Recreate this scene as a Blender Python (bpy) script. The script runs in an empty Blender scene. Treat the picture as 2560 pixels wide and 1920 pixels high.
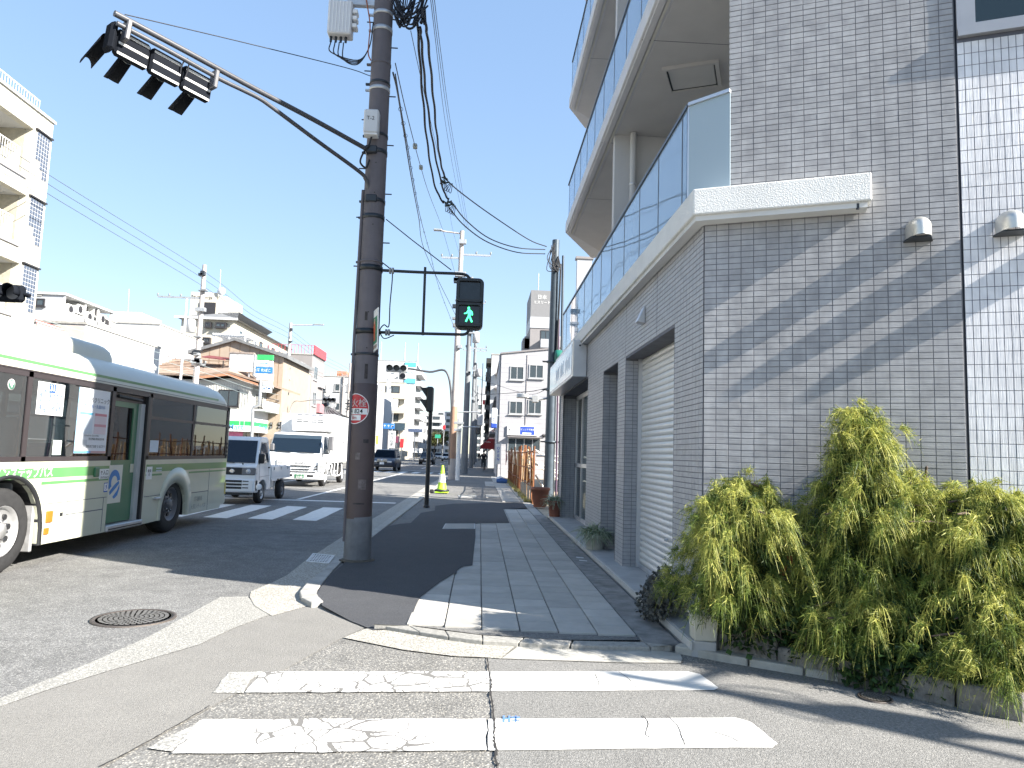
import bpy, bmesh, math, random
import numpy as np
from mathutils import Vector, Matrix
random.seed(11); np.random.seed(11)
sc = bpy.context.scene
COL = sc.collection
# ---------------------------------------------------------------- camera
PW, PH, FOC, CAMH = 2560., 1920., 1775., 1.5
def _n(v): v = np.asarray(v, float); return v/np.linalg.norm(v)
_fy = _n([1200-PW/2, -(1135-PH/2), -FOC])
_rl = math.radians(2.1)
_up = np.array([math.sin(_rl), math.cos(_rl), 0.]); _up = _n(_up-_fy*(_up@_fy))
RC = np.array([np.cross(_fy, _up), _fy, _up])
cd = bpy.data.cameras.new('camera'); cam = bpy.data.objects.new('camera', cd); COL.objects.link(cam)
cd.sensor_fit = 'HORIZONTAL'; cd.sensor_width = 36; cd.lens = FOC/PW*36; cd.clip_end = 4000; cd.clip_start = .05
cam.matrix_world = Matrix.Translation((0, 0, CAMH)) @ Matrix(RC.tolist()).to_4x4()
sc.camera = cam
# ---------------------------------------------------------------- sky, sun, exposure
SUN_AZ, SUN_EL = math.radians(27.9), math.radians(32)
SUNV = Vector((math.cos(SUN_AZ)*math.cos(SUN_EL), -math.sin(SUN_AZ)*math.cos(SUN_EL), math.sin(SUN_EL)))
world = bpy.data.worlds.new('World'); sc.world = world; world.use_nodes = True
nt = world.node_tree; bg = nt.nodes['Background']
sky = nt.nodes.new('ShaderNodeTexSky'); sky.sky_type = 'NISHITA'; sky.sun_disc = False
sky.sun_elevation = SUN_EL; sky.sun_rotation = math.radians(90)+SUN_AZ
sky.air_density = 1.0; sky.dust_density = 0.2; sky.ozone_density = 2.5; sky.altitude = 20
gm = nt.nodes.new('ShaderNodeGamma'); gm.inputs[1].default_value = .42      # the phone's tone curve flattens the sky
hs_ = nt.nodes.new('ShaderNodeHueSaturation'); hs_.inputs['Hue'].default_value = .508; hs_.inputs['Saturation'].default_value = 1.6; hs_.inputs['Value'].default_value = 1.17
nt.links.new(sky.outputs[0], gm.inputs[0]); nt.links.new(gm.outputs[0], hs_.inputs['Color']); nt.links.new(hs_.outputs[0], bg.inputs[0]); bg.inputs[1].default_value = 0.15
sl = bpy.data.lights.new('sun', 'SUN'); sl.energy = 4.5; sl.angle = math.radians(.53); sl.color = (1, .945, .86)
so = bpy.data.objects.new('sun', sl); COL.objects.link(so); so.rotation_euler = SUNV.to_track_quat('Z', 'Y').to_euler()
so.location = (20, -10, 40)
sc.view_settings.view_transform = 'Standard'; sc.view_settings.look = 'None'
sc.view_settings.exposure = 1.82; sc.view_settings.gamma = 1
sc.render.engine = 'CYCLES'
sc.cycles.use_denoising = True; sc.cycles.max_bounces = 6; sc.cycles.diffuse_bounces = 3; sc.cycles.glossy_bounces = 3
sc.cycles.transparent_max_bounces = 12; sc.cycles.transmission_bounces = 4; sc.cycles.caustics_reflective = False; sc.cycles.caustics_refractive = False
# ---------------------------------------------------------------- pixel -> place
def ray(px, py): return RC @ np.array([(px-PW/2)/FOC, -(py-PH/2)/FOC, -1.])
def _at(d, t): return Vector((d[0]*t, d[1]*t, d[2]*t+CAMH))
def G(px, py, z=0.): d = ray(px, py); return _at(d, (z-CAMH)/d[2])
def AX(px, py, X): d = ray(px, py); return _at(d, X/d[0])
def AY(px, py, Y): d = ray(px, py); return _at(d, Y/d[1])
def crop(x0, y0, x1, w): s = (x1-x0)/w; return lambda x, y: (x0+x*s, y0+y*s)
# ---------------------------------------------------------------- object helpers
def sub(root):
    r = root
    while r.parent: r = r.parent
    return r
def tag(o, label=None, cat=None, group=None, kind=None):
    if label: o['label'] = label
    if cat: o['category'] = cat
    if group: o['group'] = group
    if kind: o['kind'] = kind
    return o
def thing(name, label, cat, loc=(0, 0, 0), rz=0, group=None):
    o = bpy.data.objects.new(name, None); COL.objects.link(o); o.empty_display_size = .2
    o.location = loc; o.rotation_euler = (0, 0, rz); tag(o, label, cat, group); o['_w'] = 0
    return o
def wthing(name, label, cat, loc, group=None):     # thing whose parts are given in world coordinates
    o = thing(name, label, cat, loc, 0, group); o['_w'] = 1; return o
def link(o, parent=None):
    COL.objects.link(o)
    if parent is not None:
        o.parent = parent
        if parent.type == 'EMPTY' and parent.get('_w'): o.location = -Vector(parent.location)
    return o
class MB:
    def __init__(s): s.v = []; s.f = []; s.sm = []
    def add(s, vs, fs, smooth=False, M=None):
        b = len(s.v)
        if M is not None: vs = [tuple(M @ Vector(v)) for v in vs]
        s.v += [tuple(v) for v in vs]; s.f += [tuple(b+i for i in f) for f in fs]; s.sm += [smooth]*len(fs); return s
    def box(s, x0, x1, y0, y1, z0, z1, M=None):
        v = [(x0,y0,z0),(x1,y0,z0),(x1,y1,z0),(x0,y1,z0),(x0,y0,z1),(x1,y0,z1),(x1,y1,z1),(x0,y1,z1)]
        return s.add(v, [(3,2,1,0),(4,5,6,7),(0,1,5,4),(1,2,6,5),(2,3,7,6),(3,0,4,7)], M=M)
    def rbox(s, x0, x1, y0, y1, z0, z1, c=.02, M=None):     # box with chamfered edges
        xs=(x0,x1); ys=(y0,y1); zs=(z0,z1)
        v=[]; ix={}
        for i in (0,1):
            for j in (0,1):
                for k in (0,1):
                    sx,sy,sz=(1-2*i)*c,(1-2*j)*c,(1-2*k)*c
                    ix[i,j,k]=len(v)
                    v+=[(xs[i],ys[j]+sy,zs[k]+sz),(xs[i]+sx,ys[j],zs[k]+sz),(xs[i]+sx,ys[j]+sy,zs[k])]
        f=[]
        def q(a): f.append(tuple(a))
        for i in (0,1):
            o=[ix[i,0,0],ix[i,1,0],ix[i,1,1],ix[i,0,1]]; q(o if i else o[::-1])
            o=[ix[0,i,0]+1,ix[1,i,0]+1,ix[1,i,1]+1,ix[0,i,1]+1]; q(o if not i else o[::-1])
            o=[ix[0,0,i]+2,ix[1,0,i]+2,ix[1,1,i]+2,ix[0,1,i]+2]; q(o if i else o[::-1])
        for j in (0,1):
            for k in (0,1):
                q([ix[0,j,k]+1,ix[1,j,k]+1,ix[1,j,k]+2,ix[0,j,k]+2] if (j+k)%2==1 else [ix[0,j,k]+2,ix[1,j,k]+2,ix[1,j,k]+1,ix[0,j,k]+1])
                q([ix[j,0,k],ix[j,1,k],ix[j,1,k]+2,ix[j,0,k]+2] if (j+k)%2==0 else [ix[j,0,k]+2,ix[j,1,k]+2,ix[j,1,k],ix[j,0,k]])
                q([ix[j,k,0],ix[j,k,1],ix[j,k,1]+1,ix[j,k,0]+1] if (j+k)%2==1 else [ix[j,k,0]+1,ix[j,k,1]+1,ix[j,k,1],ix[j,k,0]])
        for i in (0,1):
            for j in (0,1):
                for k in (0,1):
                    b=ix[i,j,k]; q([b,b+1,b+2] if (i+j+k)%2==0 else [b+2,b+1,b])
        return s.add(v,f,M=M)
    def cyl(s, p0, p1, r0, r1=None, n=12, caps=True, smooth=True):
        r1 = r0 if r1 is None else r1; p0 = Vector(p0); p1 = Vector(p1); d = (p1-p0).normalized()
        a = d.orthogonal().normalized(); b = d.cross(a); v = []
        for p, r in ((p0, r0), (p1, r1)):
            for i in range(n):
                t = 2*math.pi*i/n; v.append(p+(a*math.cos(t)+b*math.sin(t))*r)
        s.add(v, [(i, (i+1)%n, n+(i+1)%n, n+i) for i in range(n)], smooth)
        if caps: s.add(v, [tuple(range(n))[::-1], tuple(range(n, 2*n))])
        return s
    def tube(s, pts, r, n=6, caps=True):
        pts = [Vector(p) for p in pts]; rr = r if isinstance(r, (list, tuple)) else [r]*len(pts)
        d0 = (pts[1]-pts[0]).normalized(); a = d0.orthogonal().normalized(); v = []
        for i, p in enumerate(pts):
            d = (pts[min(i+1, len(pts)-1)]-pts[max(i-1, 0)]).normalized()
            a = (a-d*a.dot(d)).normalized(); b = d.cross(a)
            for k in range(n):
                t = 2*math.pi*k/n; v.append(p+(a*math.cos(t)+b*math.sin(t))*rr[i])
        f = [(i*n+k, i*n+(k+1)%n, (i+1)*n+(k+1)%n, (i+1)*n+k) for i in range(len(pts)-1) for k in range(n)]
        s.add(v, f, True)
        if caps: s.add(v, [tuple(range(n))[::-1], tuple(range(len(pts)*n-n, len(pts)*n))])
        return s
    def lathe(s, prof, c=(0, 0, 0), n=20, axis='z', smooth=True, caps=True):
        v = []
        for r, h in prof:
            for k in range(n):
                t = 2*math.pi*k/n; x, y = r*math.cos(t), r*math.sin(t)
                q = (x, y, h) if axis == 'z' else ((h, x, y) if axis == 'x' else (y, h, x))
                v.append((q[0]+c[0], q[1]+c[1], q[2]+c[2]))
        m = len(prof)
        f = [(i*n+k, i*n+(k+1)%n, (i+1)*n+(k+1)%n, (i+1)*n+k) for i in range(m-1) for k in range(n)]
        s.add(v, f, smooth)
        if caps and prof[0][0] > 1e-4: s.add(v, [tuple(range(n))[::-1]])
        if caps and prof[-1][0] > 1e-4: s.add(v, [tuple(range(m*n-n, m*n))])
        return s
    def prism(s, poly, a0, a1, axis='z', inset=None, M=None):   # poly in the two other axes; inset: poly at a1
        q = inset or poly; n = len(poly)
        def P(p, h):
            return (p[0], p[1], h) if axis == 'z' else ((h, p[0], p[1]) if axis == 'x' else (p[0], h, p[1]))
        v = [P(p, a0) for p in poly]+[P(p, a1) for p in q]
        return s.add(v, [tuple(range(n)), tuple(range(2*n-1, n-1, -1))]+[(i, n+i, n+(i+1)%n, (i+1)%n) for i in range(n)], M=M)
    def sheet(s, pts): return s.add(pts, [tuple(range(len(pts)))])
    def mesh(s, name):
        m = bpy.data.meshes.new(name); m.from_pydata(s.v, [], s.f); m.validate()
        if len(m.polygons) == len(s.sm): m.polygons.foreach_set('use_smooth', s.sm)
        bm = bmesh.new(); bm.from_mesh(m); bmesh.ops.recalc_face_normals(bm, faces=bm.faces); bm.to_mesh(m); bm.free()
        return m
    def build(s, name, mat, parent=None, bevel=0, seg=2, recalc=True):
        m = s.mesh(name) if recalc else s.raw(name)
        o = bpy.data.objects.new(name, m); m.materials.append(mat); link(o, parent)
        if bevel:
            b = o.modifiers.new('bevel', 'BEVEL'); b.width = bevel; b.segments = seg; b.limit_method = 'ANGLE'; b.angle_limit = math.radians(35)
        return o
    def raw(s, name):
        m = bpy.data.meshes.new(name); m.from_pydata(s.v, [], s.f); m.polygons.foreach_set('use_smooth', s.sm); return m
def inst(mesh, name, parent, loc=(0, 0, 0), rot=(0, 0, 0), scale=(1, 1, 1)):
    o = bpy.data.objects.new(name, mesh); COL.objects.link(o)
    l = Vector(loc)
    if parent is not None:
        o.parent = parent
        if parent.type == 'EMPTY' and parent.get('_w'): l = l-Vector(parent.location)
    o.location = l; o.rotation_euler = rot; o.scale = scale
    return o
def copy_tree(o, parent=None):
    c = o.copy(); COL.objects.link(c)
    if parent is not None: c.parent = parent
    for ch in o.children: copy_tree(ch, c)
    return c
def npmesh(name, V, Fq, mat, parent=None, smooth=False):
    m = bpy.data.meshes.new(name); V = np.asarray(V, np.float32); Fq = np.asarray(Fq, np.int32); k = Fq.shape[1]
    m.vertices.add(len(V)); m.vertices.foreach_set('co', V.ravel())
    m.loops.add(Fq.size); m.loops.foreach_set('vertex_index', Fq.ravel())
    m.polygons.add(len(Fq)); m.polygons.foreach_set('loop_start', np.arange(0, Fq.size, k, dtype=np.int32))
    m.polygons.foreach_set('use_smooth', np.full(len(Fq), smooth)); m.update(calc_edges=True); m.validate()
    m.materials.append(mat); o = bpy.data.objects.new(name, m); return link(o, parent)
# ---------------------------------------------------------------- materials
MATS = {}
def N(nt, t, **kw):
    n = nt.nodes.new('ShaderNode'+t)
    for k, v in kw.items():
        if k.startswith('i_'): n.inputs[k[2:].replace('_', ' ')].default_value = v
        else: setattr(n, k, v)
    return n
def mat(name, col, rough=.6, metal=0., var=.12, vs=3., bump=0., bs=60., spec=.5, coat=0., emit=None, streak=0., dirt=None, alpha=None):
    """principled surface with large and small tone variation and fine relief, in place coordinates"""
    if name in MATS: return MATS[name]
    m = bpy.data.materials.new(name); m.use_nodes = True; t = m.node_tree; p = t.nodes['Principled BSDF']; L = t.links.new
    p.inputs['Roughness'].default_value = rough; p.inputs['Metallic'].default_value = metal; p.inputs['Specular IOR Level'].default_value = spec
    p.inputs['Coat Weight'].default_value = coat; p.inputs['Coat Roughness'].default_value = .05
    g = N(t, 'NewGeometry')
    if var:
        n1 = N(t, 'TexNoise', i_Scale=vs, i_Detail=6., i_Roughness=.6); L(g.outputs['Position'], n1.inputs['Vector'])
        src = n1.outputs['Fac']
        if streak:
            mp = N(t, 'Mapping'); mp.inputs['Scale'].default_value = (6, 6, .35); L(g.outputs['Position'], mp.inputs['Vector'])
            n2 = N(t, 'TexNoise', i_Scale=1.2, i_Detail=4.); L(mp.outputs[0], n2.inputs['Vector'])
            mm = N(t, 'Mix', data_type='FLOAT'); mm.inputs[0].default_value = streak; L(src, mm.inputs[2]); L(n2.outputs['Fac'], mm.inputs[3]); src = mm.outputs[0]
        r = N(t, 'ValToRGB'); e = r.color_ramp.elements; e[0].position = .3; e[1].position = .7
        d = dirt or col
        e[0].color = tuple(max(0, c*(1-var)) for c in d)+(1,); e[1].color = tuple(min(1, c*(1+var)) for c in col)+(1,)
        L(src, r.inputs[0]); L(r.outputs[0], p.inputs['Base Color'])
        rr = N(t, 'MapRange'); rr.inputs['To Min'].default_value = max(0, rough-.08); rr.inputs['To Max'].default_value = min(1, rough+.08)
        L(n1.outputs['Fac'], rr.inputs['Value']); L(rr.outputs[0], p.inputs['Roughness'])
    else: p.inputs['Base Color'].default_value = tuple(col)+(1,)
    if bump:
        nb = N(t, 'TexNoise', i_Scale=bs, i_Detail=3.); L(g.outputs['Position'], nb.inputs['Vector'])
        b = N(t, 'Bump'); b.inputs['Strength'].default_value = bump; b.inputs['Distance'].default_value = .01; L(nb.outputs['Fac'], b.inputs['Height']); L(b.outputs[0], p.inputs['Normal'])
    if emit: p.inputs['Emission Color'].default_value = tuple(emit[:3])+(1,); p.inputs['Emission Strength'].default_value = emit[3]
    if alpha is not None: p.inputs['Alpha'].default_value = alpha
    MATS[name] = m; return m
def asphalt(name, lo, hi, speck=.35, scale=1., stones=(.55, .52, .47), cover=.25, rough=.9, big=.25):
    m = bpy.data.materials.new(name); m.use_nodes = True; t = m.node_tree; p = t.nodes['Principled BSDF']; L = t.links.new
    p.inputs['Roughness'].default_value = rough; p.inputs['Specular IOR Level'].default_value = .25
    g = N(t, 'NewGeometry'); P = g.outputs['Position']
    n = N(t, 'TexNoise', i_Scale=110.*scale, i_Detail=4., i_Roughness=.7); L(P, n.inputs['Vector'])
    b = N(t, 'TexNoise', i_Scale=.55, i_Detail=5., i_Roughness=.6); L(P, b.inputs['Vector'])
    b2 = N(t, 'TexNoise', i_Scale=4., i_Detail=6., i_Roughness=.65); L(P, b2.inputs['Vector'])
    r = N(t, 'ValToRGB'); r.color_ramp.elements[0].position = .32; r.color_ramp.elements[1].position = .68
    r.color_ramp.elements[0].color = tuple(lo)+(1,); r.color_ramp.elements[1].color = tuple(hi)+(1,); L(n.outputs['Fac'], r.inputs[0])
    v = N(t, 'TexVoronoi', i_Scale=95.*scale); L(P, v.inputs['Vector'])
    cr = N(t, 'SeparateColor'); L(v.outputs['Color'], cr.inputs[0])
    lt = N(t, 'Math', operation='LESS_THAN'); L(cr.outputs[0], lt.inputs[0]); lt.inputs[1].default_value = cover
    lt2 = N(t, 'Math', operation='LESS_THAN'); L(v.outputs['Distance'], lt2.inputs[0]); lt2.inputs[1].default_value = .42
    ml = N(t, 'Math', operation='MULTIPLY'); L(lt.outputs[0], ml.inputs[0]); L(lt2.outputs[0], ml.inputs[1])
    ms = N(t, 'Math', operation='MULTIPLY'); L(ml.outputs[0], ms.inputs[0]); ms.inputs[1].default_value = speck
    mx = N(t, 'Mix', data_type='RGBA'); L(ms.outputs[0], mx.inputs[0]); L(r.outputs[0], mx.inputs[6]); mx.inputs[7].default_value = tuple(stones)+(1,)
    # mid-size grain of the stones, then large soft tone drift and stains
    gr = N(t, 'TexNoise', i_Scale=42.*scale**.5, i_Detail=5., i_Roughness=.8); L(P, gr.inputs['Vector']); gm_ = N(t, 'MapRange'); gm_.inputs['From Min'].default_value = .3; gm_.inputs['From Max'].default_value = .7
    gm_.inputs['To Min'].default_value = .5 if speck > .3 else .75; gm_.inputs['To Max'].default_value = 1.5 if speck > .3 else 1.25; L(gr.outputs['Fac'], gm_.inputs[0])
    ad = N(t, 'Math', operation='ADD'); L(b.outputs['Fac'], ad.inputs[0]); L(b2.outputs['Fac'], ad.inputs[1])
    mr = N(t, 'MapRange'); mr.inputs['From Min'].default_value = .6; mr.inputs['From Max'].default_value = 1.4
    mr.inputs['To Min'].default_value = 1-big; mr.inputs['To Max'].default_value = 1+big; L(ad.outputs[0], mr.inputs[0])
    hs = N(t, 'HueSaturation'); L(mx.outputs[2], hs.inputs['Color']); L(mr.outputs[0], hs.inputs['Value']); h2 = N(t, 'HueSaturation'); L(hs.outputs[0], h2.inputs['Color']); L(gm_.outputs[0], h2.inputs['Value']); L(h2.outputs[0], p.inputs['Base Color'])
    bp = N(t, 'Bump'); bp.inputs['Strength'].default_value = .55; bp.inputs['Distance'].default_value = .006
    sm = N(t, 'Math', operation='SUBTRACT'); L(n.outputs['Fac'], sm.inputs[0]); L(v.outputs['Distance'], sm.inputs[1])
    L(sm.outputs[0], bp.inputs['Height']); L(bp.outputs[0], p.inputs['Normal'])
    MATS[name] = m; return m
def glass(name, tint=(.5, .6, .65), trans=.5, rough=.02, ior=1.5, body=(.05, .06, .07)):
    """window pane: partly see-through, mirrors by angle"""
    m = bpy.data.materials.new(name); m.use_nodes = True; t = m.node_tree; L = t.links.new
    t.nodes.remove(t.nodes['Principled BSDF']); out = t.nodes['Material Output']
    tr = N(t, 'BsdfTransparent'); tr.inputs[0].default_value = tuple(tint)+(1,)
    df = N(t, 'BsdfDiffuse'); df.inputs[0].default_value = tuple(body)+(1,)
    gl = N(t, 'BsdfGlossy'); gl.inputs['Roughness'].default_value = rough; gl.inputs[0].default_value = (.95, .97, 1, 1)
    g = N(t, 'NewGeometry'); nz = N(t, 'TexNoise', i_Scale=.9, i_Detail=1.); L(g.outputs['Position'], nz.inputs['Vector'])
    bp = N(t, 'Bump'); bp.inputs['Strength'].default_value = .12; bp.inputs['Distance'].default_value = .03; L(nz.outputs['Fac'], bp.inputs['Height']); L(bp.outputs[0], gl.inputs['Normal'])
    m1 = N(t, 'MixShader'); m1.inputs[0].default_value = trans; L(df.outputs[0], m1.inputs[1]); L(tr.outputs[0], m1.inputs[2])
    fr = N(t, 'Fresnel', i_IOR=ior); m2 = N(t, 'MixShader'); fs_ = N(t, 'Math', operation='SUBTRACT'); fs_.inputs[0].default_value = 1; L(g.outputs['Backfacing'], fs_.inputs[1]); fm_ = N(t, 'Math', operation='MULTIPLY'); L(fr.outputs[0], fm_.inputs[0]); L(fs_.outputs[0], fm_.inputs[1]); L(fm_.outputs[0], m2.inputs[0]); L(m1.outputs[0], m2.inputs[1]); L(gl.outputs[0], m2.inputs[2])
    L(m2.outputs[0], out.inputs[0]); MATS[name] = m; return m
def ribbed(name, lo, hi, axis, per, bump=.6, rough=.55):
    """glazed tile face with fine irregular ribs along one axis, tone differing from tile to tile"""
    m = bpy.data.materials.new(name); m.use_nodes = True; t = m.node_tree; p = t.nodes['Principled BSDF']; L = t.links.new
    p.inputs['Roughness'].default_value = rough
    g = N(t, 'NewGeometry'); mp = N(t, 'Mapping'); s = [7., 7., 7.]
    s = (6, 6, 150) if axis == 'z' else (150, 150, 6)
    mp.inputs['Scale'].default_value = s; L(g.outputs['Position'], mp.inputs['Vector'])
    n = N(t, 'TexNoise', i_Scale=1., i_Detail=3., i_Roughness=.6); L(mp.outputs[0], n.inputs['Vector'])
    n2 = N(t, 'TexNoise', i_Scale=9., i_Detail=2.); L(g.outputs['Position'], n2.inputs['Vector'])
    ri = N(t, 'MapRange'); ri.inputs['To Min'].default_value = -.12; ri.inputs['To Max'].default_value = .12; L(g.outputs['Random Per Island'], ri.inputs[0])
    a = N(t, 'Math', operation='ADD'); L(n2.outputs['Fac'], a.inputs[0]); L(ri.outputs[0], a.inputs[1])
    r = N(t, 'ValToRGB'); r.color_ramp.elements[0].position = .3; r.color_ramp.elements[1].position = .72
    r.color_ramp.elements[0].color = tuple(lo)+(1,); r.color_ramp.elements[1].color = tuple(hi)+(1,); L(a.outputs[0], r.inputs[0])
    m3 = N(t, 'Mapping'); m3.inputs['Scale'].default_value = (5, 5, .45); L(g.outputs['Position'], m3.inputs['Vector']); n3 = N(t, 'TexNoise', i_Scale=1., i_Detail=5., i_Roughness=.65); L(m3.outputs[0], n3.inputs['Vector'])
    v3 = N(t, 'MapRange'); v3.inputs['From Min'].default_value = .3; v3.inputs['From Max'].default_value = .7; v3.inputs['To Min'].default_value = .84; v3.inputs['To Max'].default_value = 1.08; L(n3.outputs['Fac'], v3.inputs[0])
    h3 = N(t, 'HueSaturation'); L(r.outputs[0], h3.inputs['Color']); L(v3.outputs[0], h3.inputs['Value']); L(h3.outputs[0], p.inputs['Base Color'])      # rain streaks and grime
    b = N(t, 'Bump'); b.inputs['Strength'].default_value = bump; b.inputs['Distance'].default_value = .004; L(n.outputs['Fac'], b.inputs['Height']); L(b.outputs[0], p.inputs['Normal'])
    MATS[name] = m; return m
def leafmat(name, lo, hi, trans=.35, scale=6.):
    m = bpy.data.materials.new(name); m.use_nodes = True; t = m.node_tree; L = t.links.new; p = t.nodes['Principled BSDF']; out = t.nodes['Material Output']
    p.inputs['Roughness'].default_value = .5; p.inputs['Specular IOR Level'].default_value = .3
    g = N(t, 'NewGeometry'); n = N(t, 'TexNoise', i_Scale=scale, i_Detail=3.); L(g.outputs['Position'], n.inputs['Vector'])
    ri = N(t, 'MapRange'); ri.inputs['To Min'].default_value = -.25; ri.inputs['To Max'].default_value = .25; L(g.outputs['Random Per Island'], ri.inputs[0])
    a = N(t, 'Math', operation='ADD'); L(n.outputs['Fac'], a.inputs[0]); L(ri.outputs[0], a.inputs[1])
    r = N(t, 'ValToRGB'); r.color_ramp.elements[0].position = .25; r.color_ramp.elements[1].position = .75
    r.color_ramp.elements[0].color = tuple(lo)+(1,); r.color_ramp.elements[1].color = tuple(hi)+(1,); L(a.outputs[0], r.inputs[0]); L(r.outputs[0], p.inputs['Base Color'])
    tl = N(t, 'BsdfTranslucent'); L(r.outputs[0], tl.inputs[0]); mx = N(t, 'MixShader'); mx.inputs[0].default_value = trans
    L(p.outputs[0], mx.inputs[1]); L(tl.outputs[0], mx.inputs[2]); L(mx.outputs[0], out.inputs[0]); MATS[name] = m; return m
# ---------------------------------------------------------------- lettering (turned to mesh at the end in one go)
TEXTS = []
def text(body, size, org, xd, yd, m, parent, name='lettering', align='CENTER', sx=1., bold=0., fn=None):
    """flat lettering: org = centre of the line, xd = reading direction, yd = up of the letters"""
    TEXTS.append((body, size, Vector(org), Vector(xd).normalized(), Vector(yd).normalized(), m, parent, name, align, sx, bold, fn))
def flush_texts():
    tmp = []
    for (b, s, o, xd, yd, m, par, nm, al, sx, bold, fn) in TEXTS:
        c = bpy.data.curves.new('t', 'FONT'); c.body = b; c.size = s; c.align_x = al; c.align_y = 'CENTER'; c.extrude = .002*s; c.offset = bold*s; c.resolution_u = 3
        ob = bpy.data.objects.new('t', c); COL.objects.link(ob); tmp.append((ob, c))
    dg = bpy.context.evaluated_depsgraph_get(); dg.update()
    for (ob, c), (b, s, o, xd, yd, m, par, nm, al, sx, bold, fn) in zip(tmp, TEXTS):
        me = bpy.data.meshes.new_from_object(ob.evaluated_get(dg)); zd = xd.cross(yd)
        M = Matrix((xd*sx, yd, zd)).transposed().to_4x4(); M.translation = o
        if fn:
            for v_ in me.vertices: v_.co = fn(v_.co.x*sx, v_.co.y)
        else: me.transform(M)
        me.materials.clear(); me.materials.append(m); n = bpy.data.objects.new(nm, me); link(n, par)
    for ob, c in tmp: bpy.data.objects.remove(ob); bpy.data.curves.remove(c)
def smooth_path(pts, k=6):
    pts = [Vector(p) for p in pts]; P = [pts[0]*2-pts[1]]+pts+[pts[-1]*2-pts[-2]]; out = []
    for i in range(1, len(P)-2):
        a, b, c, d = P[i-1], P[i], P[i+1], P[i+2]
        for j in range(k):
            t = j/k; out.append(.5*((2*b)+(c-a)*t+(2*a-5*b+4*c-d)*t*t+(3*b-a-3*c+d)*t**3))
    return out+[pts[-1]]
# shared surfaces
CONC = mat('concrete', (.36, .35, .325), .85, var=.22, vs=5, bump=.25, bs=90)
CONC_L = mat('pale_concrete', (.40, .385, .345), .9, var=.2, vs=7, bump=.4, bs=160)
CONC_D = mat('dirty_concrete', (.22, .215, .205), .9, var=.4, vs=6, bump=.3, bs=120)
STEEL = mat('galvanised_steel', (.50, .51, .52), .45, .6, var=.12, vs=14)
DARKM = mat('dark_painted_metal', (.022, .028, .036), .45, var=.2, vs=6)
BLACK = mat('black_rubber', (.016, .016, .017), .7, var=.25, vs=20)
WHITE = mat('white_paint', (.78, .78, .77), .5, var=.06, vs=2)
CABLE = mat('cable_sheath', (.012, .013, .018), .6, var=.2, vs=3)
# ================================================================ ground, road, pavement
A_ROAD = asphalt('road_asphalt', (.115, .115, .113), (.215, .212, .205), .55, 1., (.42, .41, .38), .38, big=.36)
A_ROUGH = asphalt('rough_asphalt', (.125, .122, .116), (.25, .243, .226), .6, .8, (.50, .47, .41), .42)
A_SMOOTH = asphalt('smooth_asphalt', (.165, .162, .154), (.245, .24, .227), .4, 1.5, (.45, .43, .4), .3, big=.16)
A_PATCH = asphalt('patch_asphalt', (.205, .197, .182), (.25, .241, .223), .25, 1.6, (.42, .40, .36), .25, big=.12)
A_WORN = asphalt('worn_pale_band', (.235, .23, .213), (.345, .336, .31), .5, .9, (.6, .58, .52), .4, big=.12)
A_NEW = asphalt('new_asphalt', (.052, .054, .06), (.09, .092, .098), .25, 1.6, (.26, .25, .24), .18, big=.12)
A_OLD = asphalt('old_pavement_asphalt', (.14, .137, .13), (.22, .215, .205), .4, 1.4, (.4, .38, .35), .25)
A_APRON = asphalt('exposed_aggregate_concrete', (.26, .248, .22), (.41, .39, .347), .55, .75, (.75, .72, .64), .5, big=.14)
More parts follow.
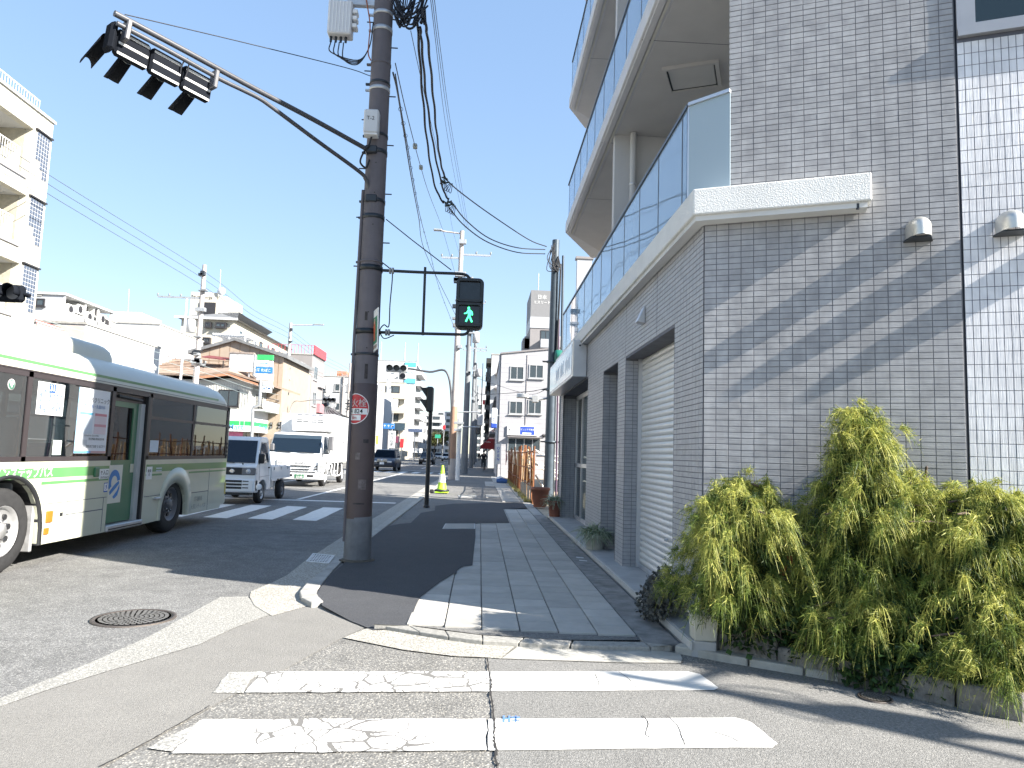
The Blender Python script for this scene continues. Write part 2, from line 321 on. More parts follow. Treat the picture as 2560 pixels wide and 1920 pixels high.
def crackpaint():
    m = bpy.data.materials.new('road_paint'); m.use_nodes = True; t = m.node_tree; p = t.nodes['Principled BSDF']; L = t.links.new
    p.inputs['Roughness'].default_value = .75
    g = N(t, 'NewGeometry'); n = N(t, 'TexNoise', i_Scale=5., i_Detail=4.); L(g.outputs['Position'], n.inputs['Vector'])
    ad = N(t, 'VectorMath', operation='MULTIPLY_ADD'); L(n.outputs['Color'], ad.inputs[0]); ad.inputs[1].default_value = (.09, .09, 0); L(g.outputs['Position'], ad.inputs[2])
    v = N(t, 'TexVoronoi', feature='DISTANCE_TO_EDGE', i_Scale=5.5); L(ad.outputs[0], v.inputs['Vector'])
    v2 = N(t, 'TexVoronoi', feature='DISTANCE_TO_EDGE', i_Scale=15.); L(ad.outputs[0], v2.inputs['Vector'])
    mn = N(t, 'Math', operation='MINIMUM'); L(v.outputs['Distance'], mn.inputs[0]); 
    s2 = N(t, 'Math', operation='MULTIPLY'); L(v2.outputs['Distance'], s2.inputs[0]); s2.inputs[1].default_value = 1.6; L(s2.outputs[0], mn.inputs[1])
    k = N(t, 'TexNoise', i_Scale=1.3, i_Detail=2.); L(g.outputs['Position'], k.inputs['Vector'])
    sx = N(t, 'SeparateXYZ'); L(g.outputs['Position'], sx.inputs[0])
    xr = N(t, 'MapRange'); xr.inputs['From Min'].default_value = -.3; xr.inputs['From Max'].default_value = .5; xr.inputs['To Min'].default_value = .032; xr.inputs['To Max'].default_value = -.03; L(sx.outputs[0], xr.inputs[0])
    th = N(t, 'MapRange'); th.inputs['From Min'].default_value = .42; th.inputs['From Max'].default_value = .62; th.inputs['To Min'].default_value = -.03; th.inputs['To Max'].default_value = .03; L(k.outputs['Fac'], th.inputs[0])
    ta = N(t, 'Math', operation='ADD'); L(th.outputs[0], ta.inputs[0]); L(xr.outputs[0], ta.inputs[1])
    lt = N(t, 'Math', operation='LESS_THAN'); L(mn.outputs[0], lt.inputs[0]); L(ta.outputs[0], lt.inputs[1])
    w = N(t, 'TexNoise', i_Scale=38., i_Detail=6., i_Roughness=.75); L(g.outputs['Position'], w.inputs['Vector'])
    wr = N(t, 'Math', operation='LESS_THAN'); L(w.outputs['Fac'], wr.inputs[0]); wr.inputs[1].default_value = .33
    mxx = N(t, 'Math', operation='MAXIMUM'); L(lt.outputs[0], mxx.inputs[0]); L(wr.outputs[0], mxx.inputs[1])
    col = N(t, 'ValToRGB'); col.color_ramp.elements[0].color = (.50, .488, .455, 1); col.color_ramp.elements[1].color = (.78, .77, .74, 1); L(n.outputs['Fac'], col.inputs[0])
    mx = N(t, 'Mix', data_type='RGBA'); L(mxx.outputs[0], mx.inputs[0]); L(col.outputs[0], mx.inputs[6]); mx.inputs[7].default_value = (.17, .162, .15, 1)
    L(mx.outputs[2], p.inputs['Base Color'])
    b = N(t, 'Bump'); b.inputs['Strength'].default_value = .3; b.inputs['Distance'].default_value = .004; L(w.outputs['Fac'], b.inputs['Height']); L(b.outputs[0], p.inputs['Normal'])
    return m
PAINT = crackpaint()
PAINT_W = mat('plain_road_paint', (.74, .73, .70), .75, var=.12, vs=9, bump=.2, bs=120)
PAINT_F = asphalt('faded_road_paint', (.22, .215, .20), (.45, .44, .41), .6, .7, (.7, .69, .65), .45)
c1 = crop(760, 1180, 1400, 2212); c2 = crop(1200, 1200, 1840, 2212); r6 = crop(0, 1300, 1280, 2212); c7 = crop(1000, 1300, 2560, 2212); g6 = crop(1600, 1000, 2560, 1991)
def struct(name, mb, m, parent=None, bevel=0):
    o = mb.build(name, m, parent, bevel)
    if parent is None: o['kind'] = 'structure'
    return o
def flat(name, pts, z, m, parent=None):
    bm = bmesh.new(); vs = [bm.verts.new((p[0], p[1], z)) for p in pts]; f = bm.faces.new(vs)
    bm.normal_update()
    if f.normal.z < 0: f.normal_flip()
    bmesh.ops.triangulate(bm, faces=[f]); me = bpy.data.meshes.new(name); bm.to_mesh(me); bm.free()
    me.materials.append(m); o = bpy.data.objects.new(name, me); link(o, parent)
    if parent is None: o['kind'] = 'structure'
    return o
def GP(cr, pts, z): return [G(*cr(*p), z) for p in pts]
ZS = .045
ground = struct('ground', MB().sheet([(-1800, -600, -.012), (1800, -600, -.012), (1800, 2600, -.012), (-1800, 2600, -.012)]), A_OLD)
road = flat('road', [(-15.6, -60), (-2.05, -60), (-2.05, 900), (-15.6, 900)], -.004, A_ROAD)
side_road = flat('side_road', [(-2.05, -60), (60, -60), (60, -14), (4.6, 3.2), (1.9, 5.6), (1.6, 6.3), (-2.05, 6.9)], -.004, A_ROUGH)
worn = flat('worn_pavement_band', GP(r6, [(-300, 880), (0, 770), (400, 612), (640, 505), (950, 333), (1070, 330), (1090, 352), (1165, 408), (1000, 470), (860, 538), (480, 648), (200, 735), (0, 805), (-300, 925)], 0), .000, A_WORN)
patch = flat('trench_patch', GP(r6, [(-300, 930), (0, 808), (200, 738), (480, 651), (860, 541), (1000, 473), (1168, 412), (1330, 372), (1420, 372), (1560, 392), (1650, 432), (1480, 508), (1330, 590), (1150, 690), (980, 770), (830, 852), (560, 1000), (430, 1075), (300, 1180), (-300, 1400)], 0), .000, A_PATCH)
smooth = flat('side_road_surface', GP(c7, [(312, 488), (322, 610), (338, 720), (334, 800), (345, 879), (380, 1010), (2700, 1200), (2700, 720), (2250, 690), (2000, 640), (1640, 572), (1450, 542), (1180, 510), (700, 505)], 0), .000, A_SMOOTH)
apron_l = flat('gutter_apron', GP(c1, [(340, 1430), (600, 1330), (1000, 1398), (1540, 1478), (1840, 1490), (1700, 1612), (1590, 1602), (1300, 1590), (860, 1535)], .006), .006, A_APRON)
apron_r = flat('gutter_apron_concrete', GP(c2, [(335, 1432), (780, 1450), (1480, 1464), (1730, 1500), (1748, 1545), (1735, 1580), (1200, 1576), (185, 1542)], .006), .006, CONC_L)
apron_k = flat('kerb_apron', [(-1.87, 46), (-2.3, 46), (-2.3, 18)]+[tuple(p)[:2] for p in GP(r6, [(1490, 65), (1320, 175), (1240, 238), (1180, 268), (1085, 308), (1078, 330), (1100, 370), (1175, 414), (1345, 366), (1300, 342), (1293, 315), (1330, 270), (1400, 220), (1490, 130)], .004)]+[(-1.9, 13)], .004, A_APRON)
# pavement body, dark resurfaced area, slabs
pv_out = [tuple(p)[:2] for p in GP(r6, [(1500, 160), (1440, 222), (1400, 270), (1372, 310), (1377, 337), (1400, 360)], .02)]
pavement = flat('pavement', [(1.66, 5.95), (1.66, 140), (-1.74, 140), (-1.74, 13)]+pv_out[:-1]+[tuple(p)[:2] for p in GP(c1, [(420, 1060), (985, 1118), (912, 1322), (1540, 1406), (2212, 1450)], .03)], .03, A_OLD)
dark = GP(c1, [(160, 1132), (112, 1045), (150, 985), (250, 870), (345, 790), (585, 548), (700, 472), (830, 447), (922, 440), (1012, 352), (1132, 332), (1135, 292), (1280, 274), (1890, 262), (1926, 310), (1724, 322), (1776, 441), (1520, 441), (1480, 448), (1481, 560), (1466, 690), (1456, 806), (1382, 813), (1345, 832), (1322, 852), (1318, 878), (1290, 881), (1180, 946), (1110, 1000), (1012, 1076), (985, 1115), (964, 1160), (903, 1316), (600, 1318), (400, 1240)], .054)
dark_asphalt = flat('resurfaced_pavement', dark, .054, A_NEW)
for v_ in dark_asphalt.data.vertices:      # the resurfaced area ramps down to the road at its open corner
    for k_, zz_ in ((-1, .010), (-2, .010), (-3, .036), (0, .03)):
        if abs(v_.co.x-dark[k_].x)+abs(v_.co.y-dark[k_].y) < 1e-4: v_.co.z = zz_
def slabmat():
    m = bpy.data.materials.new('paving_slab'); m.use_nodes = True; t = m.node_tree; p = t.nodes['Principled BSDF']; L = t.links.new
    p.inputs['Roughness'].default_value = .85
    g = N(t, 'NewGeometry'); n = N(t, 'TexNoise', i_Scale=4., i_Detail=7., i_Roughness=.7); L(g.outputs['Position'], n.inputs['Vector'])
    n2 = N(t, 'TexNoise', i_Scale=140., i_Detail=2.); L(g.outputs['Position'], n2.inputs['Vector'])
    oi = N(t, 'ObjectInfo'); mr = N(t, 'MapRange'); mr.inputs['To Min'].default_value = .86; mr.inputs['To Max'].default_value = 1.1; L(oi.outputs['Random'], mr.inputs[0])
    r = N(t, 'ValToRGB'); r.color_ramp.elements[0].position = .25; r.color_ramp.elements[1].position = .75
    r.color_ramp.elements[0].color = (.36, .345, .315, 1); r.color_ramp.elements[1].color = (.49, .47, .43, 1); L(n.outputs['Fac'], r.inputs[0])
    h = N(t, 'HueSaturation'); L(r.outputs[0], h.inputs['Color']); L(mr.outputs[0], h.inputs['Value']); L(h.outputs[0], p.inputs['Base Color'])
    b = N(t, 'Bump'); b.inputs['Strength'].default_value = .35; b.inputs['Distance'].default_value = .004; L(n2.outputs['Fac'], b.inputs['Height']); L(b.outputs[0], p.inputs['Normal'])
    return m
SLAB = slabmat()
colx = [-.90, -.575, -.25, .068, .39, .712, 1.034, 1.356]
smesh = {}
def slab(x0, x1, y0, y1):
    w, l = round(x1-x0, 3), round(y1-y0, 3)
    if (w, l) not in smesh:
        smesh[w, l] = MB().rbox(-w/2+.005, w/2-.005, -l/2+.005, l/2-.005, -.03, 0, .005).mesh('slab'); smesh[w, l].materials.append(SLAB)
    inst(smesh[w, l], 'paving_slab', pavement, ((x0+x1)/2, (y0+y1)/2, .048+random.uniform(-.0015, .0015)), (random.uniform(-.003, .003), random.uniform(-.003, .003), random.uniform(-.004, .004)))
xmin = lambda y: -.62 if y < 7.4 else (-.62+(y-7.4)*.2 if y < 9.2 else (-.1 if y < 15.3 else .66))
for ci in range(len(colx)-1):
    x0, x1 = colx[ci], colx[ci+1]
    y = 6.30 - ci*.055 if ci < 3 else 6.13-.035*(ci-3)
    k = 0
    while y < 19.4:
        l = .322 if y < 7.2 else ((.322, .45, .322, .30)[(k+ci) % 4] if y < 10.9 else .6)
        if x1-.05 > xmin(y) and y+l < 19.6: slab(x0, x1, y, y+l)
        y += l; k += 1
for x0, x1, ya, yb in ((.75, 1.356, 22.5, 46.), (.25, .75, 24.5, 26.2), (.3, .75, 33, 38.0)):
    y = ya
    while y < yb: slab(x0, x1, y, y+.9); y += .9
# stones at the front edge, curved
T = [c1(600, 1315), c1(905, 1325), c1(1220, 1368), c1(1540, 1408), c2(380, 1362), c2(800, 1385), c2(1420, 1397), c2(1640, 1428)]
B = [c1(612, 1335), c1(1000, 1400), c1(1250, 1440), c1(1540, 1478), c2(330, 1425), c2(775, 1447), c2(1480, 1462), c2(1668, 1452)]
GRAN = mat('granite_kerb', (.30, .29, .265), .85, var=.25, vs=30, bump=.4, bs=200)
for i in range(len(T)-1):
    a, b, c, d = G(*T[i], .05), G(*T[i+1], .05), G(*B[i+1], .02), G(*B[i], .02)
    e = .006; mid = (a+b+c+d)/4; q = [p+(mid-p)*e/.2 for p in (a, b, c, d)]
    mb = MB(); mb.add([(q[0].x, q[0].y, .05), (q[1].x, q[1].y, .05), (q[2].x, q[2].y, .038), (q[3].x, q[3].y, .038)]+[(p.x, p.y, -.03) for p in q], [(0,1,2,3),(0,4,5,1),(1,5,6,2),(2,6,7,3),(3,7,4,0)])
    mb.build('edge_stone', GRAN, pavement, .006)
# kerb stones along the main road, curved at the corner
ko = GP(r6, [(1345, 366), (1300, 342), (1293, 315), (1330, 270), (1400, 220), (1490, 130)], .03); ki = GP(r6, [(1398, 358), (1376, 337), (1371, 310), (1400, 270), (1440, 222), (1500, 162)], .03)
yy = 11.0
ko = [(p.x, p.y) for p in ko]; ki = [(p.x, p.y) for p in ki]
while yy < 140:
    ko.append((-1.9, yy)); ki.append((-1.75, yy)); yy += .6 if yy < 40 else 4
for i in range(len(ko)-1):
    q = [ko[i], ko[i+1], ki[i+1], ki[i]]; mx, my = sum(p[0] for p in q)/4, sum(p[1] for p in q)/4
    q = [(p[0]+(mx-p[0])*.02, p[1]+(my-p[1])*.02) for p in q]
    MB().prism(q, -.05, .062 if i > 4 else .05).build('kerb_stone', CONC_L if i > 7 else CONC, pavement, .012)
# channel along the building
y = 5.75
while y < 17.5:
    MB().rbox(1.366, 1.655, y+.005, y+.995, -.03, .043, .006).build('channel_block', CONC_D, pavement); y += 1.
y = 17.75
while y < 46:
    MB().rbox(1.366, 1.60, y+.005, y+1.99, -.03, .05, .006).build('channel_block', CONC, pavement); y += 2.
for a, b in (((830, 664), (895, 676)), ((855, 690), (925, 702))):
    q = GP(c2, [a, (b[0], b[1]-6), b, (a[0]+3, a[1]+7)], .047); flat('painted_tick', q, .0475, PAINT_W, pavement)
# near crosswalk
def stripe(name, pts, z, m, par):
    return flat(name, pts, z, m, par)
def ragged(pts, n=26, a=.012):
    out = []
    for i, p in enumerate(pts):
        q = pts[(i+1) % len(pts)]; L_ = math.hypot(q[0]-p[0], q[1]-p[1]); k = max(2, int(L_*n/2))
        for j in range(k):
            t = j/k; out.append((p[0]+(q[0]-p[0])*t+random.uniform(-a, a), p[1]+(q[1]-p[1])*t+random.uniform(-a, a)))
    return out
def halves(l, r, f0, f1): return [l[0]+(r[0]-l[0])*f0, l[1]+(r[1]-l[1])*f0], [l[0]+(r[0]-l[0])*f1, l[1]+(r[1]-l[1])*f1]
for near_l, near_r, far_r, far_l in (((-1.386, 4.571), (1.64, 4.785), (1.668, 5.19), (-1.40, 4.995)), ((-1.445, 3.682), (1.655, 3.868), (1.69, 4.288), (-1.47, 4.128)), ((-1.48, 2.78), (1.67, 2.95), (1.70, 3.38), (-1.50, 3.22))):
    for f0, f1 in ((0, .494), (.4975, 1)):
        a, b = halves(near_l, near_r, f0, f1); d, c = halves(far_l, far_r, f0, f1)
        if f1 == 1:
            c = [c[0]-.0, c[1]]; rag = ragged([a, [b[0]-.05, b[1]], [b[0], b[1]+.05], [c[0]-.06, c[1]-.06], [c[0]-.13, c[1]], d], a=.004)
        else: rag = ragged([a, b, c, d], a=.007)
        stripe('crosswalk_stripe', rag, .0045, PAINT, side_road)
stripe('faded_stripe_end', ragged(GP(r6, [(920, 750), (990, 660), (1140, 655), (1090, 690), (1050, 748)], 0), a=.01), .0042, PAINT_F, side_road)
stripe('faded_stripe_end', ragged(GP(r6, [(650, 985), (860, 870), (905, 872), (760, 1005)], 0), a=.012), .0042, PAINT_F, side_road)
def crackline(pts, w, z, name='road_crack', par=None):
    pts = smooth_path([Vector((p[0], p[1], 0)) for p in pts], 7); l = []; r = []
    for i, p in enumerate(pts):
        d = (pts[min(i+1, len(pts)-1)]-pts[max(i-1, 0)]).normalized(); nn = Vector((-d.y, d.x, 0)); ww = w*random.uniform(.35, 1.3); j = random.uniform(-1, 1)*w*.8
        l.append(p+nn*(ww+j)); r.append(p-nn*(ww-j))
    mb = MB(); n = len(pts); mb.add([(p.x, p.y, z) for p in l+r], [(i, i+1, n+i+1, n+i) for i in range(n-1)]); return mb.build(name, CRACK, par)
CRACK = mat('crack_shadow', (.035, .033, .032), .95, var=.3, vs=20)
crackline([G(*c7(*p)) for p in ((309, 486), (314, 530), (322, 575), (320, 610), (330, 660), (328, 690), (336, 740), (333, 775), (340, 815), (338, 850), (346, 880), (352, 960))], .007, .0056, par=side_road)
crackline([G(*r6(*p)) for p in ((430, 1070), (560, 1002), (700, 925), (830, 852), (905, 805))], .005, .0056, par=side_road)
crackline([G(*c7(*p)) for p in ((860, 695), (880, 725), (870, 760), (890, 775))], .003, .0056, par=side_road)
crackline([G(*c7(*p)) for p in ((945, 695), (985, 735), (1000, 775), (1010, 800))], .003, .0056, par=side_road)
crackline([G(*c7(*p)) for p in ((990, 738), (1060, 745), (1150, 765), (1225, 800))], .003, .0056, par=side_road)
crackline([G(*c7(*p)) for p in ((690, 548), (705, 580), (690, 595))], .0025, .0056, par=side_road)
crackline([G(*c7(*p)) for p in ((775, 540), (810, 565), (840, 598))], .0025, .0056, par=side_road)
BLUEP = mat('blue_spray_paint', (.12, .24, .50), .7, var=.2, vs=60)
mk = MB()
for x0, y0, x1, y1 in ((364, 697, 371, 721), (384, 697, 391, 721), (371, 705, 384, 710), (395, 701, 425, 706), (398, 711, 424, 715), (408, 697, 413, 721)):
    a, b, c, d = [G(*c7(*p)) for p in ((x0, y0), (x1, y0), (x1, y1), (x0, y1))]; mk.sheet([(p.x, p.y, .0062) for p in (a, b, c, d)])
mk.build('blue_survey_mark', BLUEP, side_road)
# main-road markings
for i in range(12):
    x = -3.62-.93*i
    a = [(x-.26, 15.3+.02*i), (x+.26, 15.2+.02*i), (x+.16, 18.7+.05*i), (x-.38, 18.8+.05*i)]
    stripe('crosswalk_stripe', ragged(a, 6, .012), .000, PAINT_W, road)
stripe('stop_line', [(-8.6, 20.9), (-2.4, 20.85), (-2.4, 21.2), (-8.6, 21.25)], .000, PAINT_W, road)
stripe('lane_line', [(-5.38, 21.4), (-5.24, 21.4), (-5.24, 50), (-5.38, 50)], .000, PAINT_W, road)
stripe('lane_line', [(-8.72, 21.4), (-8.58, 21.4), (-8.58, 50), (-8.72, 50)], .000, PAINT_W, road)
for i in range(11): stripe('crosswalk_stripe', [(-2.7-.95*i-.24, 50.5), (-2.7-.95*i+.24, 50.5), (-2.7-.95*i+.24, 54), (-2.7-.95*i-.24, 54)], .000, PAINT_W, road)
for x in (-5.3, -8.65, -12):
    y = 66
    while y < 240: stripe('lane_dash', [(x-.07, y), (x+.07, y), (x+.07, y+5), (x-.07, y+5)], .000, PAINT_W, road); y += 10
stripe('edge_line', [(-2.55, 56), (-2.42, 56), (-2.42, 300), (-2.55, 300)], .000, PAINT_W, road)
stripe('stop_line', [(-8.6, 58), (-2.4, 58), (-2.4, 58.45), (-8.6, 58.45)], .000, PAINT_W, road)
# far-side pavement
opp = struct('opposite_pavement', MB().box(-20, -15.75, -60, 400, -.05, .1), A_OLD)
y = 5
while y < 120: MB().rbox(-15.75, -15.58, y+.01, y+2.98, -.05, .14, .015).build('kerb_stone', CONC_L, opp); y += 3
# iron covers and grating
IRON = mat('cast_iron', (.10, .085, .075), .6, .4, var=.3, vs=40, bump=.3, bs=140)
IRON2 = mat('worn_iron_ribs', (.30, .28, .25), .5, .5, var=.25, vs=40)
def manhole(label, p, r, nr, z=.0):
    t = wthing('manhole_cover', label, 'manhole cover', (p.x, p.y, z))
    MB().lathe([(r, -.01), (r, .006), (r*.9, .007), (r*.9, .004), (r*.88, .004)], (p.x, p.y, z), 40).build('frame', IRON, t)
    MB().lathe([(r*.875, -.01), (r*.875, .004), (.001, .004)], (p.x, p.y, z), 40).build('plate', IRON, t)
    rib = MB()
    for k in range(nr):
        r0 = r*.82*(k+.55)/nr; n = max(5, int(6+k*5))
        for j in range(n):
            a0 = 2*math.pi*(j+.12*random.random()+(k % 2)*.5)/n; a1 = a0+2*math.pi/n*.74; w = r*.32/nr
            vs = []
            for i in range(4):
                a = a0+(a1-a0)*i/3
                vs += [(p.x+math.cos(a)*(r0-w), p.y+math.sin(a)*(r0-w), z+.0075), (p.x+math.cos(a)*(r0+w), p.y+math.sin(a)*(r0+w), z+.0075)]
            rib.add(vs, [(0,1,3,2),(2,3,5,4),(4,5,7,6)])
    rib.build('ribs', IRON2, t)
manhole('large round iron manhole cover with pale ribs in road before the bus', G(335, 1545), .335, 7, .0)
manhole('small round iron cover in the side road near the hedge kerb', G(2188, 1746), .105, 5, .004)
gq = GP(r6, [(1322, 178), (1352, 143), (1446, 153), (1420, 187)], .01)
gt = wthing('drain_grate', 'small steel drain grating in the kerb apron beside the large pole', 'drain grate', (gq[0].x, gq[0].y, 0))
def quadpt(q, u, v): return (q[0]*(1-u)+q[3]*u)*(1-v)+(q[1]*(1-u)+q[2]*u)*v
fr = MB()
def barq(mb, u0, u1, v0, v1, z0, z1):
    a = [quadpt(gq, u, v) for u, v in ((u0, v0), (u1, v0), (u1, v1), (u0, v1))]; mb.prism([(p.x, p.y) for p in a], z0, z1)
for u0, u1, v0, v1 in ((0, 1, 0, .08), (0, 1, .92, 1), (0, .06, .08, .92), (.94, 1, .08, .92)): barq(fr, u0, u1, v0, v1, .0, .012)
fr.build('frame', STEEL, gt)
for i in range(1, 9): mb = MB(); barq(mb, i/9-.022, i/9+.022, .08, .92, .002, .0105); mb.build('bar', STEEL, gt)
mb = MB()
for i in range(1, 5): barq(mb, .06, .94, .08+.84*i/5-.03, .08+.84*i/5+.03, .001, .0095)
mb.build('cross_bar', STEEL, gt)
mb = MB(); barq(mb, .01, .99, .01, .99, -.02, .0052); mb.build('pit', CRACK, gt)
cvq = GP(c1, [(1196, 491), (1222, 446), (1478, 446), (1478, 491)], .056)
cv = wthing('utility_cover', 'rectangular pavement access cover edged with a pale metal frame', 'access cover', (cvq[0].x, cvq[0].y, .05))
MB().prism([(p.x, p.y) for p in cvq], .05, .0585).build('frame', STEEL, cv)
m_ = sum(cvq, Vector())/4; MB().prism([(m_.x+(p.x-m_.x)*.95, m_.y+(p.y-m_.y)*.95) for p in cvq], .052, .0605).build('infill', SLAB, cv)
cq2 = GP(c1, [(1340, 213), (1330, 197), (1485, 197), (1490, 214)], .05); cq2 = [(p.x, p.y) for p in cq2]
cvb = wthing('utility_cover', 'pale flush cover plate on sunlit pavement past the shadow', 'access cover', (cq2[0][0], cq2[0][1], .05))
MB().prism(cq2, .03, .042).build('frame', STEEL, cvb)
mx_, my_ = sum(p[0] for p in cq2)/4, sum(p[1] for p in cq2)/4; MB().prism([(mx_+(p[0]-mx_)*.93, my_+(p[1]-my_)*.93) for p in cq2], .03, .0435).build('plate', CONC_L, cvb)
# ================================================================ corner building on the right
WA = math.radians(22.5); WD = Vector((math.cos(WA), -math.sin(WA), 0)); WO = Vector((-math.sin(WA), -math.cos(WA), 0)); C0 = Vector((1.892, 5.975, 0))
def W(s, z, o=0.): return C0+WD*s+WO*o+Vector((0, 0, z))
def wxy(s, o=0.): p = W(s, 0, o); return (p.x, p.y)
GROUT = mat('grey_grout', (.15, .152, .168), .9, var=.15, vs=8)
GROUT_L = mat('dark_grout_lines', (.11, .12, .155), .9, var=.15, vs=8)
TILE_G = ribbed('grey_ribbed_tile', (.30, .30, .308), (.405, .405, .412), 'z', .05, .55)
TILE_W = ribbed('white_ribbed_tile', (.66, .66, .68), (.80, .80, .815), 'x', .05, .7)
TILE_F = mat('grey_smooth_tile', (.36, .362, .375), .5, var=.14, vs=7, bump=.06, bs=40)
STUCCO = mat('white_stucco', (.74, .74, .72), .9, var=.06, vs=3, bump=1., bs=95)
SLABW = mat('balcony_paint', (.60, .60, .615), .75, var=.07, vs=2, bump=.1, bs=60, streak=.4)
SOFFIT = mat('soffit_paint', (.52, .51, .505), .85, var=.06, vs=2, bump=.15, bs=60)
PALEW = mat('balcony_wall_paint', (.55, .545, .54), .8, var=.06, vs=2, streak=.4)
GLB = glass('balcony_glass', (.55, .68, .80), .45, .02, 1.75, (.42, .54, .66))
ALU = mat('aluminium', (.60, .61, .63), .35, .7, var=.05, vs=6)
ALU_D = mat('dark_rail', (.10, .11, .13), .4, .5, var=.1)
SHUT = mat('shutter_steel', (.67, .665, .65), .4, .2, var=.08, vs=3, streak=.5)
bld = wthing('corner_building', 'grey tiled corner building with glass balconies, rolling shutter and vent hoods', 'building', (1.9, 6, 0))
def tiles(O, U, out, rects, tw, th, gap, t=.006, jit=.0012):
    """boxes for every tile of a wall: rects = (u0,u1,z0,z1) areas on one common grid"""
    res = []
    for u0, u1, z0, z1 in rects:
        i0, i1 = round(u0/tw), round(u1/tw); j0, j1 = round(z0/th), round(z1/th)
        for j in range(j0, j1):
            for i in range(i0, i1): res.append((i*tw+tw/2, j*th+th/2))
    return res
def tile_mesh_arrays(cent, O, U, out, tw, th, gap, t):
    n = len(cent); c = np.array(cent); U = np.array(U); out = np.array(out); O = np.array(O); Z = np.array([0, 0, 1.])
    w, h = tw/2-gap/2, th/2-gap/2; b = .0016
    loc = np.array([(-w, -h, 0), (w, -h, 0), (w, h, 0), (-w, h, 0), (-w+b, -h+b, 1), (w-b, -h+b, 1), (w-b, h-b, 1), (-w+b, h-b, 1)])
    th_ = t+np.random.uniform(-.0006, .0006, n)
    V = O+((c[:, 0:1]+loc[:, 0][None])[..., None]*U)+((c[:, 1:2]+loc[:, 1][None])[..., None]*Z)+((loc[:, 2][None]*th_[:, None])[..., None]*out)
    F = np.array([(4,5,6,7),(0,1,5,4),(1,2,6,5),(2,3,7,6),(3,0,4,7)])
    return V.reshape(-1, 3), (np.arange(n)[:, None, None]*8+F[None]).reshape(-1, 4)
def one_tile(tw, th, gap, t, m, name):
    w, h = tw/2-gap/2, th/2-gap/2; b = .0016
    mb = MB(); mb.add([(-w,0,-h),(w,0,-h),(w,0,h),(-w,0,h),(-w+b,-t,-h+b),(w-b,-t,-h+b),(w-b,-t,h-b),(-w+b,-t,h-b)], [(4,5,6,7),(0,1,5,4),(1,2,6,5),(2,3,7,6),(3,0,4,7)])
    me = mb.mesh(name); me.materials.append(m); return me
# --- side wall (gable end beside the side road)
sw = MB(); sw.prism([wxy(0), wxy(.22), wxy(1.935), wxy(1.935, -.3), wxy(.1, -.3)], .02, 3.80)
sw.prism([wxy(.22), wxy(1.935), wxy(1.935, -.3), wxy(.22, -.3)], 3.80, 13.4)
side = sw.build('side_wall', GROUT, bld)
sw2 = MB().prism([wxy(1.95, -.004), wxy(9, -.004), wxy(9, -.3), wxy(1.95, -.3)], .02, 13.4).build('white_side_wall', GROUT_L, bld)
MB().prism([wxy(1.9355, -.02), wxy(1.9495, -.02), wxy(1.9495, -.25), wxy(1.9355, -.25)], .02, 13.4).build('expansion_joint', DARKM, bld)
tg = tiles(None, None, None, [(0, 1.93, .0, 3.8)], .1016, .05, .005)
tg2 = [c for c in tiles(None, None, None, [(.2032, 1.93, 3.8, 8.6)], .1016, .05, .005)]
def clip_open(c): return c
near = sorted([c for c in tg if 1.15 < c[1] < 3.6], key=lambda c: -c[0]*1.0+abs(c[1]-2.3)*.35)[:290]; ns = set(near)
me = one_tile(.1016, .05, .005, .003, TILE_G, 'wall_tile')
for c in near:
    p = W(c[0], c[1]); inst(me, 'wall_tile', side, p-Vector((0, 0, 0)), (random.uniform(-.006, .006), 0, -WA))
rest = [c for c in tg+tg2 if c not in ns]
V, F = tile_mesh_arrays(rest, C0, WD, WO, .1016, .05, .005, .003); o = npmesh('wall_tiling', V, F, TILE_G, side); o['kind'] = 'stuff'
tw_ = tiles(None, None, None, [(1.95, 3.15, .0, 3.8), (1.95, 3.15, 3.8, 4.9)], .05, .1, .004)
nearw = sorted([c for c in tw_ if 1.3 < c[1] < 4.8 and c[0] < 2.75], key=lambda c: abs(c[1]-2.6))[:290]; ns = set(nearw)
me = one_tile(.05, .1, .004, .003, TILE_W, 'white_tile')
for c in nearw: inst(me, 'white_tile', sw2, W(c[0], c[1]+.0, -.004), (0, random.uniform(-.01, .01), -WA))
rest = [c for c in tw_ if c not in ns]
V, F = tile_mesh_arrays(rest, W(0, 0, -.004), WD, WO, .05, .1, .004, .003); o = npmesh('white_tiling', V, F, TILE_W, sw2); o['kind'] = 'stuff'
# --- street front
XF = 1.892
YE = 16.95
opn = [(6.918, 9.289, 2.82), (9.84, 11.0, 2.84), (12.6, 16.45, 2.92)]
fw = MB(); ys = 6.0
fw.prism([(XF, 6.), (XF, 6.918), (2.09, 6.918), (2.09, 6.1)], .02, 3.65)
for y0, y1, d in ((9.289, 9.84, 2.08), (11.0, 12.6, 2.6), (16.45, YE, 2.4)): fw.box(XF, d, y0, y1, .02, 3.65)
for y0, y1, zt in opn: fw.box(XF, 2.4, y0, y1, zt, 3.65)
front = fw.build('street_front', GROUT, bld)
rects = [(6.05-6, .9, .1, 3.6), (3.3, 3.85, .1, 3.6), (5.0, 6.6, .1, 3.6), (10.45, 10.95, .1, 3.6), (.9, 3.3, 2.85, 3.6), (3.85, 5.0, 2.85, 3.6), (6.6, 10.45, 2.95, 3.6)]
cf = tiles(None, None, None, rects, .1, .05, .005)
V, F = tile_mesh_arrays(cf, (XF, 6.0-.01, 0), (0, 1, 0), (-1, 0, 0), .1, .05, .005, .005); o = npmesh('front_tiling', V, F, TILE_F, front); o['kind'] = 'stuff'
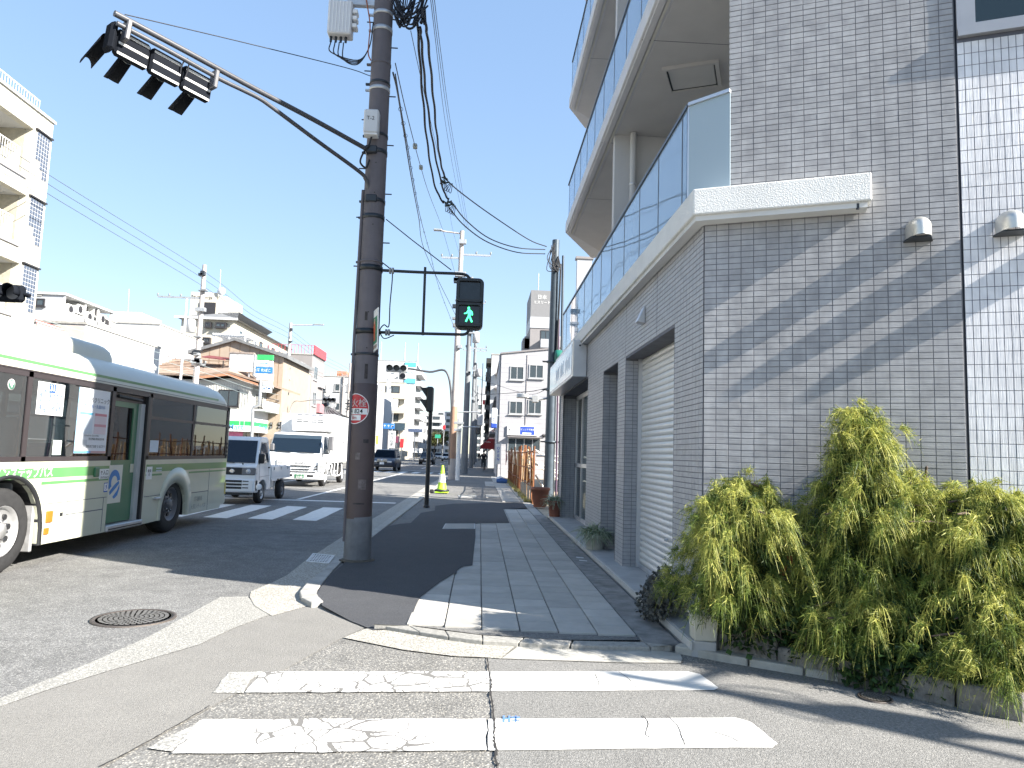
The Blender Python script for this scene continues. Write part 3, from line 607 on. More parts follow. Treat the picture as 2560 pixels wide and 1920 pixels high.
for nm, y, x0, x1, z1 in (('reveal_tiling', 9.289, 1.9, 2.07, 2.8), ('reveal_tiling', 11.0, 1.9, 2.6, 2.8), ('reveal_tiling', 16.45, 1.9, 2.4, 2.85)):
    cf = tiles(None, None, None, [(0, x1-x0, .1, z1)], .1, .05, .005)
    V, F = tile_mesh_arrays(cf, (x0-.005, y, 0), (1, 0, 0), (0, -1, 0), .1, .05, .005, .004); o = npmesh(nm, V, F, TILE_F, front); o['kind'] = 'stuff'
MB().box(2.45, 2.55, 9.8, 11.1, .1, 2.9).build('recess_back', TILE_F, bld)
# interior behind the openings
MB().prism([(2.7, 6.6), (2.7, YE), (12, YE), (9.4, 3.4)], .0, 3.6).build('ground_floor_core', mat('interior_dark', (.10, .10, .11), .9, var=.1), bld)
# rolling shutter: one slat per course
sh = MB().box(2.125, 2.14, 6.9, 9.3, .1, 2.83).build('rolling_shutter', SHUT, bld)
pf = [(0, 0), (-.012, .008), (-.02, .03), (-.02, .045), (-.012, .066), (0, .072)]
sm = MB(); sm.prism([(2.125+p[0], p[1]) for p in pf], 6.93, 9.275, 'y'); sme = sm.mesh('slat'); sme.materials.append(SHUT)
for i in range(36): inst(sme, 'slat', sh, (0, 0, .17+i*.0735))
MB().rbox(2.09, 2.135, 6.93, 9.275, .1, .168, .008).build('bottom_rail', ALU, sh)
for y in (6.92, 9.26): MB().box(2.06, 2.12, y, y+.028, .1, 2.82).build('guide_rail', ALU, sh)
for y, z in ((7.35, .95), (7.9, .62)): MB().cyl((2.105, y, z), (2.07, y, z), .02, .016, 12).build('lock', ALU, sh)
# entrance
en = MB(); 
for y in (12.62, 13.55, 14.5, 15.45, 16.38): en.box(2.2, 2.26, y, y+.06, .12, 2.9)
en.box(2.2, 2.26, 12.62, 16.44, 2.8, 2.9); en.box(2.2, 2.26, 12.62, 16.44, .12, .2); en.box(2.2, 2.26, 12.62, 16.44, 1.28, 1.36)
door = en.build('entrance_door', ALU, bld)
GLD = glass('shop_glass', (.55, .6, .6), .75, .02, 1.5, (.08, .10, .10))
for y in (12.68, 13.61, 14.56, 15.51):
    MB().box(2.225, 2.232, y, y+.87, .2, 1.28).build('pane', GLD, door); MB().box(2.225, 2.232, y, y+.87, 1.36, 2.8).build('pane', GLD, door)
MB().tube([(2.17, 13.48, .95), (2.14, 13.48, 1.0), (2.14, 13.48, 1.9), (2.17, 13.48, 1.95)], .015, 8).build('handle', ALU, door)
MB().tube([(2.17, 13.66, 1.0), (2.13, 13.66, 1.05), (2.13, 13.66, 2.3), (2.17, 13.66, 2.35)], .018, 8).build('handle', ALU, door)
MB().rbox(2.28, 2.6, 12.75, 13.3, .12, 1.0, .02).build('counter', mat('pale_wood', (.4, .33, .24), .6), bld)
# sign box over the entrance
sb = MB().rbox(1.62, 1.885, 12.76, YE+.02, 2.95, 3.63, .012).build('sign_box', ALU, bld)
SIGNF = mat('sign_face', (.70, .73, .76), .12, var=.1, vs=1.2, spec=.8)
MB().box(1.612, 1.6195, 12.86, YE-.06, 3.0, 3.57).build('sign_face', SIGNF, sb)
for i, (y0, y1) in enumerate(((13.1, 13.9), (14.1, 14.7), (14.9, 15.6))):  # vague pale blue marks: a letter-like reflection painted onto the sign face
    mb = MB()
    for k in range(5): mb.box(1.6085, 1.6115, y0+(y1-y0)*k/5, y0+(y1-y0)*(k+.55)/5, 3.12+.05*(k % 2), 3.42-.04*(k % 3))
    mb.build('reflection_marks', mat('pale_blue_reflection', (.50, .58, .68), .3, var=.2, vs=9), sb)
MB().cyl((1.75, 12.755, 3.53), (1.75, 12.745, 3.53), .018, n=12).build('bolt', DARKM, sb)
# ledge round the corner (first balcony edge)
XB = 1.75
lg = MB(); poly = [(XB, YE+.05), (XB, 5.843), wxy(1.3, .18), wxy(1.3, .002), wxy(.0, .002), (XF-.003, 6.0), (XF-.003, YE+.05)]
lg.prism(poly, 3.60, 3.83)
ledge = lg.build('ledge', STUCCO, bld, .012)
MB().prism([(XB+.03, YE), (XB+.03, 5.868), wxy(1.27, .15), wxy(1.27, .012), wxy(.01, .012), (XF-.012, 6.01), (XF-.012, YE)], 3.555, 3.5995).build('ledge_soffit', mat('ledge_underside', (.62, .62, .61), .8, var=.06), ledge)
MB().cyl(W(1.2, 3.59, .14), W(1.2, 3.545, .14), .014, n=10).build('drip_pipe', DARKM, ledge)
MB().prism([(XF+.02, YE), (XF+.02, 6.02), wxy(.24, -.02), wxy(.24, -1.2), (3.5, YE)], 3.66, 3.84).build('balcony_floor', SOFFIT, bld)
# slabs above
for z, yf, dx, dy in ((6.55, 15.62, .9, 1.95), (9.45, 15.5, .5, .95), (12.35, 15.2, .5, .95)):
    sl_ = MB().prism([(XB, yf), (XB, 6.05), wxy(.215, .16), wxy(.215, -.05), wxy(.215, -3), (6, 17.3), (XB+dx+.6, 17.3 if dx > .6 else yf+dy+.3), (XB+dx, yf+dy)], z, z+.24)
    s = sl_.build('balcony_slab', SLABW, bld, .015)
    MB().prism([(XB+.035, yf-.02), (XB+.035, 6.07), (XB+.11, 6.05), (XB+.11, yf+.1)], z-.028, z-.0005).build('drip_edge', SLABW, s)
    MB().prism([(XB+.13, yf+.02), (XB+.13, 6.07), (XB+.165, 6.06), (XB+.165, yf+.08)], z-.012, z-.0005).build('drip_line', mat('drip_strip', (.66, .64, .57), .8, var=.05), s)
    MB().prism([(XB+.2, yf+.1), (XB+.2, 6.1), wxy(.2, -.1), wxy(.2, -3), (5.9, 17.2), (XB+dx+.55, yf+dy)], z-.006, z-.0003).build('soffit', SOFFIT, s)
    for yj in (8.05, 10.9, 13.4): MB().box(XB+.02, 3.4, yj, yj+.012, z-.0075, z-.0062).build('soffit_joint', GROUT, s)
# access hatch in the lowest soffit
hq = [Vector(p) for p in ((2.16, 8.63, 0), (2.82, 8.37, 0), (3.06, 8.95, 0), (2.41, 9.22, 0))]; hm = sum(hq, Vector())/4
def ring(mb, s0, s1, z0, z1):
    a = [hm+(p-hm)*s0 for p in hq]; b = [hm+(p-hm)*s1 for p in hq]
    for i in range(4):
        j = (i+1) % 4; mb.prism([(a[i].x, a[i].y), (a[j].x, a[j].y), (b[j].x, b[j].y), (b[i].x, b[i].y)], z0, z1)
hb = MB(); ring(hb, 1., .86, 6.50, 6.544); hat = hb.build('access_hatch', SOFFIT, bld)
MB().prism([((hm+(p-hm)*.80).x, (hm+(p-hm)*.80).y) for p in hq], 6.52, 6.543).build('panel', PALEW, hat)
hb = MB(); ring(hb, .855, .82, 6.515, 6.542); hb.build('shadow_gap', DARKM, hat)
# partitions, set-back walls and pipe
for z0, z1 in ((3.84, 6.54), (6.8, 9.44), (9.7, 12.34)):
    MB().box(1.93, 3.6, 10.6, 10.75, z0, z1).build('partition_wall', PALEW, bld)
    MB().cyl((2.2, 10.5, z0), (2.2, 10.5, z1-.01), .05, n=16).build('rain_pipe', PALEW, bld); MB().lathe([(.055, 0), (.062, .01), (.062, .03), (.055, .04)], (2.2, 10.5, z0+1.85), 16).build('pipe_band', ALU, bld)
MB().prism([wxy(.23, -.31), wxy(8.9, -.31), (12, 16.2), (3.6, 16.2), (3.45, 8.2)], 3.86, 13.4).build('upper_core', PALEW, bld)
MB().prism([wxy(.1, .05), wxy(9, .05), (12.2, 16.4), (3.3, 16.4)], 13.4, 13.6).build('roof', CONC, bld)
# glass balustrades
def balus(z0, z1, y0, y1, near_end):
    n = 0
    g = MB().box(XB+.03, XB+.075, y0, y1, z1-.03, z1).build('handrail', ALU_D if near_end else ALU_D, bld)
    y = y0+.02; 
    while y < y1-.2:
        ye = min(y+.9, y1) if not (near_end and n == 0) else y+.16
        MB().box(XB+.045, XB+.055, y+.012, ye-.012, z0, z1-.03).build('glass_panel', GLB, g)
        MB().box(XB+.042, XB+.058, ye-.011, ye+.011, z0, z1-.03).build('mullion', ALU_D, g); y = ye; n += 1
    return g
g = balus(3.835, 4.76, 6.17, 16.0, True)
a, b = Vector((XB+.05, 6.16, 0)), W(.215, 0, .02)
ed = (b-a).normalized(); en_ = Vector((ed.y, -ed.x, 0))
GLE = glass('frosted_end_glass', (.5, .6, .65), .25, .12, 1.5, (.46, .56, .62))
MB().prism([((a+en_*.004).x, (a+en_*.004).y), ((b+en_*.004).x, (b+en_*.004).y), ((b-en_*.004).x, (b-en_*.004).y), ((a-en_*.004).x, (a-en_*.004).y)], 3.84, 4.735).build('end_panel', GLE, g)
MB().prism([((a+en_*.022).x, (a+en_*.022).y), ((b+en_*.022).x, (b+en_*.022).y), ((b-en_*.022).x, (b-en_*.022).y), ((a-en_*.022).x, (a-en_*.022).y)], 4.736, 4.766).build('end_rail', ALU, g)
MB().box(XB+.04, XB+.062, 6.155, 6.168, 3.84, 4.735).build('corner_bead', ALU, g)
balus(6.80, 7.68, 6.4, 15.6, False); balus(9.70, 10.55, 6.4, 15.45, False); balus(12.6, 13.4, 6.4, 15.2, False)
# vent hoods on the side wall
HOOD = mat('brushed_steel_hood', (.62, .61, .57), .42, .75, var=.08, vs=9)
def hood(s, z):
    R_, D, n = .09, .20, 20; mb = MB(); v = []; rows = [(1., 0.), (1., .04), (1., .085)]+[(math.cos(t), .085+R_*math.sin(t)) for t in [math.pi/2*i/8 for i in range(1, 9)]]
    for f, h in rows:
        for i in range(n+1):
            t = math.pi*i/n; v.append(W(s-R_*math.cos(t)*f, z+h, .02*f+(D-.02)*math.sin(t)*f))
    m = n+1; K = len(rows)
    mb.add(v, [(k*m+i, k*m+i+1, (k+1)*m+i+1, (k+1)*m+i) for k in range(K-1) for i in range(n)], True)
    h = mb.build('vent_hood', HOOD, bld)
    pl = MB(); pts = [W(s-R_-.012, z, 0), W(s-R_-.012, z, .03), W(s-R_*.75, z, D*.75), W(s+R_*.75, z, D*.75), W(s+R_+.012, z, .03), W(s+R_+.012, z, 0)]
    pl.add([tuple(p) for p in pts]+[(p.x, p.y, p.z-.012) for p in pts], [(0,1,2,3,4,5),(11,10,9,8,7,6)]+[(i, (i+1) % 6, 6+(i+1) % 6, 6+i) for i in range(6)]); pl.build('flange', DARKM, h)
for s in (1.64, 2.25, 2.87): hood(s, 3.295)
# window over the white wall
wf = MB()
for s0, s1, z0, z1, o in ((1.95, 4.2, 4.93, 4.99, .05), (1.95, 2.03, 4.99, 6.9, .022), (4.1, 4.2, 4.99, 6.9, .022), (2.03, 4.1, 6.8, 6.9, .022)):
    wf.prism([wxy(s0, o), wxy(s1, o), wxy(s1, .003), wxy(s0, .003)], z0, z1)
win = wf.build('window', mat('grey_window_frame', (.34, .345, .36), .4, .4, var=.05), bld)
MB().prism([wxy(2.03, .012), wxy(4.1, .012), wxy(4.1, .004), wxy(2.03, .004)], 4.99, 6.8).build('pane', glass('window_glass_dark', (.3, .36, .4), .3, .02, 1.5, (.03, .05, .06)), win)
wi = MB()
for s0, s1, z0, z1 in ((2.03, 4.1, 4.99, 5.04), (2.03, 2.08, 5.04, 6.8)): wi.prism([wxy(s0, .018), wxy(s1, .018), wxy(s1, .0135), wxy(s0, .0135)], z0, z1)
wi.build('inner_frame', mat('grey_window_frame', (.34, .345, .36), .4, .4, var=.05), win)
# wedge lamp on the street front
p = AX(1611, 790, XF)
lm = MB(); lm.prism([(p.x-.006, p.z+.10), (p.x-.006, p.z-.10), (p.x-.10, p.z-.08), (p.x-.02, p.z+.10)], p.y-.07, p.y+.07, 'y'); lm.build('wall_lamp', ALU, bld, .006)
# sheet joints in the front tiling
for y in (7.62, 9.29): MB().box(XF-.0062, XF-.001, y-.004, y+.004, 2.86, 3.58).build('control_joint', DARKM, front)
# step
stp = MB().prism([(1.69, 17.2), (1.69, 5.60), (1.86, 5.53), (1.98, 5.80), wxy(.02, -.01), (XF+.3, 6.1), (2.6, 17.2)], -.03, .118).build('step', mat('step_concrete', (.36, .36, .355), .8, var=.15, vs=4, bump=.15), bld, .008)
MB().prism([(1.675, 17.2), (1.675, 5.58), (1.6895, 5.58), (1.6895, 17.2)], .05, .112).build('step_edge', mat('step_edge_stone', (.45, .45, .44), .7, var=.1), stp)
# planted border round the gable: kerb and granite blocks
bk = [G(*g6(*p), .05) for p in ((175, 1275), (290, 1295), (560, 1345), (850, 1393), (1130, 1440), (1420, 1500), (1700, 1550), (1990, 1612))]
bord = wthing('border_kerb', 'pale low concrete kerb edging the planted border beside the side road', 'kerb', (bk[3].x, bk[3].y, 0))
for i in range(len(bk)-1):
    a, b = bk[i], bk[i+1]; d = (b-a).normalized(); nn = Vector((-d.y, d.x, 0)); nn = nn if nn.y > 0 else -nn
    a = a+d*.008; b = b-d*.008
    MB().prism([(a.x, a.y), (b.x, b.y), ((b+nn*.11).x, (b+nn*.11).y), ((a+nn*.11).x, (a+nn*.11).y)], -.03, .055).build('kerb_stone', CONC_L, bord, .012)
STONE = mat('granite_block', (.20, .188, .17), .9, var=.4, vs=14, bump=.7, bs=45)
GRP = 'granite blocks along the planted border'
blk = [(378, 688), (692, 1000), (1005, 1290), (1300, 1620), (1630, 1990)]
for i, (xa, xb) in enumerate(blk):
    ya = lambda x: 1300+(x-378)*.215
    a, b = G(*g6(xa, ya(xa)-2), .05), G(*g6(xb, ya(xb)-2), .05); d = (b-a).normalized(); nn = Vector((-d.y, d.x, 0)); nn = nn if nn.y > 0 else -nn
    a = a+nn*.06; b = b+nn*.06
    mb = MB().prism([(a.x, a.y), (b.x, b.y), ((b+nn*.2).x, (b+nn*.2).y), ((a+nn*.2).x, (a+nn*.2).y)], -.02, (.20 if i == 0 else .15)+.02*random.random())
    o = mb.build('granite_block', STONE, None, .025, 3)
    tag(o, ['pale granite block at the left end of the planted border, by the step', 'granite block second from the step, under drooping foliage', 'granite block in mid border below the tallest golden shrub', 'granite block right of mid border, mostly hidden by ivy', 'granite block at the right edge of the planted border'][i], 'stone block', GRP)
soil = flat('planting_soil', [wxy(-.0, .03), wxy(6, .03)]+[tuple((p+Vector((.03, .28, 0))))[:2] for p in bk[::-1][:-2]]+[(1.99, 5.78)], .12, mat('soil', (.06, .045, .032), .95, var=.4, vs=20, bump=.6, bs=60))
# ================================================================ large utility pole, signals, cables
POLE = mat('weathered_concrete_pole', (.135, .122, .132), .85, var=.22, vs=5, bump=.3, bs=70, streak=.5)
POLE_B = mat('pole_base_concrete', (.16, .165, .175), .85, var=.3, vs=7, bump=.3, bs=70, streak=.4)
WRAP = mat('brown_pole_wrap', (.095, .068, .066), .6, var=.14, vs=4, bump=.12, bs=120)
PX, PY = -1.575, 9.66
def pr(z): return .167-.0042*z
def pc(z): return Vector((PX-.0045*z, PY, z))
pole = wthing('utility_pole', 'thick dark concrete utility pole standing on the near pavement corner', 'utility pole', (PX, PY, .05))
MB().cyl(pc(.3), pc(11.5), pr(.3), pr(11.5), 28).build('shaft', POLE, pole)
MB().lathe([(.178, .02), (.176, .5), (.172, .62), (.165, .63)], (PX, PY, 0), 28).build('concrete_base', POLE_B, pole)
zt = AY(890, 960, PY).z
MB().lathe([(pr(.6)+.007, .60), (pr(1.5)+.006, 1.5), (pr(zt)+.006, zt), (pr(zt), zt+.003)], (PX-.006, PY, 0), 28).build('wrap_sheet', WRAP, pole)
def band(z, h=.045, m=STEEL, e=.007, name='band'):
    c = pc(z); o = MB().lathe([(pr(z), -h/2), (pr(z)+e, -h/2), (pr(z)+e, h/2), (pr(z), h/2)], c, 28).build(name, m, pole)
    MB().box(c.x-pr(z)-.06, c.x-pr(z)+.01, c.y-.02, c.y+.02, z-.012, z+.012).build('band_bolt', m, pole)
    return o
zz = lambda y: AY(930, y, PY-.15).z
for y, m, h in ((22, STEEL, .05), (62, STEEL, .06), (148, POLE, .03), (198, DARKM, .035), (213, STEEL, .05), (330, DARKM, .04), (372, DARKM, .06), (496, DARKM, .05), (537, DARKM, .06), (650, POLE, .03), (884, DARKM, .03)): band(zz(y), h, m)
for i, y in enumerate(range(40, 700, 62)):
    c = pc(zz(y)); s_ = 1 if i % 2 else -1; MB().cyl((c.x+s_*pr(c.z), c.y, c.z), (c.x+s_*(pr(c.z)+.09), c.y, c.z), .009, n=8).build('step_bolt', DARKM, pole)
for y in (290, 405, 480, 560, 780, 870):
    c = pc(zz(y)); MB().cyl((c.x+.02, c.y-pr(c.z)-.003, c.z), (c.x+.02, c.y-pr(c.z)+.02, c.z), .008, n=8).build('plug_hole', CRACK, pole)
MB().tube([(PX-.17, PY-.06, .3), (PX-.175, PY-.06, 1.2), (PX-.185, PY-.05, 3.), (PX-.175, PY-.05, zz(470))], .022, 8).build('conduit', POLE, pole)
c = AY(931, 309, PY-.2)
cb = MB().rbox(c.x-.105, c.x+.095, PY-.30, PY-.14, c.z-.17, c.z+.165, .018).build('control_box', mat('grey_white_cabinet', (.60, .60, .60), .5, var=.05), pole)
text('T-2', .075, (c.x-.01, PY-.303, c.z+.03), (1, 0, 0), (0, 0, 1), BLACK, cb)
MB().rbox(c.x-.10, c.x+.09, PY-.29, PY-.15, c.z-.195, c.z-.171, .008).build('gland_plate', WHITE, cb)
MB().tube(smooth_path([(c.x+.0, PY-.2, c.z-.19), (c.x-.03, PY-.22, c.z-.32), (c.x-.10, PY-.2, c.z-.42), (c.x-.14, PY-.18, c.z-.55), (c.x-.06, PY-.17, c.z-.62), (c.x-.02, PY-.16, c.z-.5)]), .014, 6).build('cable_loop', CABLE, pole)
# white radio unit on a bracket
tl, br = AY(822, 8, PY), AY(890, 100, PY)
ru = MB().rbox(tl.x+.02, br.x-.06, PY-.10, PY+.1, br.z+.03, tl.z, .015).build('radio_unit', mat('radio_unit_white', (.62, .62, .63), .5, var=.05), pole)
for i in range(7):
    x = tl.x+.04+i*(br.x-tl.x-.13)/6; MB().box(x, x+.012, PY-.108, PY-.1005, br.z+.06, tl.z-.02).build('fin', WHITE, ru)
for i in range(4): MB().cyl((tl.x+.06+i*.07, PY, br.z+.03), (tl.x+.06+i*.07, PY, br.z-.05), .02, .016, 10).build('connector', DARKM, ru)
for zq in (.35, .62, .85): MB().rbox(br.x-.058, br.x+.01, PY-.07, PY+.07, br.z+.43*zq, br.z+.43*zq+.06, .008).build('mount_lug', WHITE, ru)
MB().box(br.x-.15, PX-.1, PY-.04, PY+.04, tl.z-.02, tl.z+.06).build('bracket_arm', STEEL, pole)
for i in range(4):
    x = tl.x+.06+i*.06; MB().tube(smooth_path([(x, PY, br.z-.05), (x+.02, PY-.03, br.z-.22-.03*i), (br.x+.05, PY-.05, br.z-.33-.02*i), (PX-.19, PY-.1, br.z-.15), (PX-.15, PY-.12, br.z+.2)]), .009, 6).build('jumper_cable', CABLE, pole)
OR = mat('orange_cable', (.30, .08, .02), .6)
MB().tube(smooth_path([(br.x+.12, PY-.05, br.z+.6), (br.x+.2, PY-.08, br.z+.2), (PX-.2, PY-.1, br.z-.05), (PX-.2, PY-.1, br.z-.25), (PX-.16, PY-.1, br.z-.35)]), .009, 6).build('jumper_cable', OR, pole)
# hydrant marker wrapped on the pole
RED = mat('sign_red', (.52, .03, .04), .45, var=.06); SIGNW = mat('sign_white', (.80, .80, .78), .45, var=.04)
hz = AY(905, 1022, PY-.16).z; HR = .205; A0 = math.radians(38)
def wrapd(u, v, e):
    z = hz+v; a = math.pi+A0+u/(pr(z)+e) if False else (-math.pi/2-A0+u/(pr(z)+e)); c = pc(z); return Vector((c.x+math.cos(a)*(pr(z)+e), c.y+math.sin(a)*(pr(z)+e), z))
def disc(r, e, r0=0., v0=-9, v1=9):
    mb = MB(); n = 36; k = 8; vs = []
    for j in range(k+1):
        for i in range(n): a = 2*math.pi*i/n; q = r0+(r-r0)*j/k; vs.append(wrapd(q*math.cos(a), min(v1, max(v0, q*math.sin(a))), e))
    mb.add(vs, [(j*n+i, j*n+(i+1) % n, (j+1)*n+(i+1) % n, (j+1)*n+i) for j in range(k) for i in range(n)], True); return mb
hs = wthing('hydrant_marker', 'round red hydrant marker wrapped around the thick pole', 'sign', tuple(wrapd(0, -.2, 0)))
disc(HR, .010).build('red_plate', RED, hs); disc(HR, .0115, HR*.95).build('rim', SIGNW, hs)
def rectp(u0, u1, v0, v1, e):
    mb = MB(); n = 8; mb.add([wrapd(u0+(u1-u0)*i/n, v, e) for v in (v0, v1) for i in range(n+1)], [(i, i+1, n+2+i, n+1+i) for i in range(n)], True); return mb
rectp(-.15, .185, -.075, .005, .0125).build('number_panel', SIGNW, hs); rectp(-.1, .10, -.155, -.085, .0125).build('distance_panel', SIGNW, hs)
for tx, sz, u, v, m in (('消火栓', .115, .0, .07, SIGNW), ('H 824', .085, .02, -.036, BLACK), ('8m', .07, .0, -.12, RED)):
    text(tx, sz, (0, 0, 0), (1, 0, 0), (0, 0, 1), m, hs, 'lettering', fn=(lambda x, y, u=u, v=v: wrapd(u+x, v+y, .0145)), bold=.01)
# scuffs and the remains of old stickers
def wpatch(a0, z, w, h, m, nm):
    mb = MB(); n = 6; e = .0085; vs = [Vector((pc(zz_).x+math.cos(a0+w*(i/n-.5)/pr(zz_))*(pr(zz_)+e), PY+math.sin(a0+w*(i/n-.5)/pr(zz_))*(pr(zz_)+e), zz_)) for zz_ in (z-h/2, z+h/2) for i in range(n+1)]
    mb.add(vs, [(i, i+1, n+2+i, n+1+i) for i in range(n)], True); mb.build(nm, m, pole)
SCF = mat('old_sticker_residue', (.17, .14, .135), .8, var=.4, vs=25); SCD = mat('dark_scuff', (.05, .042, .042), .8, var=.4, vs=25)
for a0, z, w, h, m in ((-1.3, 1.05, .10, .13, SCF), (-1.75, 1.42, .06, .09, SCF), (-1.15, 1.62, .07, .05, SCD), (-1.5, .8, .14, .02, SCD), (-1.9, 2.0, .05, .16, SCF), (-1.4, 2.55, .04, .2, SCD), (-1.62, 3.3, .035, .12, SCD)): wpatch(a0, z, w, h, m, 'sticker_residue')
MB().lathe([(.178, 0), (.235, .0), (.2, .012), (.178, .022)], (PX, PY, .054), 22, caps=False).build('dirt_ring', mat('gritty_dirt', (.10, .09, .075), .95, var=.4, vs=30, bump=.6, bs=90), pole)
# election-style poster board seen edge-on, clamped to the pole
pb = wthing('poster_board', 'narrow green and red poster board clamped edge-on to the thick pole', 'sign', (PX+.1, PY-.2, AY(938, 880, 9.4).z))
a, b = AY(931, 782, 9.62), AY(946, 768, 9.30); ab, bb = AY(931, 884, 9.62), AY(944, 872, 9.30)
def pbq(u, v, e):
    t = a.lerp(b, u); bo = ab.lerp(bb, u); p = bo.lerp(t, v); return Vector((p.x-e, p.y-e*.1, p.z))
def pbr(u0, u1, v0, v1, e0, e1):
    mb = MB(); mb.add([pbq(u, v, e) for e in (e0, e1) for u, v in ((u0, v0), (u1, v0), (u1, v1), (u0, v1))], [(0,1,2,3),(4,5,6,7),(0,1,5,4),(1,2,6,5),(2,3,7,6),(3,0,4,7)]); return mb
pbr(0, 1, 0, 1, -.006, .004).build('board', SIGNW, pb)
pbr(.1, .9, .18, .82, .0045, .006).build('green_field', mat('poster_green', (.05, .22, .13), .5), pb)
pbr(.32, .62, .25, .72, .0065, .0075).build('red_figure', mat('poster_red', (.55, .12, .06), .5), pb)
pbr(.40, .56, .66, .78, .0066, .0076).build('pale_head', mat('poster_skin', (.6, .4, .3), .5), pb)
for i in range(4): pbr(.12+.2*i, .25+.2*i, .06, .14, .0045, .0055).build('printed_mark', mat('poster_brown', (.2, .1, .05), .5), pb)
MB().tube([tuple(pbq(.3, .35, -.01)), (PX+.12, PY-.1, pbq(.3, .35, 0).z)], .018, 8).build('clamp', STEEL, pb); MB().tube([tuple(pbq(.3, .75, -.01)), (PX+.12, PY-.1, pbq(.3, .75, 0).z)], .018, 8).build('clamp', STEEL, pb)
# ---- vehicle signal on a long double-tube mast arm
E0 = G(284, 42, 5.75); AD = Vector((E0.x-PX, E0.y-PY, 0)).normalized(); AN = Vector((-AD.y, AD.x, 0)); AN = AN if AN.y > 0 else -AN
def arm(px, py, off=0.):
    d = ray(px, py); n = Vector((AN.x, AN.y, 0)); p0 = Vector((PX, PY, 0))+n*off; t = (p0.x*n.x+p0.y*n.y)/(d[0]*n.x+d[1]*n.y); return Vector((d[0]*t, d[1]*t, d[2]*t+CAMH))
ARMM = mat('arm_grey_paint', (.07, .072, .082), .45, var=.15, vs=5)
ts = wthing('traffic_signal', 'traffic signal on a long double-tube arm reaching left from the thick pole', 'traffic signal', tuple(arm(920, 480)))
u = [arm(*p) for p in ((924, 377), (780, 297), (628, 217), (450, 120), (286, 33))]
MB().tube(smooth_path(u), .032, 10).build('upper_tube', ARMM, ts)
l = [arm(*p) for p in ((924, 500), (922, 470), (914, 448), (897, 428), (790, 350), (680, 268), (650, 247), (615, 229), (543, 194), (420, 126), (292, 58))]
MB().tube(smooth_path(l), .026, 10).build('lower_tube', ARMM, ts)
for p in ((928, 378), (928, 500)):
    q = arm(*p); MB().rbox(q.x-.07, q.x+.09, q.y-.1, q.y+.05, q.z-.05, q.z+.05, .012).build('pole_clamp', DARKM, ts)
# signal head: three sections along the arm, lenses facing away from us
HB = mat('signal_housing', (.011, .013, .018), .85, var=.15, spec=.08); LOUV = mat('pale_housing_strip', (.72, .72, .70), .5, var=.05)
P0, P1 = arm(300, 80), arm(541, 213); up = Vector((0, 0, 1))
al = (P1-P0); Ls = al.length; al.normalize(); upl = (up-al*up.dot(al)).normalized(); fo = AN
def hbox(mb, s0, s1, f0, f1, z0, z1, c=.02):
    M = Matrix((al, fo, upl)).transposed().to_4x4(); M.translation = P0; mb.rbox(s0, s1, f0, f1, z0, z1, c, M=M); return mb
for k in range(3):
    s0, s1 = Ls*k/3+.006, Ls*(k+1)/3-.006
    o = hbox(MB(), s0, s1, .06, .155, -.20, .085, .025).build('signal_section', HB, ts)
    for j in range(3): hbox(MB(), s0+.02, s1-.02, .052, .0615, -.20+j*.11, -.172+j*.11, .004).build('pale_strip', LOUV, o)
    cen = P0+al*((s0+s1)/2)+fo*.155+upl*-.11
    lens = MB().cyl(cen, cen+fo*.012, .085, n=24).build('lens', mat('unlit_lens', (.05, .06, .06), .2, var=.1), o)
    vz = MB(); vs = []; n = 14
    for j in range(2):
        for i in range(n+1):
            a = math.pi*(-.12+1.24*i/n); vs.append(cen+al*(.062*math.cos(a))+upl*(.075*math.sin(a))+fo*((.46-.12*(1-math.sin(a))**1.2 if j else 0))-upl*(.17 if j else 0))
    vz.add(vs, [(i, i+1, n+2+i, n+1+i) for i in range(n)], True); v_ = vz.build('visor', HB, o); sd = v_.modifiers.new('solid', 'SOLIDIFY'); sd.thickness = .008
hbox(MB(), -.07, -.002, .03, .2, -.2, .12, .03).build('end_cap', HB, ts)
q = P0-al*.04+fo*.2+upl*-.05
vz = MB(); vs = []; n = 12
for j in range(2):
    for i in range(n+1):
        a = math.pi*i/n; vs.append(q+al*(.06*math.cos(a))+upl*(.10*math.sin(a)-.02)+fo*(.42 if j else 0)-upl*(.12 if j else 0))
vz.add(vs, [(i, i+1, n+2+i, n+1+i) for i in range(n)], True); v_ = vz.build('end_visor', HB, ts); sd = v_.modifiers.new('solid', 'SOLIDIFY'); sd.thickness = .008
for s_ in (.06, Ls-.03): hbox(MB(), s_-.025, s_+.025, -.05, .07, -.06, .16, .01).build('hanger', ARMM, ts)
q = P0+al*(Ls*.66)+fo*.03; MB().tube([q+al*(.09*math.cos(t))*.4+upl*(.12*math.sin(t))-fo*.03*math.sin(t) for t in [i*math.pi/6-1 for i in range(10)]], .007, 6).build('cable_loop', CABLE, ts)
gw = MB().tube(smooth_path([arm(312, 36), arm(600, 104), arm(860, 168), arm(926, 190)]), .006, 6).build('guy_wire', CABLE); tag(gw, 'thin stay wire from the signal arm tip up to the thick pole', 'wire')
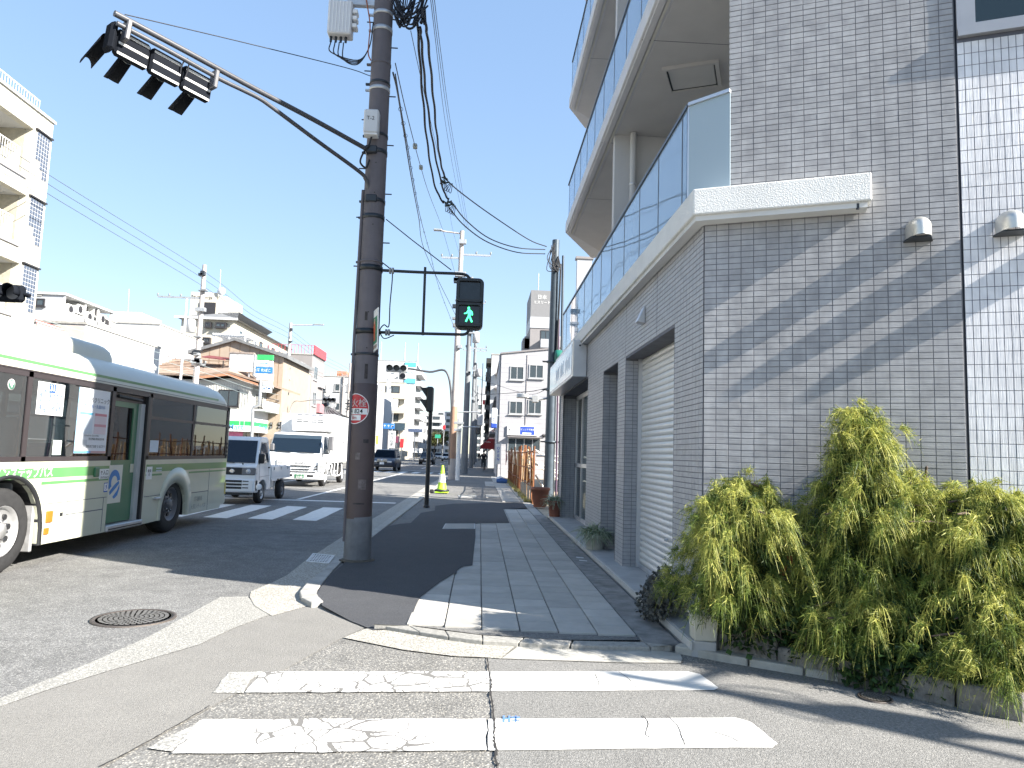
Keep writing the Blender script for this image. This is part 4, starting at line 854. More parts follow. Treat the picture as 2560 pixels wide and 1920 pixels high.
# ---- pedestrian signal on a bracket frame
SY = PY-.02
def sp(px, py): return AY(px, py, SY)
GRN = mat('dark_green_signal', (.010, .014, .018), .4, var=.15)
psg = wthing('pedestrian_signal', 'pedestrian signal showing a green walking man, bracketed off the thick pole', 'pedestrian signal', tuple(sp(1172, 826)))
MB().tube(smooth_path([sp(893, 671), sp(960, 676), sp(1060, 681), sp(1140, 684), sp(1160, 686), sp(1170, 691), sp(1174, 700)], 4), .021, 10).build('upper_arm', GRN, psg)
MB().tube(smooth_path([sp(885, 829), sp(960, 831), sp(1060, 834), sp(1140, 836), sp(1160, 836), sp(1169, 831), sp(1172, 822)], 4), .021, 10).build('lower_arm', GRN, psg)
MB().tube([sp(1063, 668), sp(1057, 838)], .018, 10).build('brace', GRN, psg)
for y, x in ((671, 898), (829, 890)): z = sp(x, y).z; MB().lathe([(pr(z)-.003, -.035), (pr(z)+.012, -.035), (pr(z)+.012, .035), (pr(z)-.003, .035)], pc(z), 24).build('clamp_band', GRN, psg)
for x, y in ((979, 677), (969, 831)):
    q = sp(x, y)
    for k in (-1, 1): MB().lathe([(.02, -.012), (.045, -.012), (.045, .012), (.02, .012)], (q.x+k*.018, q.y, q.z), 12, 'x').build('cable_clip', mat('clip_grey', (.35, .35, .35), .5), psg)
tl, br = sp(1142, 694), sp(1206, 824); W2, H2 = (br.x-tl.x), (tl.z-br.z); cx, cz = (tl.x+br.x)/2, (tl.z+br.z)/2
def rrect(w, h, r, n=5):
    pts = []
    for (sx, sy, a0) in ((1, 1, 0), (-1, 1, 90), (-1, -1, 180), (1, -1, 270)):
        for i in range(n+1): a = math.radians(a0+90*i/n); pts.append((sx*(w/2-r)+r*math.cos(a), sy*(h/2-r)+r*math.sin(a)))
    return pts
MB().prism([(cx+p[0], cz+p[1]) for p in rrect(W2, H2, .075)], SY-.02, SY+.14, 'y').build('housing', GRN, psg, .01)
fm = MB(); lh = H2*.36
def frame_ring(mb, w, h, w2, h2, r, r2, y0, y1, cz_):
    a = [(cx+p[0], cz_+p[1]) for p in rrect(w, h, r)]; b = [(cx+p[0], cz_+p[1]) for p in rrect(w2, h2, r2)]; n = len(a)
    vs = [(p[0], y0, p[1]) for p in a]+[(p[0], y0, p[1]) for p in b]+[(p[0], y1, p[1]) for p in a]+[(p[0], y1, p[1]) for p in b]
    mb.add(vs, [(i, (i+1) % n, n+(i+1) % n, n+i) for i in range(n)]+[(2*n+i, 3*n+i, 3*n+(i+1) % n, 2*n+(i+1) % n) for i in range(n)]+[(i, 2*n+i, 2*n+(i+1) % n, (i+1) % n) for i in range(n)]+[(n+i, n+(i+1) % n, 3*n+(i+1) % n, 3*n+i) for i in range(n)])
for k, cz_ in ((0, cz+H2*.235), (1, cz-H2*.235)):
    fr = MB(); frame_ring(fr, W2*.93, H2*.455, W2*.76, lh, .05, .02, SY-.10, SY-.015, cz_); hd = fr.build('hood', GRN, psg)
    MB().box(cx-W2*.37, cx+W2*.37, SY-.05, SY-.03, cz_-lh*.49, cz_+lh*.49).build('lens', mat('dark_lens', (.012, .018, .025), .12, var=.3, vs=8), hd)
GM = mat('green_led', (.05, .5, .25), .5, var=0, emit=(.06, .85, .32, 1.15)); cz_ = cz-H2*.235; k = lh/2
man = MB(); fy_ = SY-.054
def mp(pts): man.add([(cx+p[0]*k, fy_, cz_+p[1]*k) for p in pts]+[(cx+p[0]*k, fy_+.003, cz_+p[1]*k) for p in pts], [tuple(range(len(pts))), tuple(range(2*len(pts)-1, len(pts)-1, -1))])
mp([(-.05+.13*math.cos(t*.524), .72+.15*math.sin(t*.524)) for t in range(12)])
mp([(-.14, .56), (.12, .55), (.24, .42), (.2, -.02), (.12, -.12), (-.12, -.12), (-.1, .2)])
mp([(-.14, .56), (-.1, .2), (-.28, .1), (-.52, .07), (-.55, .15), (-.3, .24)]); mp([(.2, .5), (.34, .36), (.42, .06), (.37, -.06), (.29, -.05), (.24, .2)])
mp([(-.12, -.12), (.06, -.12), (-.1, -.46), (-.22, -.78), (-.40, -.74), (-.26, -.4)]); mp([(0, -.12), (.15, -.12), (.28, -.45), (.42, -.74), (.26, -.82), (.1, -.5)])
man.build('walking_man', GM, psg)
cabl = MB().tube(smooth_path([sp(918, 560), sp(930, 630), sp(975, 672), sp(981, 690), sp(975, 760), sp(972, 815), sp(960, 812), sp(950, 826), sp(960, 846), sp(985, 838)]), .008, 6).build('signal_cable', CABLE, psg)
st = MB().tube([AY(965, 548, PY-.1), AY(1030, 600, PY-.06), AY(1128, 675, SY)], .007, 6).build('stay_wire', CABLE); tag(st, 'short stay wire with turnbuckle holding up the pedestrian signal arm', 'wire')
# ---- slim signal post seen side-on further along the kerb
b_ = G(1066, 1268, .05); Yp = b_.y
sp2 = wthing('signal_post', 'slim dark signal post with two hooded lamps seen from the side', 'pedestrian signal', (b_.x, b_.y, .05))
tp = AY(1081, 1030, Yp); MB().cyl((b_.x, b_.y, .04), (b_.x, b_.y, tp.z), .06, .055, 14).build('post', GRN, sp2); MB().lathe([(.09, 0), (.09, .03), (.062, .06)], (b_.x, b_.y, .05), 14).build('base_flange', GRN, sp2)
zt_ = AY(1081, 968, Yp).z; zb_ = tp.z
MB().rbox(b_.x-.12, b_.x+.06, b_.y-.18, b_.y+.18, zb_, zt_, .03).build('signal_box', GRN, sp2)
for k in (0, 1):
    z0 = zb_+(zt_-zb_)*(.08+.48*k); h = (zt_-zb_)*.40
    mb = MB(); mb.prism([(b_.x-.125, z0+h), (b_.x-.30, z0+h), (b_.x-.125, z0+.02)], b_.y-.16, b_.y+.16, 'y'); mb.build('hood', GRN, sp2)
# ---- other signals further off
def signal_arm(label, base, h, tip, drop, n=3, extra=True, m=ARMM, zs=None):
    t = wthing('traffic_signal', label, 'traffic signal', base); b = Vector(base); tip = Vector(tip); d = (tip-b); d.z = 0; d.normalize()
    pth = smooth_path([b+Vector((0, 0, h*.1)), b+Vector((0, 0, h*.55)), b+Vector((0, 0, h*.8))+d*.35, Vector((b.x, b.y, tip.z-.12))+d*1.3, Vector((b.x, b.y, tip.z))+d*2.3, tip])
    MB().tube(pth, .06, 8).build('arm', m, t)
    e = Vector((d.y, -d.x, 0)); e = e if e.y < 0 else -e
    hw = 1.15*n/3
    def bx(mb, s0, s1, f0, f1, z0, z1, c=.04):
        M = Matrix((d, e, Vector((0, 0, 1)))).transposed().to_4x4(); M.translation = tip; return mb.rbox(s0, s1, f0, f1, z0, z1, c, M=M)
    bx(MB(), -.05, hw, -.12, .1, -.22, .2).build('housing', mat('grey_housing', (.35, .36, .37), .5), t)
    for k in range(n):
        c = tip+d*(hw*(k+.5)/n-.02)+e*.1
        MB().cyl(c, c+e*.01, .155, n=16).build('lens', mat('dark_lens2', (.02, .02, .022), .3), t)
        vs = []
        for j in range(2):
            for i in range(13): a = math.pi*(-.1+1.2*i/12); vs.append(c+d*(.165*math.cos(a))+Vector((0, 0, .165*math.sin(a)))+e*(.26 if j else 0))
        o = MB().add(vs, [(i, i+1, 14+i, 13+i) for i in range(12)], True).build('visor', HB, t); s_ = o.modifiers.new('s', 'SOLIDIFY'); s_.thickness = .012
    if extra:
        bx(MB(), hw*.0, hw*.36, -.1, .1, -.62, -.23).build('arrow_housing', mat('grey_housing', (.35, .36, .37), .5), t); c = tip+d*(hw*.17)+e*.1+Vector((0, 0, -.42))
        MB().cyl(c, c+e*.2, .15, n=16).build('arrow_visor', HB, t)
        bx(MB(), hw*.4, hw*.98, .06, .1, -.60, -.28).build('name_plate', mat('plate_white', (.7, .7, .68), .5), t)
    return t
Y2 = 40.
signal_arm('traffic signal on curved brown arm left of the tall pale pole', (AY(1128, 1150, Y2).x-.1, Y2-.1, .1), 7.4, tuple(AY(1017, 922, Y2-.2)), 0)
signal_arm('traffic signal on curved arm above the refrigerated truck', (-16.6, 62., .1), 6.6, tuple(AY(812, 1000, 61.)), 0, m=STEEL, extra=True)
for i, (x, y, Yd) in enumerate(((980, 1063, 60), (1065, 1063, 60))): pass
# ---- cables
def wire(pts, r, label, cat='cable', k=6, group=None, m=CABLE, name='overhead_cable'):
    o = MB().tube(smooth_path([AY(*p) for p in pts], k), r, 5).build(name, m); tag(o, label, cat, group); return o
c8 = crop(780, 0, 1420, 1659)
def w8(pts): return [c8(p[0], p[1])+(p[2],) for p in pts]
GW = 'thick service cables dropping from the large pole to the slim grey pole'
def wavy(pts, r, label, amp=.007, group=None):
    P = smooth_path([AY(*p) for p in pts], 10); P = [p+Vector((amp*math.sin(i*.9), 0, amp*math.cos(i*1.1))) for i, p in enumerate(P)]
    o = MB().tube(P, r, 6).build('service_cable', CABLE); tag(o, label, 'cable', group); return o
wavy(w8([(680, 60, 9.5), (690, 250, 10.2), (715, 600, 12.), (750, 950, 14.), (795, 1200, 15.4), (850, 1315, 16.)]), .022, 'leftmost thick wavy service cable dropping from the large pole top', group=GW)
wavy(w8([(700, 180, 9.8), (712, 300, 10.4), (740, 620, 12.1), (790, 960, 14.1), (845, 1210, 15.6), (880, 1290, 16.)]), .022, 'middle thick wavy service cable dropping from the large pole top', group=GW)
wavy(w8([(735, 150, 9.7), (755, 300, 10.4), (785, 620, 12.1), (812, 900, 13.8), (840, 1080, 15.), (870, 1165, 15.5)]), .022, 'rightmost thick wavy service cable dropping from the large pole top', group=GW)
BX = 2.17; BY = 22.
wire(w8([(870, 1165, 15.5), (960, 1245, 17.), (1150, 1385, 19.), (1400, 1550, 21.2), (1520, 1598, 22.)]), .016, 'upper thick cable sagging from the splice to the slim grey pole')
wire(w8([(905, 1310, 16.), (1000, 1430, 17.3), (1150, 1545, 19.), (1330, 1605, 20.7), (1510, 1617, 22.)]), .016, 'middle thick cable sagging from the splice to the slim grey pole')
wire(w8([(890, 1350, 16.), (990, 1465, 17.3), (1140, 1570, 19.), (1330, 1635, 20.7), (1510, 1645, 22.)]), .016, 'lowest thick cable sagging from the splice to the slim grey pole')
for j, (x, y, Yd, lb) in enumerate(((868, 1168, 15.5, 'upper'), (888, 1312, 16., 'lower'))):
    t = wthing('cable_splice', lb+' cluster of dark cable connectors on the hanging service cables', 'cable splice', tuple(AY(*c8(x, y), Yd)))
    for i in range(7):
        p = AY(*c8(x+random.uniform(-28, 28), y+random.uniform(-22, 22)), Yd+random.uniform(-.1, .1)); d = Vector((random.uniform(-1, 1), random.uniform(-.6, .6), random.uniform(-.5, .9))).normalized()*.07
        MB().cyl(p-d, p+d, .022, .015, 8).build('connector', mat('dark_green_plastic', (.03, .05, .045), .5), t)
    for i in range(4):
        p0 = AY(*c8(x-18+i*4, y+8), Yd); p1 = AY(*c8(x-20+i*16, y+60+8*i), Yd); p2 = AY(*c8(x+25+i*6, y+20), Yd); MB().tube(smooth_path([p0, p1, p2]), .008, 5).build('tail', CABLE, t)
# jumble of cables at the pole top
t = wthing('cable_bundle', 'tangled black cables looped around the top of the large pole', 'cable bundle', (PX+.2, PY, 8.))
for i in range(26):
    x0 = random.uniform(515, 560); x1 = random.uniform(600, 780); dip = random.uniform(40, 200); ye = random.uniform(-160, 40)
    P = [AY(*c8(x0, random.uniform(-120, 130)), 9.55), AY(*c8((x0*2+x1)/3, dip), 9.4+random.uniform(-.1, .2)), AY(*c8((x0+2*x1)/3, dip*.8), 9.45), AY(*c8(x1, ye), 9.6)]
    MB().tube(smooth_path(P), random.choice((.007, .01, .013)), 5).build('loop', CABLE, t)
for i in range(10):
    p = AY(*c8(random.uniform(640, 770), random.uniform(-60, 150)), 9.55+random.uniform(-.1, .1)); d = Vector((random.uniform(-.4, .4), random.uniform(-.4, .4), 1)).normalized()*random.uniform(.05, .13); MB().cyl(p-d, p+d, .026, .02, 8).build('connector', CABLE, t)
MB().box(PX+.1, PX+.75, PY-.05, PY+.03, 8.25, 8.33).build('cross_arm', STEEL, t)
# twisted cables running on along the street
wire(w8([(525, 470, 9.6), (555, 600, 10.4), (600, 880, 12.6), (640, 1130, 15.5), (690, 1400, 21), (740, 1650, 33)])+[(1140, 790, 40)], .013, 'black twisted cable running from the large pole along the street', k=8)
P = w8([(540, 480, 9.6), (575, 700, 10.8), (620, 950, 13.2), (655, 1160, 16.2), (705, 1420, 22.5), (765, 1640, 32)])+[(1098, 720, 36), (1140, 830, 40)]
wire(P, .010, 'slender ringed messenger wire beside the black twisted cable', k=8)
ringt = wthing('cable_rings', 'row of small hanger rings on the slender messenger wire', 'cable rings', tuple(AY(*P[0])))
for i, p in enumerate(smooth_path([AY(*p) for p in P[1:]], 3)):
    q = Vector(p); rr = .035; MB().tube([q+Vector((rr*math.cos(a), 0, rr*math.sin(a)-.02)) for a in [j*math.pi/5 for j in range(11)]], .004, 4).build('ring', CABLE, ringt)
wire(w8([(540, 410, 9.6), (600, 680, 11.5), (668, 948, 14.5), (706, 1085, 17), (760, 1260, 22), (850, 1500, 34)])+[(1142, 700, 40)], .008, 'thin wire with two small joint boxes running along the street')
for x, y, Yd, lb in ((668, 948, 14.5, 'upper'), (706, 1085, 17, 'lower')):
    p = AY(*c8(x, y), Yd); tag(MB().rbox(p.x-.045, p.x+.045, p.y-.06, p.y+.06, p.z-.045, p.z+.045, .012).build('joint_box', mat('pale_plastic', (.4, .42, .38), .6)), lb+' small joint box on the thin street wire', 'joint box')
GP_ = 'thin high wires running away along the street'
for i, (xa, xb) in enumerate(((770, 935), (782, 955), (795, 968))):
    wire(w8([(xa-8, -60, 10.5), (xa+35, 300, 14.), (xb-70, 800, 22.), (xb, 1200, 34)])+[(1163+4*i, 570, 40)], .007, ['leftmost', 'middle', 'rightmost'][i]+' of three high thin wires running away above the street', 'wire', group=GP_)
wire(w8([(640, 200, 9.6), (700, 480, 12), (790, 880, 18), (870, 1230, 28), (910, 1480, 38)])+[(1150, 640, 40)], .006, 'very thin wire falling away between the thick service cables', 'wire')
# ---- slim blue-grey steel pole by the fence
BLUE = mat('blue_grey_steel', (.075, .10, .125), .5, .3, var=.2, vs=5, streak=.4)
bp = wthing('service_pole', 'slim blue-grey steel service pole beside the rusty fence', 'utility pole', (BX, BY, .05))
ztop = AY(1397, 601, BY).z
MB().cyl((BX-.02, BY, .05), (BX, BY, ztop), .17, .115, 14).build('shaft', BLUE, bp)
MB().cyl((BX+.30, BY-.05, .05), (BX+.24, BY-.05, AY(1400, 640, BY).z), .045, .04, 8).build('conduit', BLUE, bp)
MB().cyl((BX+.20, BY-.12, .05), (BX+.15, BY-.12, AY(1400, 800, BY).z), .03, .03, 8).build('conduit', mat('purple_pipe', (.10, .06, .10), .5), bp)
for y in (905, 975, 1105): z = AY(1385, y, BY).z; MB().lathe([(.16, -.03), (.19, -.03), (.19, .03), (.16, .03)], (BX, BY, z), 14).build('band', BLUE, bp); MB().box(BX-.32, BX+.3, BY-.03, BY+.03, z-.02, z+.02).build('strap', DARKM, bp)
p = AY(1395, 893, BY-.2); MB().lathe([(.0, -.13), (.20, -.12), (.23, -.06), (.23, .06), (.2, .12), (0, .13)], (p.x+.02, p.y, p.z), 18, 'x').build('green_beacon', mat('green_plastic', (.02, .16, .12), .4), bp)
for i in range(9):
    P = [AY(1382+random.uniform(-6, 10), 615+random.uniform(-10, 20), BY-.15), AY(1372+random.uniform(-6, 12), 655+random.uniform(-10, 20), BY-.25), AY(1390+random.uniform(-6, 12), 672+random.uniform(-10, 12), BY-.2), AY(1396, 640, BY-.12)]
    MB().tube(smooth_path(P), .013, 5).build('cable_loop', CABLE, bp)
MB().tube(smooth_path([AY(1402, 660, BY-.15), AY(1398, 760, BY-.15), AY(1390, 900, BY-.15), AY(1384, 945, BY-.16)]), .03, 6).build('riser_cable', CABLE, bp)
MB().rbox(BX-1.1, BX-.75, BY-.15, BY+.1, AY(1350, 992, BY).z-.06, AY(1350, 992, BY).z+.07, .02).build('lamp_head', WHITE, bp); z = AY(1350, 995, BY).z
MB().tube([(BX-.8, BY, z), (BX-.45, BY, z-.06), (BX-.15, BY, z)], .035, 8).build('lamp_arm', STEEL, bp)
MB().rbox(BX-.62, BX-.42, BY-.12, BY+.08, z-.15, z+.08, .02).build('lamp_driver', STEEL, bp)
wire([(1370, 970, 22.), (1310, 980, 26), (1200, 985, 34), (1180, 970, 40)], .012, 'sagging cable from the slim grey pole back to the street poles')
wire([(1370, 972, 22.), (1320, 985, 26), (1235, 960, 34), (1178, 940, 40)], .009, 'higher sagging cable from the slim grey pole to the street poles')
# ---- street poles further along, both sides
PAL = mat('pale_concrete_pole', (.45, .41, .385), .85, var=.15, vs=3, streak=.4); PGR = mat('grey_concrete_pole', (.20, .21, .22), .85, var=.15, vs=3)
INS = mat('insulator', (.22, .24, .25), .35, var=.1)
def far_pole(label, x, y, h, r0, r1, m, side=1, arms=(), tr=False, lamp=None, clutter=6, name='utility_pole', lean=0.):
    t = wthing(name, label, 'utility pole', (x, y, .05)); MB().cyl((x, y, .03), (x+lean, y, h), r0, r1, 14).build('shaft', m, t)
    for (z, l0, l1) in arms:
        MB().box(x+l0, x+l1, y-.06, y+.0, z, z+.1).build('cross_arm', STEEL, t); n = max(2, int((l1-l0)/.55))
        for i in range(n+1):
            q = x+l0+(l1-l0)*i/n; MB().lathe([(.02, 0), (.06, .03), (.04, .08), (.06, .12), (.03, .17)], (q, y-.03, z+.1), 8).build('insulator', INS, t)
    if tr: MB().lathe([(.05, 0), (.26, .03), (.26, .75), (.2, .82), (.05, .84)], (x+tr*.5, y-.05, h*.66), 16).build('transformer', mat('transformer_grey', (.5, .5, .5), .5), t)
    if lamp:
        z, l = lamp; MB().tube([(x, y, z), (x+l*.5, y, z+.05), (x+l, y, z+.1)], .045, 8).build('lamp_arm', m, t)
        MB().rbox(min(x+l, x+l*1.45), max(x+l, x+l*1.45), y-.13, y+.13, z+.1, z+.2, .03).build('lamp_head', STEEL, t)
    for i in range(clutter):
        z = h*random.uniform(.45, .95); MB().rbox(x-.12+random.uniform(-.2, .2), x+.12+random.uniform(-.1, .25), y-.3, y-.05, z, z+random.uniform(.05, .3), .01).build('fitting', random.choice((STEEL, PGR, DARKM)), t)
    return t
x2 = AY(1128, 1195, 40).x
far_pole('tall pale street pole with brown lower wrap beyond the traffic cone', x2, 40., AY(1165, 578, 40).z, .20, .12, PAL, lamp=(AY(1160, 578, 40).z-.15, -1.1), arms=((AY(1150, 648, 40).z, -1.05, .1), (AY(1150, 645, 40).z+.15, .1, 1.75)), clutter=10, lean=.05)
t = MB().cyl((x2, 40, 1.2), (x2+.006, 40, 4.1), .215, .20, 14).build('pole_wrap_sheet', mat('tan_wrap', (.36, .22, .15), .6, var=.1)); tag(t, 'tan wrap sheet around the tall pale street pole', 'pole wrap')
x = AY(1112, 1195, 40).x
far_pole('white narrow box-like post right beside the tall pale pole', AY(1143, 1200, 39).x, 39.2, 3.4, .12, .12, WHITE, clutter=2, name='service_post')
far_pole('grey street pole behind the tall pale pole', AY(1160, 1180, 52).x, 52., 14.6, .26, .13, PGR, tr=1, arms=((12.6, -1.1, 1.1), (9.2, -.2, 1.3)), clutter=12)
far_pole('dark street pole next along the pavement', AY(1177, 1160, 74).x, 74., 14.4, .24, .13, PGR, arms=((12.2, -1.2, 1.2),), tr=1, clutter=8)
far_pole('distant dark street pole near the red awning', AY(1183, 1160, 98).x, 98., 14., .24, .13, PGR, arms=((12.2, -1.2, 1.2),), clutter=6)
far_pole('far-off street pole beyond the red awning', AY(1188, 1160, 130).x, 130., 14., .24, .13, PGR, arms=((12.2, -1.2, 1.2),), clutter=6)
far_pole('pale concrete pole crowded with insulators beside the brown tiled roof', -17, 42.7, 12.3, .2, .12, PAL, tr=-1, arms=((10.2, -2.6, .1), (6.2, -.3, .5)), clutter=14)
far_pole('pale pole with a street lamp beside the convenience store sign', -17, 62.3, 12.4, .2, .12, PAL, tr=-1, lamp=(12.2, 2.0), arms=((9.6, -2.4, .1),), clutter=10)
far_pole('slender white pole left of the crowded concrete pole', AX(447, 1000, -20).x, AX(447, 1000, -20).y, AX(455, 740, -20).z, .09, .07, WHITE, clutter=0)
for Yq, lb in ((90, 'far pole on the opposite pavement beyond the lamp pole'), (118, 'distant pole on the opposite pavement'), (150, 'most distant pole on the opposite pavement')): far_pole(lb, -16.8, Yq, 12.4, .2, .12, PAL, arms=((10.8, -1, 1), (9.4, -1, .8)), tr=1, clutter=6)
# wires over the opposite pavement
GL = 'high wires along the opposite pavement'
for i in range(3):
    o = MB().tube(smooth_path([Vector((-17+.25*i-.3, -4, 13.4-.45*i)), Vector((-17+.2*i-.3, 20, 11.9-.45*i)), Vector((-17, 42.7, 11.9-.45*i)), Vector((-17, 52, 11.5-.42*i)), Vector((-17, 62.3, 11.8-.4*i)), Vector((-17, 76, 11.4-.4*i)), Vector((-16.9, 90, 11.6-.4*i)), Vector((-16.9, 118, 11.4-.4*i))]), .014, 5).build('power_line', mat('far_wire', (.10, .12, .16), .5))
    tag(o, ['topmost', 'middle', 'lowest'][i]+' of three power lines strung above the opposite pavement', 'power line', GL)
for i, (z, s_) in enumerate(((6.3, .5), (5.9, .35), (5.5, .6))):
    o = MB().tube(smooth_path([Vector((-17.2, 10, z+.6)), Vector((-17.1, 26, z-.3*s_)), Vector((-17, 42.7, z)), Vector((-17, 52, z-s_*.4)), Vector((-17, 62.3, z))]), .012, 5).build('phone_line', mat('pale_wire', (.35, .42, .42), .5))
    tag(o, ['upper', 'middle', 'lower'][i]+' phone line sagging low in front of the opposite houses', 'phone line', 'phone lines in front of the opposite houses')
# ================================================================ vehicles
BUSW = mat('bus_ivory_paint', (.57, .575, .455), .32, var=.05, vs=2, coat=.5); BUSG = mat('bus_green_paint', (.10, .27, .10), .35, var=.05, vs=2, coat=.4)
BUSD = mat('bus_door_green', (.045, .17, .085), .35, var=.06, vs=3, coat=.4); BUSR = mat('bus_roof_ivory', (.58, .575, .49), .4, var=.05, vs=2, coat=.3)
VGLASS = glass('vehicle_glass', (.5, .56, .58), .74, .012, 1.75, (.012, .016, .02)); SASH = mat('brown_window_sash', (.055, .045, .048), .4, .3, var=.1)
TYRE = mat('tyre', (.025, .025, .026), .8, var=.25, vs=12, bump=.2, bs=60); RIM = mat('steel_rim', (.50, .50, .50), .4, .6, var=.12, vs=12); RIMD = mat('dark_rim', (.18, .18, .19), .5, .4, var=.15)
AMB = mat('amber_lens', (.45, .16, .02), .25); INTD = mat('vehicle_interior', (.05, .055, .06), .8, var=.2); SEATM = mat('seat_fabric', (.07, .10, .16), .9, var=.2)
CHR = mat('chrome', (.65, .65, .66), .15, .95, var=.05); HEADL = mat('headlamp_glass', (.55, .56, .57), .12, .3, var=.25, vs=30); BLKP = mat('black_plastic', (.02, .021, .023), .45, var=.15)
def wheel(par, c, r, w, side=1, rim=RIM, holes=8, name='wheel'):
    """wheel with its axle along x; side = +1 shows its face to +x"""
    c = Vector(c); h = w/2
    t = MB().lathe([(r*.60, -h), (r*.78, -h), (r*.95, -h*.92), (r, -h*.6), (r, h*.6), (r*.95, h*.92), (r*.78, h), (r*.60, h)], c, 32, 'x', caps=False).build(name, TYRE, par)
    MB().lathe([(r*.62, -h*.9), (r*.62, h*.86), (r*.60, h*.95), (r*.57, h*.95), (r*.55, h*.6), (r*.44, h*.45*1), (r*.2, h*.62), (r*.17, h*.95), (.001, h*.98)] if side > 0 else [(.001, -h*.98), (r*.17, -h*.95), (r*.2, -h*.62), (r*.44, -h*.45), (r*.55, -h*.6), (r*.57, -h*.95), (r*.60, -h*.95), (r*.62, -h*.86), (r*.62, h*.9)], c, 28, 'x', caps=False).build('rim', rim, t)
    for k in range(holes):
        a = 2*math.pi*k/holes+.2; p = c+Vector((side*h*.56, math.cos(a)*r*.37, math.sin(a)*r*.37)); MB().cyl(p-Vector((side*.02, 0, 0)), p+Vector((side*.012, 0, 0)), r*.07, n=10).build('vent_hole', BLKP, t)
        p = c+Vector((side*h*.7, math.cos(a+.4)*r*.24, math.sin(a+.4)*r*.24)); MB().cyl(p-Vector((side*.03, 0, 0)), p+Vector((side*.02, 0, 0)), r*.032, n=6).build('wheel_nut', CHR, t)
    return t
# ---------------------------------------------------------------- bus
BXL, BXR, BF, BR = -5.22, -7.50, 6.3, 14.98
bus = wthing('bus', 'ivory and green city bus at the left, half in shadow', 'bus', (-6.36, 10.6, 0))
def arch(cy, hw, zt, n=12): return [(cy+hw*math.cos(a), .25+(zt-.25)*math.sin(a)**.75) for a in [math.pi*i/n for i in range(n+1)]]
lower = [(8.86-.04, .25)]; 
for x0, x1, nm in ((BXL-.05, BXL, 'near'), (BXR, BXR+.05, 'far')):
    mb = MB()
    near = nm == 'near'
    # between bumper, wheel arches and door, as columns so that the openings stay open
    def colpoly(pts): mb.prism(pts, x0, x1, 'x')
    fa = arch(8.2, .62, 1.06); ra = arch(12.57, .52, .84)
    colpoly([(BF, .3), (8.2-.62, .25), (8.2-.62, 1.24), (BF, 1.24)])
    up = fa[::-1]
    colpoly([(8.2-.62, 1.24), (8.2-.62, .26)]+[(p[0], max(p[1], .26)) for p in up[1:-1]]+[(8.2+.62, .26), (8.2+.62, 1.24)])
    colpoly([(8.2+.62, .25), (10.36, .24), (10.36, 1.24), (8.2+.62, 1.24)])
    if not near: colpoly([(10.36, .24), (11.42, .24), (11.42, 1.24), (10.36, 1.24)])
    if near: mb.build('side_panel', BUSW, bus); mb = MB()
    colpoly([(11.42, .24), (12.05, .25), (12.05, 1.24), (11.42, 1.24)])
    up = ra[::-1]; colpoly([(12.05, 1.24), (12.05, .26)]+[(p[0], max(p[1], .26)) for p in up[1:-1]]+[(13.09, .26), (13.09, 1.24)])
    colpoly([(13.09, .25), (14.75, .25), (BR, .45), (BR, 1.24), (13.09, 1.24)])
    mb.build('side_panel', BUSW, bus)
    wz = MB()
    # window frames
    for ya, yb in ((BF, 6.36), (8.38, 8.46), (10.27, 10.36), (11.42, 11.50), (14.88, BR)): wz.box(x0+.003, x1-.002, ya, yb, 1.24, 2.29)
    wz.box(x0+.003, x1-.002, BF, 10.36, 1.2405, 1.30); wz.box(x0+.003, x1-.002, 11.42, BR, 1.2405, 1.30); wz.box(x0+.003, x1-.002, BF, BR, 2.22, 2.29)
    wz.box(x0+.003, x1-.002, 11.5, 14.88, 1.88, 1.925); wz.box(x0+.003, x1-.002, 13.16, 13.22, 1.3, 2.22)
    if not near: wz.box(x0+.003, x1-.002, 10.36, 11.42, 1.24, 1.30)
    wf = wz.build('window_frame', SASH, bus)
    xg = x1-.018 if near else x0+.018
    for ya, yb, za, zb in ((6.36, 8.38, 1.3, 2.22), (8.46, 10.27, 1.3, 2.22), (11.5, 13.16, 1.3, 1.88), (13.22, 14.88, 1.3, 1.88), (11.5, 13.16, 1.925, 2.22), (13.22, 14.88, 1.925, 2.22))+(() if near else ((10.36, 11.42, 1.3, 2.22),)):
        MB().box(xg-.004, xg+.004, ya, yb, za, zb).build('window_pane', VGLASS, wf)
# roof shell
prof = [(BXL, 2.29), (BXL, 2.38), (BXL-.05, 2.48), (BXL-.16, 2.60), (BXL-.36, 2.69), (BXL-.7, 2.745), (-6.36, 2.77)]; prof = prof+[(2*-6.36-p[0], p[1]) for p in prof[-2::-1]]
prof2 = prof+[(p[0]+(-6.36-p[0])*.04, p[1]-.04) for p in prof[::-1]]
rf = MB(); n = len(prof); st = [(BF, .0, 0), (BF+.3, 0, 0), (BR-.55, 0, 0), (BR-.25, .01, -.03), (BR-.1, .035, -.10), (BR, .06, -.22)]
vs = []
for y, ins, dz in st:
    for p in prof: vs.append((p[0]+(-6.36-p[0])*ins, y, 2.29+(p[1]-2.29)*(1+dz*1.6)))
rf.add(vs, [(k*n+i, k*n+i+1, (k+1)*n+i+1, (k+1)*n+i) for k in range(len(st)-1) for i in range(n-1)], True); rf.add(vs[-n:], [tuple(range(n))]); rf.add(vs[:n], [tuple(range(n))])
roof = rf.build('roof', BUSR, bus)
MB().box(BXL-.01, BXL+.004, BF, BR-.06, 2.283, 2.30).build('gutter', SASH, roof); MB().box(BXL-.01, BXL+.0025, BF, BR-.06, 2.325, 2.332).build('seam', GROUT, roof)
MB().box(BXL-.02, BXL+.003, BF, 14.3, 2.375, 2.41).build('green_line', BUSG, roof)
